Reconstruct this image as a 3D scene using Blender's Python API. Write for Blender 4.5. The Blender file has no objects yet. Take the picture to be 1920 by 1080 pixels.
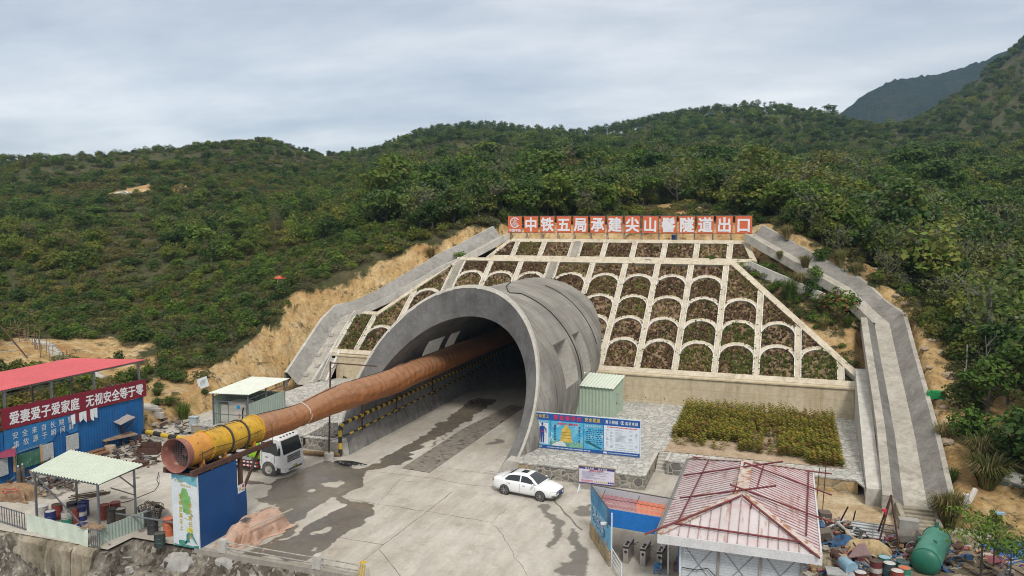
import bpy,math,random
import numpy as np
from mathutils import Vector,Matrix
FOC,HCAM,PX0,PY0=1460.0,18.0,960.0,540.0
PITCH=math.atan(128/FOC)
YAW=math.atan(514/FOC)
scene=bpy.context.scene
COL=scene.collection
cam_data=bpy.data.cameras.new('camera')
cam_data.sensor_width=36.0
cam_data.lens=36.0*FOC/1920.0
cam_data.clip_start=0.5
cam_data.clip_end=9000.0
cam=bpy.data.objects.new('camera',cam_data)
COL.objects.link(cam)
cam.location=(0,0,HCAM)
cam.rotation_euler=(math.pi/2-PITCH,0,YAW)
scene.camera=cam
SUN_EL,SUN_AZ=math.radians(50),math.radians(150)
world=bpy.data.worlds.new('World')
scene.world=world
world.use_nodes=True
wn,wl=world.node_tree.nodes,world.node_tree.links
wn.clear()
w_out=wn.new('ShaderNodeOutputWorld')
w_sky=wn.new('ShaderNodeTexSky')
w_sky.sky_type='NISHITA'
w_sky.sun_disc=False
w_sky.sun_elevation=SUN_EL
w_sky.sun_rotation=SUN_AZ
w_bg1=wn.new('ShaderNodeBackground')
w_bg1.inputs['Strength'].default_value=0.1
wl.new(w_sky.outputs['Color'],w_bg1.inputs['Color'])
w_tc=wn.new('ShaderNodeTexCoord')
w_sep=wn.new('ShaderNodeSeparateXYZ')
wl.new(w_tc.outputs['Generated'],w_sep.inputs[0])
def wmath(op,a,b=None,c=None):
 n=wn.new('ShaderNodeMath');n.operation=op
 for i,x in enumerate((a,b,c)):
  if x is None:continue
  if isinstance(x,(int,float)):n.inputs[i].default_value=x
  else:wl.new(x,n.inputs[i])
 return n.outputs[0]
zz=wmath('MAXIMUM',w_sep.outputs['Z'],0.0)
den=wmath('ADD',zz,0.16)
w_cmb=wn.new('ShaderNodeCombineXYZ')
wl.new(wmath('DIVIDE',w_sep.outputs['X'],den),w_cmb.inputs[0])
wl.new(wmath('DIVIDE',w_sep.outputs['Y'],den),w_cmb.inputs[1])
w_n1=wn.new('ShaderNodeTexNoise');w_n1.inputs['Scale'].default_value=0.95;w_n1.inputs['Detail'].default_value=7;w_n1.inputs['Roughness'].default_value=0.58
w_n2=wn.new('ShaderNodeTexNoise');w_n2.inputs['Scale'].default_value=2.2;w_n2.inputs['Detail'].default_value=5
w_map=wn.new('ShaderNodeMapping');w_map.inputs['Location'].default_value=(3.1,1.7,0.4)
w_map.inputs['Rotation'].default_value=(0,0,-0.33)
w_map.inputs['Scale'].default_value=(0.75,1.25,1)
wl.new(w_cmb.outputs[0],w_map.inputs[0])
wl.new(w_map.outputs[0],w_n1.inputs['Vector']);wl.new(w_map.outputs[0],w_n2.inputs['Vector'])
w_mixn=wmath('ADD',wmath('MULTIPLY',w_n1.outputs['Fac'],0.75),wmath('MULTIPLY',w_n2.outputs['Fac'],0.25))
w_r=wn.new('ShaderNodeValToRGB')
e=w_r.color_ramp.elements
e[0].position=0.37;e[0].color=(0.40,0.44,0.51,1)
e[1].position=0.645;e[1].color=(0.80,0.80,0.805,1)
m_=e.new(0.5);m_.color=(0.565,0.59,0.627,1)
wl.new(w_mixn,w_r.inputs[0])
grad=wmath('ADD',0.77,wmath('MULTIPLY',wmath('POWER',wmath('MAXIMUM',wmath('SUBTRACT',zz,0.36),0.0),1.0),1.5))
w_bg2=wn.new('ShaderNodeBackground')
w_warm=wn.new('ShaderNodeMix');w_warm.data_type='RGBA';w_warm.blend_type='MULTIPLY'
wl.new(wmath('MINIMUM',wmath('MULTIPLY',wmath('MAXIMUM',wmath('SUBTRACT',zz,0.3),0.0),3.0),1.0),w_warm.inputs[0])
wl.new(w_r.outputs['Color'],w_warm.inputs[6]);w_warm.inputs[7].default_value=(1.08,0.97,0.80,1)
wl.new(w_warm.outputs[2],w_bg2.inputs['Color'])
wl.new(grad,w_bg2.inputs['Strength'])
w_mix=wn.new('ShaderNodeMixShader');w_mix.inputs[0].default_value=0.86
wl.new(w_bg1.outputs[0],w_mix.inputs[1]);wl.new(w_bg2.outputs[0],w_mix.inputs[2])
wl.new(w_mix.outputs[0],w_out.inputs['Surface'])
sun_d=bpy.data.lights.new('sun','SUN')
sun_d.energy=1.5
sun_d.angle=math.radians(12)
sun_d.color=(1.0,0.96,0.9)
sun=bpy.data.objects.new('sun',sun_d)
COL.objects.link(sun)
sdir=Vector((math.sin(SUN_AZ)*math.cos(SUN_EL),math.cos(SUN_AZ)*math.cos(SUN_EL),math.sin(SUN_EL)))
sun.rotation_euler=sdir.to_track_quat('Z','Y').to_euler()
sun.location=(20,-20,80)
vs=scene.view_settings
vs.view_transform='Standard';vs.look='None';vs.gamma=1.0;vs.exposure=0.70
vs.use_curve_mapping=False
scene.cycles.use_denoising=True
scene.cycles.denoising_prefilter='ACCURATE'
scene.cycles.filter_width=1.05
scene.cycles.max_bounces=6
scene.cycles.diffuse_bounces=3
scene.cycles.transparent_max_bounces=6
_fw=np.array([0,math.cos(PITCH),-math.sin(PITCH)]);_up=np.array([0,math.sin(PITCH),math.cos(PITCH)])
_ru=np.array([math.cos(YAW),-math.sin(YAW)]);_nv=np.array([math.sin(YAW),math.cos(YAW)])
OC=np.array([0,0,HCAM])
def ray(x,y):
 d=_fw+np.array([(x-PX0)/FOC,0,0])-_up*(y-PY0)/FOC
 return np.array([d[:2]@_ru,d[:2]@_nv,d[2]])
def G(x,y,z=0.0):
 d=ray(x,y);return OC+d*(z-HCAM)/d[2]
def PV(x,y,v):
 d=ray(x,y);return OC+d*v/d[1]
def PU(x,y,u):
 d=ray(x,y);return OC+d*u/d[0]
def DD(x,y,Y):
 return OC+ray(x,y)*Y
def PROJ(p):
 q=np.array(p,float)-OC
 w=np.array([q[0]*_ru[0]+q[1]*_nv[0],q[0]*_ru[1]+q[1]*_nv[1],q[2]])
 Y=w@_fw
 return PX0+FOC*w[0]/Y,PY0-FOC*(w@_up)/Y,Y
rng=np.random.default_rng(7)
random.seed(7)
class MB:
 def __init__(s):
  s.v=[];s.f=[];s.m=[]
 def add(s,vs,fs,mi=0):
  b=len(s.v)
  s.v.extend([tuple(map(float,p))for p in vs])
  s.f.extend([tuple(b+i for i in f)for f in fs])
  s.m.extend([mi]*len(fs))
  return s
 def quad(s,a,b,c,d,mi=0):
  return s.add([a,b,c,d],[(0,1,2,3)],mi)
 def box(s,c,d,mi=0,rz=0.0,ax=None):
  c=np.array(c,float);h=np.array(d,float)/2
  if ax is None:
   cs,sn=math.cos(rz),math.sin(rz)
   ax=np.array([[cs,sn,0],[-sn,cs,0],[0,0,1]])
  ax=np.array(ax,float)
  P=[c+ax[0]*h[0]*i+ax[1]*h[1]*j+ax[2]*h[2]*k for k in(-1,1)for j in(-1,1)for i in(-1,1)]
  return s.add(P,[(0,2,3,1),(4,5,7,6),(0,1,5,4),(2,6,7,3),(0,4,6,2),(1,3,7,5)],mi)
 def bb(s,a,b,mi=0):
  a=np.array(a,float);b=np.array(b,float)
  return s.box((a+b)/2,np.abs(b-a),mi)
 def bar(s,p,q,w,h=None,mi=0,up=(0,0,1)):
  p=np.array(p,float);q=np.array(q,float);h=w if h is None else h
  d=q-p;L=np.linalg.norm(d);d=d/L
  up=np.array(up,float)
  if abs(d@up)>0.98:up=np.array([1.0,0,0])
  x=np.cross(d,up);x/=np.linalg.norm(x);y=np.cross(x,d)
  return s.box((p+q)/2,(w,L,h),mi,ax=[x,d,y])
 def tube(s,pts,r,n=8,mi=0,cap=True):
  pts=[np.array(p,float)for p in pts];k=len(pts)
  rr=r if hasattr(r,'__len__')else[r]*k
  V_=[];prev=None
  for i in range(k):
   t=pts[min(i+1,k-1)]-pts[max(i-1,0)];t/=(np.linalg.norm(t)+1e-9)
   if prev is None:
    a=np.array([0,0,1.0])if abs(t[2])<0.9 else np.array([1.0,0,0])
    x=np.cross(t,a)
   else:
    x=prev-t*(prev@t)
   x/=(np.linalg.norm(x)+1e-9);prev=x;y=np.cross(t,x)
   for j in range(n):
    an=2*math.pi*j/n
    V_.append(pts[i]+rr[i]*(x*math.cos(an)+y*math.sin(an)))
  F_=[(i*n+j,i*n+(j+1)%n,(i+1)*n+(j+1)%n,(i+1)*n+j)for i in range(k-1)for j in range(n)]
  if cap:
   F_+=[tuple(range(n-1,-1,-1)),tuple((k-1)*n+j for j in range(n))]
  return s.add(V_,F_,mi)
 def lathe(s,prof,o,d=(0,0,1),n=20,mi=0,a0=0.0,a1=2*math.pi):
  o=np.array(o,float);d=np.array(d,float);d/=np.linalg.norm(d)
  a=np.array([0,0,1.0])if abs(d[2])<0.9 else np.array([1.0,0,0])
  x=np.cross(d,a);x/=np.linalg.norm(x);y=np.cross(d,x)
  full=abs(a1-a0-2*math.pi)<1e-6
  m=n if full else n+1
  V_=[o+d*h+r*(x*math.cos(a0+(a1-a0)*j/n)+y*math.sin(a0+(a1-a0)*j/n))for r,h in prof for j in range(m)]
  F_=[]
  for i in range(len(prof)-1):
   for j in range(n):
    j2=(j+1)%m
    F_.append((i*m+j,i*m+j2,(i+1)*m+j2,(i+1)*m+j))
  return s.add(V_,F_,mi)
 def prism(s,poly,o,x,y,ext,mi=0):
  o,x,y,ext=[np.array(t,float)for t in(o,x,y,ext)]
  n=len(poly)
  A=[o+x*p[0]+y*p[1]for p in poly]
  B=[p+ext for p in A]
  F_=[tuple(range(n-1,-1,-1)),tuple(range(n,2*n))]+[(i,(i+1)%n,n+(i+1)%n,n+i)for i in range(n)]
  return s.add(A+B,F_,mi)
 def grid(s,P,mi=0,closed=False):
  k=len(P);n=len(P[0])
  V_=[p for r in P for p in r]
  F_=[(i*n+j,i*n+(j+1)%n,(i+1)*n+(j+1)%n,(i+1)*n+j)for i in range(k-1)for j in range(n if closed else n-1)]
  return s.add(V_,F_,mi)
 def sheet(s,a,b,c,d,mi=0,ribs=10,depth=0.03,thick=0.02):
  a,b,c,d=[np.array(t,float)for t in(a,b,c,d)]
  nrm=np.cross(b-a,d-a);nrm/=np.linalg.norm(nrm)
  R0,R1=[],[]
  for i in range(ribs*4+1):
   t=i/(ribs*4);o=depth if i%4 in(1,2)else 0.0
   R0.append(a+(b-a)*t+nrm*o);R1.append(d+(c-d)*t+nrm*o)
  lo0=[p-nrm*thick for p in R0];lo1=[p-nrm*thick for p in R1]
  s.grid([R0,R1],mi)
  s.grid([lo1,lo0],mi)
  s.grid([lo0,R0],mi);s.grid([R1,lo1],mi)
  return s
 def xf(s,M):
  A=np.array(s.v);M=np.array(M)
  A=A@M[:3,:3].T+M[:3,3]
  s.v=[tuple(p)for p in A]
  return s
 def merge(s,o,mi=None):
  b=len(s.v);s.v.extend(o.v);s.f.extend([tuple(b+i for i in f)for f in o.f])
  s.m.extend(o.m if mi is None else[mi]*len(o.f));return s
OFF={}
def mesh_of(name,mb,mats,smooth=None):
 me=bpy.data.meshes.new(name)
 me.from_pydata(mb.v,[],mb.f)
 for m in(mats if isinstance(mats,(list,tuple))else[mats]):me.materials.append(m)
 if any(mb.m):me.polygons.foreach_set('material_index',mb.m)
 if smooth is not None:
  me.shade_smooth();me.set_sharp_from_angle(angle=math.radians(smooth))
 me.update()
 return me
def obj(name,mb,mats,parent=None,smooth=None,label=None):
 if parent is not None and OFF.get(parent.name)is not None:
  o=OFF[parent.name]
  mb.v=[(p[0]-o[0],p[1]-o[1],p[2]-o[2])for p in mb.v]
 ob=bpy.data.objects.new(name,mesh_of(name,mb,mats,smooth))
 COL.objects.link(ob)
 if parent is not None:
  ob.parent=parent
  if parent.name in OFF:OFF[ob.name]=OFF[parent.name]
 if label:ob['label']=label
 return ob
def tag(o,label,cat,group=None):
 o['label']=label;o['category']=cat
 if group:o['group']=group
 return o
def thing(name,label,cat,loc=(0,0,0),rz=None,group=None):
 o=bpy.data.objects.new(name,None);COL.objects.link(o)
 o.empty_display_size=0.2
 o.location=tuple(map(float,loc))
 if rz is None:OFF[o.name]=tuple(map(float,loc))
 else:o.rotation_euler=(0,0,rz)
 return tag(o,label,cat,group)
def single(name,label,cat,mb,mats,loc,smooth=None,group=None):
 mb.v=[(p[0]-loc[0],p[1]-loc[1],p[2]-loc[2])for p in mb.v]
 o=bpy.data.objects.new(name,mesh_of(name,mb,mats,smooth));COL.objects.link(o)
 o.location=tuple(map(float,loc))
 return tag(o,label,cat,group)
def struct(name,mb,mats,smooth=None):
 o=obj(name,mb,mats,None,smooth);o['kind']='structure';return o
def kids(o):return[c for c in COL.objects if c.parent==o]
def dup(root,loc,rz=0.0,label=None,sc=None,children=None):
 r=root.copy();COL.objects.link(r)
 r.location=tuple(map(float,loc));r.rotation_euler=(0,0,rz)
 if sc is not None:r.scale=sc if hasattr(sc,'__len__')else(sc,sc,sc)
 if label:r['label']=label
 for ch in(kids(root)if children is None else children):
  c=ch.copy();COL.objects.link(c);c.parent=r
  if children is None:
   for g in kids(ch):
    d=g.copy();COL.objects.link(d);d.parent=c
 return r
class NT:
 def __init__(s,m):
  s.n=m.node_tree.nodes;s.l=m.node_tree.links
  s.bs=s.n['Principled BSDF']
 def node(s,t,**k):
  n=s.n.new(t)
  for a,b in k.items():setattr(n,a,b)
  return n
 def lk(s,a,b):s.l.new(a,b)
 def noise(s,vec,scale,detail=5,rough=0.55,dist=0.0):
  n=s.node('ShaderNodeTexNoise');n.inputs['Scale'].default_value=scale
  n.inputs['Detail'].default_value=detail;n.inputs['Roughness'].default_value=rough;n.inputs['Distortion'].default_value=dist
  s.lk(vec,n.inputs['Vector']);return n.outputs['Fac']
 def ramp(s,fac,stops):
  r=s.node('ShaderNodeValToRGB');e=r.color_ramp.elements
  while len(e)<len(stops):e.new(0.5)
  for el,(p,c)in zip(e,stops):
   el.position=p;el.color=(c,c,c,1)if isinstance(c,(int,float))else(*c,1)
  s.lk(fac,r.inputs[0]);return r.outputs[0]
 def mix(s,fac,a,b,mode='MIX'):
  m=s.node('ShaderNodeMix',data_type='RGBA',blend_type=mode)
  for sock,x in((m.inputs[0],fac),(m.inputs[6],a),(m.inputs[7],b)):
   if isinstance(x,(int,float)):sock.default_value=x
   elif isinstance(x,tuple):sock.default_value=(*x,1)
   else:s.lk(x,sock)
  return m.outputs[2]
 def math(s,op,a,b=None):
  n=s.node('ShaderNodeMath',operation=op)
  for i,x in enumerate((a,b)):
   if x is None:continue
   if isinstance(x,(int,float)):n.inputs[i].default_value=x
   else:s.lk(x,n.inputs[i])
  return n.outputs[0]
 def mapping(s,vec,scale=(1,1,1),rot=(0,0,0),loc=(0,0,0)):
  m=s.node('ShaderNodeMapping');m.inputs['Scale'].default_value=scale;m.inputs['Rotation'].default_value=rot;m.inputs['Location'].default_value=loc
  s.lk(vec,m.inputs[0]);return m.outputs[0]
 def bump(s,h,strength=0.3,dist=0.05):
  b=s.node('ShaderNodeBump');b.inputs['Strength'].default_value=strength;b.inputs['Distance'].default_value=dist
  s.lk(h,b.inputs['Height']);s.lk(b.outputs[0],s.bs.inputs['Normal'])
 def pos(s):return s.node('ShaderNodeNewGeometry').outputs['Position']
 def objc(s):return s.node('ShaderNodeTexCoord').outputs['Object']
 def base(s,c):
  if isinstance(c,tuple):s.bs.inputs['Base Color'].default_value=(*c,1)
  else:s.lk(c,s.bs.inputs['Base Color'])
 def rough(s,r):
  if isinstance(r,(int,float)):s.bs.inputs['Roughness'].default_value=r
  else:s.lk(r,s.bs.inputs['Roughness'])
def newmat(name):
 m=bpy.data.materials.new(name);m.use_nodes=True
 return m,NT(m)
_MC={}
def pm(name,c,c2=None,scale=1.5,rough=0.75,metal=0.0,bump=0.0,bscale=30,streak=None,spot=None,spots=(0.58,0.68),amt=0.5,spec=0.4):
 """weathered paint / metal / concrete: base colour c varied towards c2, vertical streaks, spots (rust, dirt)"""
 if name in _MC:return _MC[name]
 m,t=newmat(name)
 p=t.objc()
 c2=c2 or tuple(x*0.82 for x in c)
 f=t.ramp(t.noise(p,scale,6,0.6),[(0.34,0.0),(0.68,1.0)])
 col=t.mix(f,c,c2)
 g=t.ramp(t.noise(p,scale*9,4,0.6),[(0.3,0.86),(0.7,1.1)])
 col=t.mix(1.0,col,g,'MULTIPLY')
 if streak:
  sv=t.mapping(p,(2.2,2.2,0.16))
  sf=t.ramp(t.noise(sv,1.6,6,0.65),[(0.5,0.0),(0.72,amt)])
  col=t.mix(sf,col,streak)
 if spot:
  sp=t.ramp(t.noise(p,scale*2.3,7,0.65),[(spots[0],0.0),(spots[1],1.0)])
  col=t.mix(sp,col,spot)
 t.base(col)
 t.rough(rough);t.bs.inputs['Metallic'].default_value=metal
 t.bs.inputs['Specular IOR Level'].default_value=spec
 if bump:t.bump(t.noise(p,bscale,4,0.6),bump,0.02)
 _MC[name]=m
 return m
def glass(name,c=(0.02,0.025,0.03)):
 if name in _MC:return _MC[name]
 m,t=newmat(name);t.base(c);t.rough(0.08);t.bs.inputs['Specular IOR Level'].default_value=0.7
 _MC[name]=m;return m
def concrete(name,c,stain=(0.10,0.095,0.09),amt=0.6,light=None,scale=0.35,form=None,dens=(0.46,0.7)):
 """cast concrete: cloudy tone, dark vertical run-off, small pits, optional formwork lines"""
 if name in _MC:return _MC[name]
 m,t=newmat(name);p=t.objc()
 f=t.ramp(t.noise(p,scale,7,0.62),[(0.3,0.0),(0.7,1.0)])
 col=t.mix(f,c,light or tuple(min(1,x*1.25)for x in c))
 f2=t.ramp(t.noise(p,scale*7,6,0.65),[(0.3,0.80),(0.7,1.12)])
 col=t.mix(1.0,col,f2,'MULTIPLY')
 sv=t.mapping(p,(1.1,1.1,0.14))
 sf=t.ramp(t.noise(sv,1.3,8,0.68),[(dens[0],0.0),(dens[1],amt)])
 big=t.ramp(t.noise(p,scale*0.8,4,0.6),[(0.36,0.1),(0.62,1.0)])
 col=t.mix(t.math('MULTIPLY',sf,big),col,stain)
 pits=t.ramp(t.noise(p,22,2,0.5),[(0.25,0.55),(0.33,1.0)])
 col=t.mix(1.0,col,pits,'MULTIPLY')
 if form:
  br=t.node('ShaderNodeTexBrick');br.inputs['Scale'].default_value=1.0
  br.inputs['Brick Width'].default_value=form[0];br.inputs['Row Height'].default_value=form[1];br.inputs['Mortar Size'].default_value=0.012
  br.offset=0.0
  br.inputs['Color1'].default_value=(1,1,1,1);br.inputs['Color2'].default_value=(0.93,0.93,0.93,1);br.inputs['Mortar'].default_value=(0.62,0.6,0.58,1)
  t.lk(t.mapping(p,rot=(math.radians(90),0,0)),br.inputs['Vector'])
  col=t.mix(1.0,col,br.outputs['Color'],'MULTIPLY')
 t.base(col);t.rough(0.9);t.bs.inputs['Specular IOR Level'].default_value=0.25
 t.bump(t.noise(p,6,8,0.7),0.25,0.03)
 _MC[name]=m;return m
def masonry(name,c1,c2,mortar,scale=2.6,axis='xz',bump=0.6,warm=None):
 """rubble stone: rounded cells with mortar between them"""
 if name in _MC:return _MC[name]
 m,t=newmat(name);p=t.objc()
 nv=t.node('ShaderNodeTexNoise');nv.inputs['Scale'].default_value=1.3
 t.lk(p,nv.inputs['Vector'])
 q=t.node('ShaderNodeVectorMath',operation='MULTIPLY_ADD');t.lk(nv.outputs['Color'],q.inputs[0]);q.inputs[1].default_value=(0.5,0.5,0.5);t.lk(p,q.inputs[2])
 vo=t.node('ShaderNodeTexVoronoi',feature='DISTANCE_TO_EDGE');vo.inputs['Scale'].default_value=scale;t.lk(q.outputs[0],vo.inputs['Vector'])
 vc=t.node('ShaderNodeTexVoronoi',feature='F1');vc.inputs['Scale'].default_value=scale;t.lk(q.outputs[0],vc.inputs['Vector'])
 sep=t.node('ShaderNodeSeparateColor');t.lk(vc.outputs['Color'],sep.inputs[0])
 stops=[(0.0,c1),(0.7,c2)]+([(0.9,warm)]if warm else[])
 col=t.ramp(sep.outputs[0],stops)
 col=t.mix(1.0,col,t.ramp(t.noise(p,9,5,0.6),[(0.3,0.75),(0.7,1.15)]),'MULTIPLY')
 ed=t.ramp(vo.outputs['Distance'],[(0.03,1.0),(0.085,0.0)])
 col=t.mix(ed,col,mortar)
 t.base(col);t.rough(0.9)
 t.bump(t.ramp(vo.outputs['Distance'],[(0.0,0.0),(0.16,1.0)]),bump,0.06)
 _MC[name]=m;return m
_TX={}
def glyph(ch,bold):
 k=(ch,bold)
 if k in _TX:return _TX[k]
 c=bpy.data.curves.new('lettering','FONT');c.body=ch;c.size=1.0;c.offset=bold;c.resolution_u=2
 o=bpy.data.objects.new('lettering',c);COL.objects.link(o)
 bpy.context.view_layer.update()
 me=bpy.data.meshes.new_from_object(o.evaluated_get(bpy.context.evaluated_depsgraph_get()))
 V_=np.array([v.co[:]for v in me.vertices]).reshape(-1,3)
 F_=[tuple(p.vertices)for p in me.polygons]
 bpy.data.objects.remove(o);bpy.data.curves.remove(c);bpy.data.meshes.remove(me)
 _TX[k]=(V_,F_);return _TX[k]
def letter(mb,ch,o,x,y,w,h,lift=0.01,bold=0.02,mi=0,thick=0.0):
 """one character centred at o, w wide and h tall in the directions x, y; bold strokes are overlaid copies a hair apart"""
 V_,F_=glyph(ch,0.0)
 if len(V_)==0:return
 o,x,y=[np.array(t,float)for t in(o,x,y)]
 x=x/np.linalg.norm(x);y=y/np.linalg.norm(y);n=np.cross(x,y)
 cx=0.5 if ord(ch)>0x2000 else(V_[:,0].min()+V_[:,0].max())/2
 b=bold*1.0
 for k,(dx,dy)in enumerate(((0,0),(b,b),(-b,b),(b,-b),(-b,-b))if bold>0.009 else((0,0),)):
  P=[o+x*(p[0]-cx+dx)*w+y*(p[1]-0.38+dy)*h+n*(lift+0.0015*k)for p in V_]
  mb.add(P,F_,mi)
def text(mb,s,o,x,y,pitch,w,h,**k):
 x=np.array(x,float);x=x/np.linalg.norm(x);o=np.array(o,float)
 for i,ch in enumerate(s):
  if ch!=' ':letter(mb,ch,o+x*pitch*i,x,y,w,h,**k)
def to_cam(u,v):
 return u*math.cos(YAW)+v*math.sin(YAW),-u*math.sin(YAW)+v*math.cos(YAW)
def to_world(X,Y):
 return X*math.cos(YAW)-Y*math.sin(YAW),X*math.sin(YAW)+Y*math.cos(YAW)
SL,V0,Z0=0.77,72.6,3.5
def plane_z(v):return Z0+SL*(v-V0)
def PLN(x,y):
 d=ray(x,y);t=(Z0-HCAM-SL*V0)/(d[2]-SL*d[1]);return OC+d*t
_cp=[(300,716,76),(420,690,76),(200,700,80),(150,655,85),(0,650,80),(-250,640,80),(-250,520,130),(-250,400,230),(-250,315,370),(300,600,100),(100,590,105),(500,560,98),(300,500,130),(100,480,140),(530,480,125),(300,420,175),(60,400,195),(560,410,165),(250,350,240),(450,330,270),(90,345,260),(430,268,370),(480,269,375),(540,284,380),(330,283,365),(200,298,370),(0,302,380),(620,312,370),(640,345,260),(-500,650,80),(-500,400,230),(-500,320,380),(740,420,135),(720,360,200),(850,375,165),(950,365,165),(800,320,260),(880,292,330),(750,306,340),(960,300,330),(850,283,350),(680,296,500),(800,272,520),(940,258,540),(1100,270,540),(1000,268,540),(1180,255,560),(1300,230,600),(1450,215,620),(1540,222,630),(1620,248,620),(1050,310,300),(1200,345,185),(1250,390,122),(1150,390,140),(1300,290,330),(1400,330,230),(1350,375,140),(1450,260,440),(1550,330,280),(1580,270,430),(1500,400,130),(1650,400,140),(1700,470,105),(1800,560,88),(1880,640,80),(2000,640,80),(1800,380,170),(1920,430,150),(1700,330,260),(1800,300,320),(1920,330,260),(1650,258,640),(1750,212,660),(1830,158,690),(1920,76,720),(1980,36,740),(1760,250,470),(1850,220,470),(1920,200,480),(2200,200,480),(2200,20,760),(2300,420,150),(2250,620,80),(1680,290,420)]
_wp=[(12.4,54,1.6),(12.2,60,3.5),(12.2,66,5.3),(12.4,72,7.0),(12.5,79,9.2),(8.2,85,12.3),(4.0,88.6,14.9),(-1.5,92,16.9),(-8,97,16.6),(-20,98,16.6),(-31,97,16.8),(-37,92.5,17.2),(-41.5,88,15.6),(-46,84,13.6),(-50,82,12.0),(-54,78,9.6),(-54,72,6.6),(-53.5,66,4.4),(-54.5,58,1.6),(-57,50,1.2),(-62,42,1.8),(-66,34,1.5),(-53.5,62,2.6),(17,52,1.8),(15,47,0.7),(14,42,0.3),(20,44,1.2),(22,54,2.6),(26,66,4.5),(12,36,0.0),(20,34,0.4),(34,40,2.0),(34,55,4.0),(16,62,4.4),(18,72,6.5),(0,30,0),(-20,30,0),(-20,55,0),(-30,70,6),(-10,65,4)]
_C=[]
for x,y,D_ in _cp:
 p=DD(x,y,D_);_C.append(p)
for p in _wp:_C.append(np.array(p,float))
for az in(-80,-65,-48,48,65,80):
 for r_,z_ in((40,0),(90,4),(200,22),(420,55 if az<0 else 120),(800,70 if az<0 else 170)):
  X,Y=r_*math.sin(math.radians(az)),r_*math.cos(math.radians(az));_C.append(np.array([*to_world(X,Y),z_]))
for az in range(-40,41,10):
 X,Y=1150*math.sin(math.radians(az)),1150*math.cos(math.radians(az));_C.append(np.array([*to_world(X,Y),10.0]))
 X,Y=22*math.sin(math.radians(az)),22*math.cos(math.radians(az));_C.append(np.array([*to_world(X,Y),-2.0]))
_C=np.array(_C)
def _q(u,v):
 X,Y=to_cam(u,v)
 return np.stack([np.arctan2(X,Y)*2.2,0.5*np.log(X*X+Y*Y+1e-6)],-1)
_Q=_q(_C[:,0],_C[:,1])
def _ker(a,b):
 d2=((a[:,None,:]-b[None,:,:])**2).sum(-1);return 0.5*d2*np.log(d2+1e-12)
_n=len(_Q);_A=np.zeros((_n+3,_n+3));_A[:_n,:_n]=_ker(_Q,_Q)+2e-4*np.eye(_n)
_A[:_n,_n]=1;_A[:_n,_n+1:]=_Q;_A[_n:,:_n]=_A[:_n,_n:].T
_W=np.linalg.solve(_A,np.r_[_C[:,2],0,0,0])
def nat(u,v):
 u,v=np.broadcast_arrays(np.asarray(u,float),np.asarray(v,float));sh=u.shape
 q=_q(u.ravel(),v.ravel());out=np.empty(len(q))
 for i in range(0,len(q),20000):
  c=q[i:i+20000];out[i:i+20000]=_ker(c,_Q)@_W[:_n]+_W[_n]+c@_W[_n+1:]
 return out.reshape(sh)
def vnoise(x,y,seed=0):
 x=np.asarray(x,float);y=np.asarray(y,float)
 xi=np.floor(x).astype(np.int64);yi=np.floor(y).astype(np.int64);fx=x-xi;fy=y-yi
 fx=fx*fx*(3-2*fx);fy=fy*fy*(3-2*fy)
 def h(a,b):
  n=(a*374761393+b*668265263+seed*974711)&0x7fffffff
  n=((n^(n>>13))*1274126177)&0x7fffffff
  return((n^(n>>16))&0xffff)/65535.0
 return(h(xi,yi)*(1-fx)+h(xi+1,yi)*fx)*(1-fy)+(h(xi,yi+1)*(1-fx)+h(xi+1,yi+1)*fx)*fy
def fbm(x,y,seed=0,oct=4):
 s=0;a=0.5
 for i in range(oct):
  s=s+a*vnoise(x*2**i,y*2**i,seed+i);a*=0.5
 return s/(1-0.5**oct)
LB=np.array([(20,-60),(33,-58),(36,-51.5),(50,-51.0),(66,-51.2),(69,-50.5),(77.5,-50.6),(82.0,-45.3),(86.3,-40.7),(89.5,-38.0),(93.5,-35.4),(95.5,-34)])
RB=np.array([(20,16),(44,14),(49,11.5),(51.5,10.5),(79.5,10.6),(83.5,6.9),(86.9,2.9),(89.6,-2.4),(92.5,-3.0),(95.5,-5)])
def base_h(u,v):
 z=np.where(v<72.3,0.0,np.clip(plane_z(v),3.2,13.2))
 z=np.where(v>85.2,np.clip(13.2+(v-88.0)*0.77,13.2,15.5),z)
 ch=np.clip(0.55+0.27*(v-51)-0.7,-0.4,20)
 z=np.where((u>6.4)&(v>51)&(v<79.5),np.where(u>9.7,ch+1.55,np.minimum(np.where(v<72.3,ch,z),ch)),z)
 return z
CHAN=[[(-47.35,66,0),(-47.35,77.3,0),(-43.4,79.9,0),(-38.6,84.2,0),(-36.0,87.5,0),(-33.4,92,0)],[(7.85,51,0),(8.4,66,0),(8.6,79.3,0),(5.6,83.2,0),(-3.8,90.7,0)]]
def chan_d(u,v):
 d=np.full(np.shape(u),99.0)
 for c in CHAN:
  for a,b in zip(c[:-1],c[1:]):
   ax,ay,bx,by=a[0],a[1],b[0],b[1];t_=np.clip(((u-ax)*(bx-ax)+(v-ay)*(by-ay))/((bx-ax)**2+(by-ay)**2),0,1)
   d=np.minimum(d,np.hypot(u-ax-t_*(bx-ax),v-ay-t_*(by-ay)))
 return d
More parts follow.
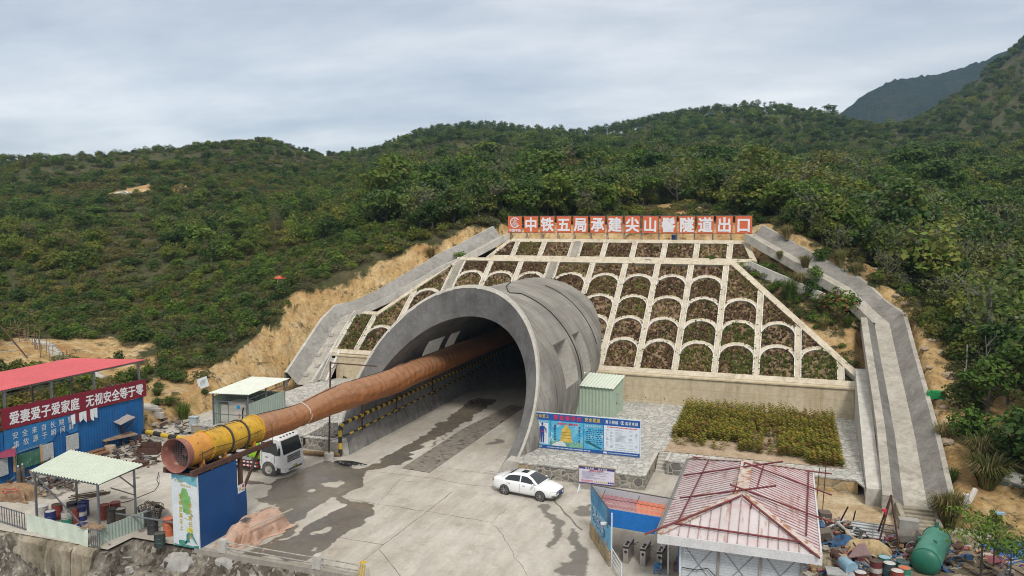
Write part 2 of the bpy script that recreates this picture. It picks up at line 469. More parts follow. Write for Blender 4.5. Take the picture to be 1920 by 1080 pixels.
def ground_z(u,v,soil=False):
 u=np.asarray(u,float);v=np.asarray(v,float)
 n=nat(u,v)+(fbm(u*0.35,v*0.35,3)-0.5)*0.9*np.clip((np.hypot(u,v)-45)/40,0.25,1)
 n=n+(fbm(u*0.03,v*0.03,9)-0.5)*6*np.clip((np.hypot(u,v)-120)/200,0,1)
 l=np.interp(v,LB[:,0],LB[:,1]);r=np.interp(v,RB[:,0],RB[:,1])
 out=np.maximum(0,np.maximum(l-u,u-r));out=np.maximum(out,np.where(v>95.5,(v-95.5),0))
 wob=0.75+0.7*fbm(u*0.5,v*0.5,21)
 cut=base_h(u,v)-0.45+out*1.15*wob
 cut=np.where(v<33,-0.6-np.clip(33-v,0,12)*0.65,cut)if False else cut
 cut=cut-1.0*np.clip(np.where(u>0,2.5,3.2)-chan_d(u,v),0,1)
 z=np.minimum(n,cut)
 return(z,np.clip((n-cut)*1.2,0,1)*(out>0.05))if soil else z
def hit(x,y,t0=40.0,t1=900.0):
 """where a seen direction meets the ground"""
 d=ray(x,y);t=np.geomspace(t0,t1,1500);P=OC+d[None,:]*t[:,None]
 below=np.nonzero(P[:,2]<ground_z(P[:,0],P[:,1]))[0]
 return P[below[0]]if len(below)else P[-1]
az=np.radians(np.linspace(-78,78,621));rr=np.geomspace(14,1700,320)
AZ,RR=np.meshgrid(az,rr)
TU,TV=to_world(RR*np.sin(AZ),RR*np.cos(AZ))
TZ,TS=ground_z(TU,TV,True)
low=(TV<33.2)&(TU<-17)&(TU>-62)
TZ=np.where(low,np.minimum(TZ,-0.9-(33.2-TV)*0.9),TZ)
BARE=[(1250,388,7,1.0),(1215,392,4,0.8),(1300,400,5,0.7),(228,362,8,1.0),(255,356,7,0.6),(350,352,7,0.6),(335,360,5,0.5),(1150,432,3.5,0.9),(1060,428,3.5,0.9),(1250,428,4,.9),(1350,430,4,.9),(1640,515,2.0,.8),(1675,560,2,.8),(1740,650,2.3,1),(1745,700,2.4,1),(1752,750,2.2,1),(1762,790,2.0,1),(1785,860,2.2,1),(1820,930,2.6,1),(1870,990,3.2,1),(1900,1015,4,1),(1912,780,2.6,1),(1900,830,2.2,.8),(1540,960,3,1),(1600,965,4,.9),(100,652,6,1),(160,668,5,.9),(40,650,5,.9),(230,700,4,0.8),(310,715,4,.7),(370,735,4,.7),(290,745,4,.8),(1480,470,3,.6)]
for x,y,r_,k in BARE:
 p=hit(x,y);d=np.hypot(TU-p[0],(TV-p[1])*0.6)/r_
 TS=np.maximum(TS,k*np.clip(1.35-d-0.9*(fbm(TU*0.5,TV*0.5,5)-0.5),0,1))
_bk=np.clip((TV-72.4)*2,0,1)*np.clip((92-TV),0,1)*np.clip((TU+5.2-(85.1-TV))*2,0,1)*np.clip((8-TU)*2,0,1)
TS=np.maximum(TS,_bk*np.where(TV<79,.85,.42))
TS=np.maximum(TS,np.clip((TV-90.5)*2,0,1)*np.clip((97.5-TV),0,1)*np.clip(TU+34,0,1)*np.clip(-1-TU,0,1))
TS=np.maximum(TS,np.clip((TV-76)*2,0,1)*np.clip((92-TV),0,1)*np.clip(TU+52,0,1)*np.clip(-36-TU,0,1)*np.clip(3.6-chan_d(TU,TV),0,1))
_wl=np.interp(TV,LB[:,0],LB[:,1])-TU
TS=np.maximum(TS,np.clip((TV-60)/4,0,1)*(TV<94)*(_wl>-.5)*np.clip(.9-_wl/np.where(TV>79,3.0,4.5)+(fbm(TU*.3,TV*.3,23)-.5)*2.4,0,1)*(TV>64))
gb=MB()
nr,na=TZ.shape
gb.v=np.stack([TU,TV,TZ],-1).reshape(-1,3).tolist()
idx=np.arange(nr*na).reshape(nr,na)
gb.f=np.stack([idx[:-1,:-1],idx[:-1,1:],idx[1:,1:],idx[1:,:-1]],-1).reshape(-1,4).tolist()
_cu=(TU[:-1,:-1]+TU[1:,1:])/2;_cv=(TV[:-1,:-1]+TV[1:,1:])/2;_cz=(TZ[:-1,:-1]+TZ[1:,1:])/2
_in=(np.hypot(_cu+25.1,_cz-3.4)<7.9)&(_cv>71.0)&(_cv<151)
gb.f=[f for f,x in zip(gb.f,_in.ravel())if not x]
gb.m=[0]*len(gb.f)
m,t=newmat('hillside_soil')
p=t.pos()
at=t.node('ShaderNodeAttribute',attribute_name='soil').outputs['Fac']
veg=t.ramp(t.noise(p,0.12,7,0.65),[(0.3,(0.04,0.05,0.02)),(0.52,(0.065,0.068,0.03)),(0.7,(0.11,0.09,0.05))])
fine=t.ramp(t.noise(p,1.6,6,0.7),[(0.3,0.55),(0.7,1.3)])
veg=t.mix(1.0,veg,fine,'MULTIPLY')
so=t.ramp(t.noise(p,0.4,8,0.7),[(0.3,(0.36,0.225,0.09)),(0.5,(0.47,0.325,0.155)),(0.7,(0.54,0.425,0.265))])
so=t.mix(1.0,so,t.ramp(t.noise(t.mapping(p,(1.4,1.4,.22)),1.0,7,0.7),[(0.3,.62),(.52,1.0),(.7,1.2)]),'MULTIPLY')
so=t.mix(t.ramp(t.noise(p,.22,5,.6),[(.5,0.0),(.66,.6)]),so,(.30,.15,.06))
so=t.mix(1.0,so,t.ramp(t.noise(p,3.0,7,0.75),[(0.28,0.5),(0.5,1.0),(0.75,1.2)]),'MULTIPLY')
so=t.mix(t.ramp(t.noise(p,0.9,6,0.7),[(0.56,0.0),(0.64,0.85)]),so,(0.075,0.065,0.035))
mask=t.ramp(t.math('ADD',at,t.math('MULTIPLY',t.math('SUBTRACT',t.noise(p,0.8,6,0.7),0.5),0.9)),[(0.35,0.0),(0.55,1.0)])
t.base(t.mix(mask,veg,so));t.rough(0.95);t.bs.inputs['Specular IOR Level'].default_value=0.1
t.bump(t.noise(p,1.4,8,0.75),0.9,0.35)
terrain=struct('hillside',gb,m,smooth=180)
a_=terrain.data.attributes.new('soil','FLOAT','POINT');a_.data.foreach_set('value',TS.ravel().astype(np.float32))
fm=MB()
prof=[(1380,330),(1480,270),(1555,222),(1580,205),(1610,180),(1640,163),(1665,152),(1700,147),(1740,143),(1790,131),(1830,118),(1900,90),(2000,60),(2200,40)]
rows=[]
for i in range(40):
 k=i/39.0
 row=[]
 for j in range(150):
  x=1380+820*j/149;y=np.interp(x,[q[0]for q in prof],[q[1]for q in prof])
  top=DD(x,y,1500)
  D_=1150+350*k if k<=1 else 0
  base_=DD(x,420,D_)
  z=5+(top[2]-5)*(k**0.8)+(fbm(np.array(j*0.16),np.array(k*5.0),4)-0.5)*40*math.sin(math.pi*min(k,0.97))+(fbm(np.array(j*0.9),np.array(k*20.0),14)-0.5)*10
  row.append((base_[0],base_[1],float(z)))
 rows.append(row)
back=[(p_[0]*1.25,p_[1]*1.25,0.0)for p_ in rows[-1]]
fm.grid(rows+[back])
m,t=newmat('far_mountain_scrub');p=t.pos()
c=t.ramp(t.noise(p,0.02,8,0.7),[(0.3,(0.012,0.02,0.014)),(0.55,(0.024,0.036,0.024)),(0.72,(0.05,0.05,0.04))])
c=t.mix(1.0,c,t.ramp(t.noise(p,0.12,6,0.7),[(0.3,0.5),(0.7,1.35)]),'MULTIPLY')
t.base(c);t.rough(1.0);t.bs.inputs['Specular IOR Level'].default_value=0.0
t.bump(t.noise(p,0.06,8,0.7),1.0,12)
struct('mountain',fm,m,smooth=180)
def px_poly(pts,x0,y0,k):return np.array([G(x0+a*k,y0+b*k)[:2]for a,b in pts])
Z3=(300,760,0.2963);Z5=(560,820,0.29167);Z4=(520,520,1/3.0)
wet_in=[px_poly(q,*z)for q,z in(([(560,470),(690,490),(740,460),(830,440),(900,400),(1000,370),(1100,340),(1180,390),(1270,400),(1360,380),(1440,330),(1560,260),(1640,215),(1640,290),(1530,370),(1440,380),(1370,400),(1300,440),(1270,520),(1180,540),(1165,570),(1230,600),(1330,620),(1365,650),(1330,690),(1300,720),(1260,760),(1200,810),(1130,850),(1000,930),(900,980),(860,1000),(700,960),(540,930),(640,880),(760,800),(770,740),(740,640),(660,620),(560,590),(700,570),(725,540),(690,500),(560,500)],Z3),([(530,1060),(640,995),(740,940),(840,880),(900,830),(1000,760),(1100,690),(1250,605),(1420,520),(1420,590),(1250,690),(1130,770),(1000,850),(900,930),(760,1010),(700,1060)],Z4),)]
dry_in=[px_poly(q,*Z3)for q in([(845,780),(900,700),(1000,640),(1060,590),(1110,590),(1165,610),(1170,630),(1060,690),(960,740),(900,780),(820,840),(690,915),(640,935),(720,880),(800,830)],[(1045,495),(1120,465),(1160,470),(1120,505),(1060,515)],[(940,548),(1000,530),(1010,545),(960,558)],[(970,800),(1060,770),(1075,780),(1000,815)],[(930,930),(970,895),(985,905),(950,930)])]
dry_in+=[px_poly(q,*Z4)for q in([(730,1010),(840,930),(930,880),(940,890),(850,950),(750,1030)],[(1170,630),(1270,590),(1280,600),(1200,650)])]
oil_in=[px_poly(q,*z)for q,z in(([(1530,420),(1600,430),(1640,500),(1710,550),(1690,590),(1675,660),(1650,720),(1610,690),(1620,560)],Z5),([(1760,600),(1820,600),(1850,700),(1870,900),(1640,900),(1720,780)],Z5),([(1750,480),(1800,450),(1900,420),(1900,490),(1800,512)],Z5),([(310,510),(350,440),(430,430),(500,450),(440,500),(380,520)],(0,810,0.25)),([(1200,40),(1280,10),(1350,15),(1330,40),(1250,52)],Z5),([(820,430),(900,425),(910,440),(840,440)],(0,810,.25)),([(900,490),(1000,480),(1010,500),(920,515)],(0,810,.25)),([(1040,330),(1100,320),(1090,345),(1040,345)],(0,810,.25)),([(960,660),(1130,620),(1210,560),(1300,580),(1290,700),(1000,760)],(0,810,.25)))]
def inside(poly,X,Y):
 r=np.zeros(X.shape,bool);n=len(poly)
 for i in range(n):
  x1,y1=poly[i];x2,y2=poly[(i+1)%n]
  c=((y1>Y)!=(y2>Y))&(X<(x2-x1)*(Y-y1)/(y2-y1+1e-12)+x1);r^=c
 return r
gu=np.arange(-52.5,16.01,0.17);gv=np.arange(33.3,72.2,0.17)
GU,GV=np.meshgrid(gu,gv)
WU=GU+(fbm(GU*1.1,GV*1.1,31)-0.5)*1.3;WV=GV+(fbm(GU*1.1,GV*1.1,47)-0.5)*1.6
wet=np.zeros(GU.shape);oil=np.zeros(GU.shape)
for q in wet_in:wet[inside(q,WU,WV)]=1
for q in dry_in:wet[inside(q,WU,WV)]=0
for q in oil_in:oil[inside(q,WU,WV)]=1
def blur(a):
 b=a.copy()
 b[1:-1,1:-1]=(a[1:-1,1:-1]*2+a[:-2,1:-1]+a[2:,1:-1]+a[1:-1,:-2]+a[1:-1,2:])/6;return b
wet=blur(wet);oil=blur(oil)
yb=MB()
ny,nx=GU.shape
yb.v=np.stack([GU,GV,np.zeros_like(GU)],-1).reshape(-1,3).tolist()
ii=np.arange(nx*ny).reshape(ny,nx)
cu=(GU[:-1,:-1]+GU[1:,1:])/2;cv=(GV[:-1,:-1]+GV[1:,1:])/2
keep=~((cu>6.6)&(cv>50.5))&~((cu<-43.5)&(cv>64))&~((cu<-51.0)&(cv>36))
fq=np.stack([ii[:-1,:-1],ii[:-1,1:],ii[1:,1:],ii[1:,:-1]],-1)
yb.f=fq[keep].tolist();yb.m=[0]*len(yb.f)
nfront=len(yb.f)
yb.quad((-19.3,14,-0.004),(16,14,-0.004),(16,33.3,-0.004),(-19.3,33.3,-0.004))
yb.quad((-46.5,31.55,-0.003),(-34.6,31.55,-0.003),(-34.6,33.3,-0.003),(-46.5,33.3,-0.003))
yb.quad((-33.5,72.03,0),(-17.5,72.03,0),(-17.5,150,0),(-33.5,150,0))
m,t=newmat('yard_concrete');p=t.pos()
wa=t.node('ShaderNodeAttribute',attribute_name='wet').outputs['Fac']
oa=t.node('ShaderNodeAttribute',attribute_name='oil').outputs['Fac']
c=t.ramp(t.noise(p,0.16,8,0.62,0.4),[(0.28,(0.35,0.315,0.265)),(0.5,(0.44,0.41,0.36)),(0.72,(0.50,0.475,0.43))])
c=t.mix(1.0,c,t.ramp(t.noise(t.mapping(p,(1.0,0.25,1),(0,0,0.35)),1.1,8,0.72),[(0.3,0.74),(0.7,1.1)]),'MULTIPLY')
c=t.mix(1.0,c,t.ramp(t.noise(p,4.5,6,0.7),[(0.25,0.86),(0.7,1.06)]),'MULTIPLY')
dirt=t.ramp(t.noise(p,0.55,8,0.72),[(0.52,0.0),(0.74,0.62)])
c=t.mix(dirt,c,(0.20,0.17,0.13))
spk=t.ramp(t.noise(p,2.6,3,0.55),[(0.71,0.0),(0.735,0.75)])
c=t.mix(spk,c,(0.09,0.08,0.07))
wn_=t.math('ADD',wa,t.math('MULTIPLY',t.math('SUBTRACT',t.noise(p,2.2,6,0.65),0.5),0.8))
wm=t.ramp(wn_,[(0.44,0.0),(0.56,1.0)])
wc=t.ramp(t.noise(p,0.22,6,0.6),[(0.3,(0.105,0.098,0.088)),(0.5,(0.135,0.118,0.095)),(0.7,(0.185,0.15,0.11))])
wc=t.mix(1.0,wc,t.ramp(t.noise(p,1.5,6,0.7),[(0.3,0.8),(0.7,1.12)]),'MULTIPLY')
damp=t.ramp(wn_,[(0.24,0.0),(0.46,0.42)]);c=t.mix(damp,c,(.24,.205,.165))
trk=t.ramp(t.noise(t.mapping(p,(1.6,.07,1),(0,0,-.12)),1.0,6,.7),[(.52,0.0),(.72,.34)]);c=t.mix(trk,c,(.26,.235,.2))
c=t.mix(wm,c,wc)
om=t.ramp(t.math('ADD',oa,t.math('MULTIPLY',t.math('SUBTRACT',t.noise(p,1.8,7,0.72),0.5),1.5)),[(0.38,0.0),(0.8,0.8)])
c=t.mix(om,c,(0.10,0.09,0.08))
t.base(c)
t.rough(t.math('SUBTRACT',0.92,t.math('MULTIPLY',wm,t.ramp(t.noise(p,0.5,5,0.6),[(0.4,0.52),(0.62,0.72)]))))
t.bs.inputs['Specular IOR Level'].default_value=0.35
nb=t.node('ShaderNodeBump');nb.inputs['Distance'].default_value=0.01
t.lk(t.math('SUBTRACT',0.35,t.math('MULTIPLY',wm,0.3)),nb.inputs['Strength']);t.lk(t.noise(p,12,6,0.7),nb.inputs['Height']);t.lk(nb.outputs[0],t.bs.inputs['Normal'])
M_YARD=m
M_JOINT=pm('joint_tar',(0.11,0.10,0.09),(0.2,0.18,0.16),rough=0.9)
def crack(mb,pts,w,seed,wob=0.06,z=0.004):
 r_=np.random.default_rng(seed);P=[]
 for a,b in zip(pts[:-1],pts[1:]):
  n=max(2,int(np.hypot(*(np.array(b)-a))/0.5))
  for i in range(n):P.append(np.array(a)+(np.array(b)-a)*i/n)
 P.append(np.array(pts[-1]));P=[q+r_.normal(0,wob,2)for q in P]
 L,R=[],[]
 for i in range(len(P)):
  d=P[min(i+1,len(P)-1)]-P[max(i-1,0)];d/=np.hypot(*d)+1e-9;nn=np.array([-d[1],d[0]])*w*0.5*r_.uniform(0.6,1.2)
  L.append((*(P[i]+nn),z));R.append((*(P[i]-nn),z))
 mb.grid([R,L],1)
for k,pts in enumerate(([(0,600),(300,650),(545,690)],[(370,830),(545,690),(825,478),(985,355)],[(520,722),(660,900)],[(390,215),(620,235),(860,262),(1060,300),(1270,320)],[(290,395),(510,428),(825,478),(1245,545)],[(1245,545),(1310,480),(1330,460)],[(1245,560),(1330,660),(1420,800),(1460,891)],[(865,190),(1060,210),(1200,235)],[(515,428),(650,270)])):
 w_=[px_poly([q],*Z5)[0]for q in pts]
 crack(yb,w_,0.05 if k<5 else 0.032,50+k,0.02 if k in(0,1,2)else 0.05)
for k,pts in enumerate(([(0,610),(150,640)],[(660,520),(900,430),(1190,390),(1200,330),(1180,300)],[(1060,200),(1180,190),(1220,170)])):
 crack(yb,[px_poly([q],0,810,.25)[0]for q in pts],0.05,80+k,0.06)
crack(yb,[(-8.9,47.3),(-7.9,44.5),(-7.0,42.3),(-6.6,41.0)]if False else[px_poly([q],*Z5)[0]for q in((1640,400),(1700,470),(1760,540),(1815,600))],0.14,91,0.05)
yard=struct('yard',yb,[M_YARD,M_JOINT])
nv_=len(yard.data.vertices)
for nm,arr in(('wet',wet),('oil',oil)):
 full=np.zeros(nv_,np.float32);full[:arr.size]=arr.ravel()
 at_=yard.data.attributes.new(nm,'FLOAT','POINT');at_.data.foreach_set('value',full)
ru_=np.linspace(-62,-17,300);rv_=np.linspace(18,33.6,120)
RU,RV=np.meshgrid(ru_,rv_)
edge=np.where((RU>-43.8)&(RU<-34.2),31.4,33.4)
dd_=np.clip(edge-RV,-1,20)
RZ=-0.12-np.clip(dd_,0,20)*0.72-np.clip(dd_-0.2,0,0.5)*0.9
rock=np.abs(fbm(RU*0.55,RV*0.55,61,5)-0.5);lump=fbm(RU*0.3,RV*0.35,71,3)
RZ=RZ+np.clip(dd_,0,1.5)/1.5*((0.5-rock*3.2)*0.55+(lump-0.5)*1.6+(fbm(RU*2.1,RV*2.1,77,3)-0.5)*0.35)
blk=np.clip((RU+47.2)/.6,0,1)*np.clip((-35.0-RU)/.5,0,1)*np.clip(dd_/.25,0,1)
RZ=RZ-1.35*blk
RZ=np.where(dd_<0,-0.15,RZ)
rb=MB();rb.grid(np.stack([RU,RV,RZ],-1).tolist())
m,t=newmat('rubble');p=t.pos()
vo=t.node('ShaderNodeTexVoronoi',feature='F1');vo.inputs['Scale'].default_value=4.5
wv=t.node('ShaderNodeVectorMath',operation='MULTIPLY_ADD');nz=t.node('ShaderNodeTexNoise');nz.inputs['Scale'].default_value=1.2;t.lk(p,nz.inputs['Vector'])
t.lk(nz.outputs['Color'],wv.inputs[0]);wv.inputs[1].default_value=(0.9,0.9,0.9);t.lk(p,wv.inputs[2]);t.lk(wv.outputs[0],vo.inputs['Vector'])
sc_=t.node('ShaderNodeSeparateColor');t.lk(vo.outputs['Color'],sc_.inputs[0])
c=t.ramp(sc_.outputs[0],[(0.0,(0.05,0.041,0.031)),(0.6,(0.115,0.095,0.073)),(0.85,(0.2,0.175,0.14)),(1.0,(0.34,0.315,0.275))])
pale=t.ramp(t.noise(p,0.28,7,0.65),[(0.5,0.0),(0.66,0.9)])
pc=t.ramp(t.noise(t.mapping(p,(1.4,0.5,0.7)),1.2,7,0.7),[(0.3,(0.21,0.175,0.13)),(0.6,(0.40,0.365,0.31))])
c=t.mix(pale,c,pc)
c=t.mix(1.0,c,t.ramp(t.noise(p,5,7,0.75),[(0.3,0.55),(0.7,1.3)]),'MULTIPLY')
t.base(c);t.rough(0.95);t.bump(t.noise(p,3.5,8,0.75),0.8,0.15)
struct('rubble_slope',rb,m,smooth=60)
M_HOOD,t=newmat('hood_concrete');p=t.objc()
sx=t.node('ShaderNodeSeparateXYZ');t.lk(p,sx.inputs[0])
ang=t.math('ARCTAN2',t.math('SUBTRACT',sx.outputs['Z'],3.4),sx.outputs['X'])
cmb=t.node('ShaderNodeCombineXYZ');t.lk(sx.outputs['Y'],cmb.inputs[0]);t.lk(t.math('MULTIPLY',ang,8.4),cmb.inputs[1])
q=cmb.outputs[0]
c=t.ramp(t.noise(t.mapping(q,(1,.55,1)),.3,8,.62),[(.3,(.16,.152,.137)),(.5,(.25,.237,.212)),(.7,(.37,.354,.318))])
c=t.mix(1.0,c,t.ramp(t.noise(t.mapping(q,(1.5,.12,1)),1.2,8,.68),[(.3,.80),(.68,1.10)]),'MULTIPLY')
low=t.ramp(sx.outputs['Z'],[(.15,1.0),(.95,0.15)]);lowf=t.node('ShaderNodeMapRange');t.lk(sx.outputs['Z'],lowf.inputs[0]);lowf.inputs[1].default_value=1.0;lowf.inputs[2].default_value=9.0;lowf.inputs[3].default_value=1.0;lowf.inputs[4].default_value=0.25
dk=t.ramp(t.noise(t.mapping(q,(1.7,.16,1)),1.5,9,.7),[(.46,0.0),(.66,.85)])
c=t.mix(t.math('MULTIPLY',dk,lowf.outputs[0]),c,(.045,.042,.038))
br=t.node('ShaderNodeTexBrick');br.inputs['Scale'].default_value=1.0;br.inputs['Brick Width'].default_value=2.4;br.inputs['Row Height'].default_value=1.5;br.inputs['Mortar Size'].default_value=.014;br.offset=0.0
br.inputs['Color1'].default_value=(1,1,1,1);br.inputs['Color2'].default_value=(.9,.9,.9,1);br.inputs['Mortar'].default_value=(.66,.65,.63,1);t.lk(q,br.inputs['Vector'])
c=t.mix(1.0,c,br.outputs['Color'],'MULTIPLY')
c=t.mix(1.0,c,t.ramp(t.noise(p,20,2,.5),[(.25,.6),(.33,1.0)]),'MULTIPLY')
t.base(c);t.rough(.92);t.bs.inputs['Specular IOR Level'].default_value=.2;t.bump(t.noise(p,5,8,.7),.25,.03)
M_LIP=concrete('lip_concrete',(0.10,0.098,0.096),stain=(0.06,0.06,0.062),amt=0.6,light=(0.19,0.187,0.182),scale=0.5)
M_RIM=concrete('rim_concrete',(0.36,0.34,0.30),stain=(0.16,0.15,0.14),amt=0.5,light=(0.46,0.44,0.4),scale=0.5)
M_LINING=concrete('lining_concrete',(0.16,0.155,0.145),stain=(0.05,0.047,0.043),amt=0.8,light=(0.27,0.26,0.245),scale=0.3)
M_DARK=pm('dark_gap',(0.012,0.012,0.012),rough=1.0)
M_BEIGE=concrete('beige_concrete',(0.50,0.41,0.27),stain=(0.27,0.19,0.095),amt=0.6,light=(0.60,0.525,0.39),scale=0.3,form=(4.6,1.25))
M_FRAME=concrete('frame_concrete',(0.46,0.40,0.30),stain=(0.20,0.16,0.10),amt=0.85,light=(0.56,0.51,0.41),scale=0.7)
M_KERB=concrete('kerb_concrete',(0.52,0.50,0.455),stain=(0.28,0.25,0.21),amt=0.6,light=(0.63,0.615,0.58),scale=0.9)
M_CHAN=concrete('channel_concrete',(0.29,0.27,0.23),stain=(0.13,0.115,0.095),amt=0.7,light=(0.43,0.405,0.355),scale=0.5)
M_CHANW,t=newmat('channel_wall_concrete');p=t.objc()
c=t.ramp(t.noise(p,.5,7,.62),[(.3,(.15,.14,.125)),(.7,(.27,.258,.235))])
ln=t.noise(t.mapping(p,(.5,3.2,3.0),(.5,0,.25)),1.6,8,.72);c=t.mix(1.0,c,t.ramp(ln,[(.3,.66),(.5,1.0),(.72,1.22)]),'MULTIPLY')
c=t.mix(t.ramp(t.noise(p,1.2,7,.7),[(.6,0.0),(.7,.6)]),c,(.36,.345,.31))
t.base(c);t.rough(.92);t.bs.inputs['Specular IOR Level'].default_value=.2;t.bump(ln,.5,.05)
M_PAVE=masonry('stone_paving',(0.32,0.315,0.29),(0.47,0.46,0.43),(0.24,0.225,0.20),scale=1.9,bump=0.35)
M_STONE=masonry('rubble_stone',(0.10,0.10,0.095),(0.25,0.235,0.20),(0.34,0.32,0.28),scale=1.9,warm=(0.36,0.27,0.15))
M_STONEW=masonry('warm_rubble_stone',(0.2,0.16,0.1),(0.38,0.28,0.15),(0.30,0.25,0.18),scale=1.5,warm=(0.42,0.28,0.12))
M_COPE=concrete('coping_concrete',(0.42,0.40,0.355),light=(0.5,0.48,0.44))
M_STEEL=pm('grey_steel',(0.22,0.23,0.25),(0.15,0.155,0.17),rough=0.45,metal=0.5)
M_RUST=pm('rusty_steel',(0.10,0.045,0.03),(0.055,0.03,0.024),scale=3,rough=0.85,bump=0.3)
M_BLACK=pm('black_rubber',(0.018,0.018,0.018),(0.03,0.03,0.03),rough=0.7)
M_YEL=pm('hazard_yellow',(0.58,0.40,0.04),(0.42,0.28,0.04),rough=0.6,spot=(0.08,0.06,0.03),spots=(0.62,0.7))
M_HBLK=pm('hazard_black',(0.02,0.02,0.02),(0.04,0.036,0.03),rough=0.6)
UC,ZI,RI,ZO,RO=-25.1,3.0,6.77,3.4,8.4
def inner(a,v):return(UC+RI*math.cos(a),v,ZI+RI*math.sin(a))
def outer(a,v,k=1.0):return(UC+RO*k*math.cos(a),v,ZO+RO*k*math.sin(a))
R_=math.radians
def angles(lo,hi,extra):
 A=sorted(set([lo+(hi-lo)*i/60 for i in range(61)]+extra))
 out=[A[0]]
 for x in A[1:]:
  if x in extra:
   if out[-1]not in extra and x-out[-1]<R_(1.0):out[-1]=x
   else:out.append(x)
  elif x-out[-1]>R_(1.0):out.append(x)
 return out
SLOT={'r':((R_(5),R_(31)),((60.9,65.0),(67.0,69.6))),'l':((R_(145),R_(179)),((64.2,67.8),(69.2,71.5)))}
EX=[R_(5),R_(31),R_(145),R_(179)]
vcuts=[60.9,64.2,65.0,67.0,67.8,69.2,69.6,71.5]
def in_slot(a,v):
 for(a0,a1),vs_ in SLOT.values():
  if a0<a<a1 and any(x0<v<x1 for x0,x1 in vs_):return True
 return False
hood=thing('tunnel_portal','grey concrete tunnel mouth with slanted flared lip and slotted barrel','tunnel',(UC,51,0))
OA=angles(R_(-23.9),R_(203.9),EX)
def lipv(a):return 50.9+0.82*max(0.0,3.75+8.47*math.sin(a))
def lip(a,k=1.0):return(UC+7.65*k*math.cos(a),50.9+0.82*(3.75+8.47*k*math.sin(a)),3.75+8.47*k*math.sin(a))
hb=MB();rows=[]
def mixp(p,q,t):return tuple(p[i]+(q[i]-p[i])*t for i in range(3))
def lip_a(i):return R_(-26.3)+(R_(206.3)-R_(-26.3))*(OA[i]-OA[0])/(OA[-1]-OA[0])
for st in range(5+len(vcuts)+4):
 row=[]
 for i,a in enumerate(OA):
  la=lip_a(i);L=lip(la);v_l=L[1]
  if st==0:row.append(L)
  elif st<5:
   dv=(0.5,1.1,1.8,2.7)[st-1];k=(0.25,0.6,0.88,1.0)[st-1]
   o=outer(a,v_l+dv);row.append((L[0]+(o[0]-L[0])*k,v_l+dv,L[2]+(o[2]-L[2])*k))
  else:
   vv=(vcuts+[72.5,74.5,77,80])[st-5]
   row.append(outer(a,max(vv,v_l+2.75+0.05*(st-4))))
 rows.append(row)
n=len(OA)
for r in range(len(rows)-1):
 for i in range(n-1):
  q=[rows[r][i],rows[r][i+1],rows[r+1][i+1],rows[r+1][i]]
  ca=(OA[i]+OA[i+1])/2;cvv=sum(p[1]for p in q)/4
  if r>=5 and in_slot(ca,cvv):continue
  hb.add(q,[(0,3,2,1)])
rv=MB()
for(a0,a1),vs_ in SLOT.values():
 for x0,x1 in vs_:
  A=[a0+(a1-a0)*i/8 for i in range(9)]
  for x,flip in((x0,0),(x1,1)):
   rv.grid([[inner(a,x)for a in A],[outer(a,x)for a in A]][::-1 if flip else 1])
  for a,flip in((a0,0),(a1,1)):
   rv.grid([[inner(a,x0),inner(a,x1)],[outer(a,x0),outer(a,x1)]][::-1 if flip else 1])
  obj('slot_reveal',rv,M_RIM,hood);rv=MB()
obj('outer_shell',hb,M_HOOD,hood,smooth=50)
IA=angles(R_(-26.3),R_(206.3),EX)
lb=MB();rows=[]
for st in range(len(vcuts)+8):
 row=[]
 for a in IA:
  p0=inner(a,0);vi=51.0+1.05*p0[2]
  if st==0:row.append((p0[0],vi,p0[2]))
  elif st==1:row.append((p0[0],vi+0.6,p0[2]))
  else:
   vv=(vcuts+[75,84,95,110,130,150])[st-2]
   row.append((p0[0],max(vv,vi+0.65+st*0.01),p0[2]))
 rows.append(row)
n=len(IA)
for r in range(len(rows)-1):
 for i in range(n-1):
  q=[rows[r][i],rows[r][i+1],rows[r+1][i+1],rows[r+1][i]]
  if r>=2 and in_slot((IA[i]+IA[i+1])/2,sum(p[1]for p in q)/4):continue
  lb.add(q,[(0,1,2,3)])
lb.add([(UC-7,150,-0.5),(UC+7,150,-0.5),(UC+7,150,11),(UC-7,150,11)],[(0,1,2,3)])
obj('lining',lb,M_LINING,hood,smooth=50)
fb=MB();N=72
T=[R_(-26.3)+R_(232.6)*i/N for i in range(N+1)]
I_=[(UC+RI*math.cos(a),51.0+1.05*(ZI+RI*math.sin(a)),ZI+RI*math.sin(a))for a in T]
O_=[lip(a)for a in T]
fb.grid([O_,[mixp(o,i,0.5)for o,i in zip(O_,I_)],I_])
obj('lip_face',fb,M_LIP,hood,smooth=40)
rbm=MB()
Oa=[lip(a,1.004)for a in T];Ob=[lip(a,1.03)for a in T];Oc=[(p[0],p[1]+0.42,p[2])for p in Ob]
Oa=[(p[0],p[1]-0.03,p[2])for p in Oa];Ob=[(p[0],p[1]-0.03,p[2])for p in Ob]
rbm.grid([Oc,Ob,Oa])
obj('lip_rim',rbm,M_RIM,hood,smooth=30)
fb2=MB()
fb2.prism([(-18.98,-0.1),(-17.35,-0.1),(-17.35,1.02),(-18.3,1.02),(-18.98,0.0)],(0,50.62,0),(1,0,0),(0,0,1),(0,1.7,0))
obj('plinth',fb2,M_RIM,hood);fb2=MB()
fb2.prism([(-31.2,-0.1),(-31.2,0.0),(-31.95,1.0),(-32.7,1.0),(-32.7,-0.1)],(0,50.62,0),(1,0,0),(0,0,1),(0,1.7,0))
obj('plinth',fb2,M_RIM,hood)
cb=MB()
cb.tube([outer(R_(3+68*i/30),66.0,1.006)for i in range(31)]+[outer(R_(73),65.4,1.006),outer(R_(75),64.6,1.006),outer(R_(78),65.2,1.008),outer(R_(86),68,1.008),outer(R_(95),73,1.008)],0.045,6)
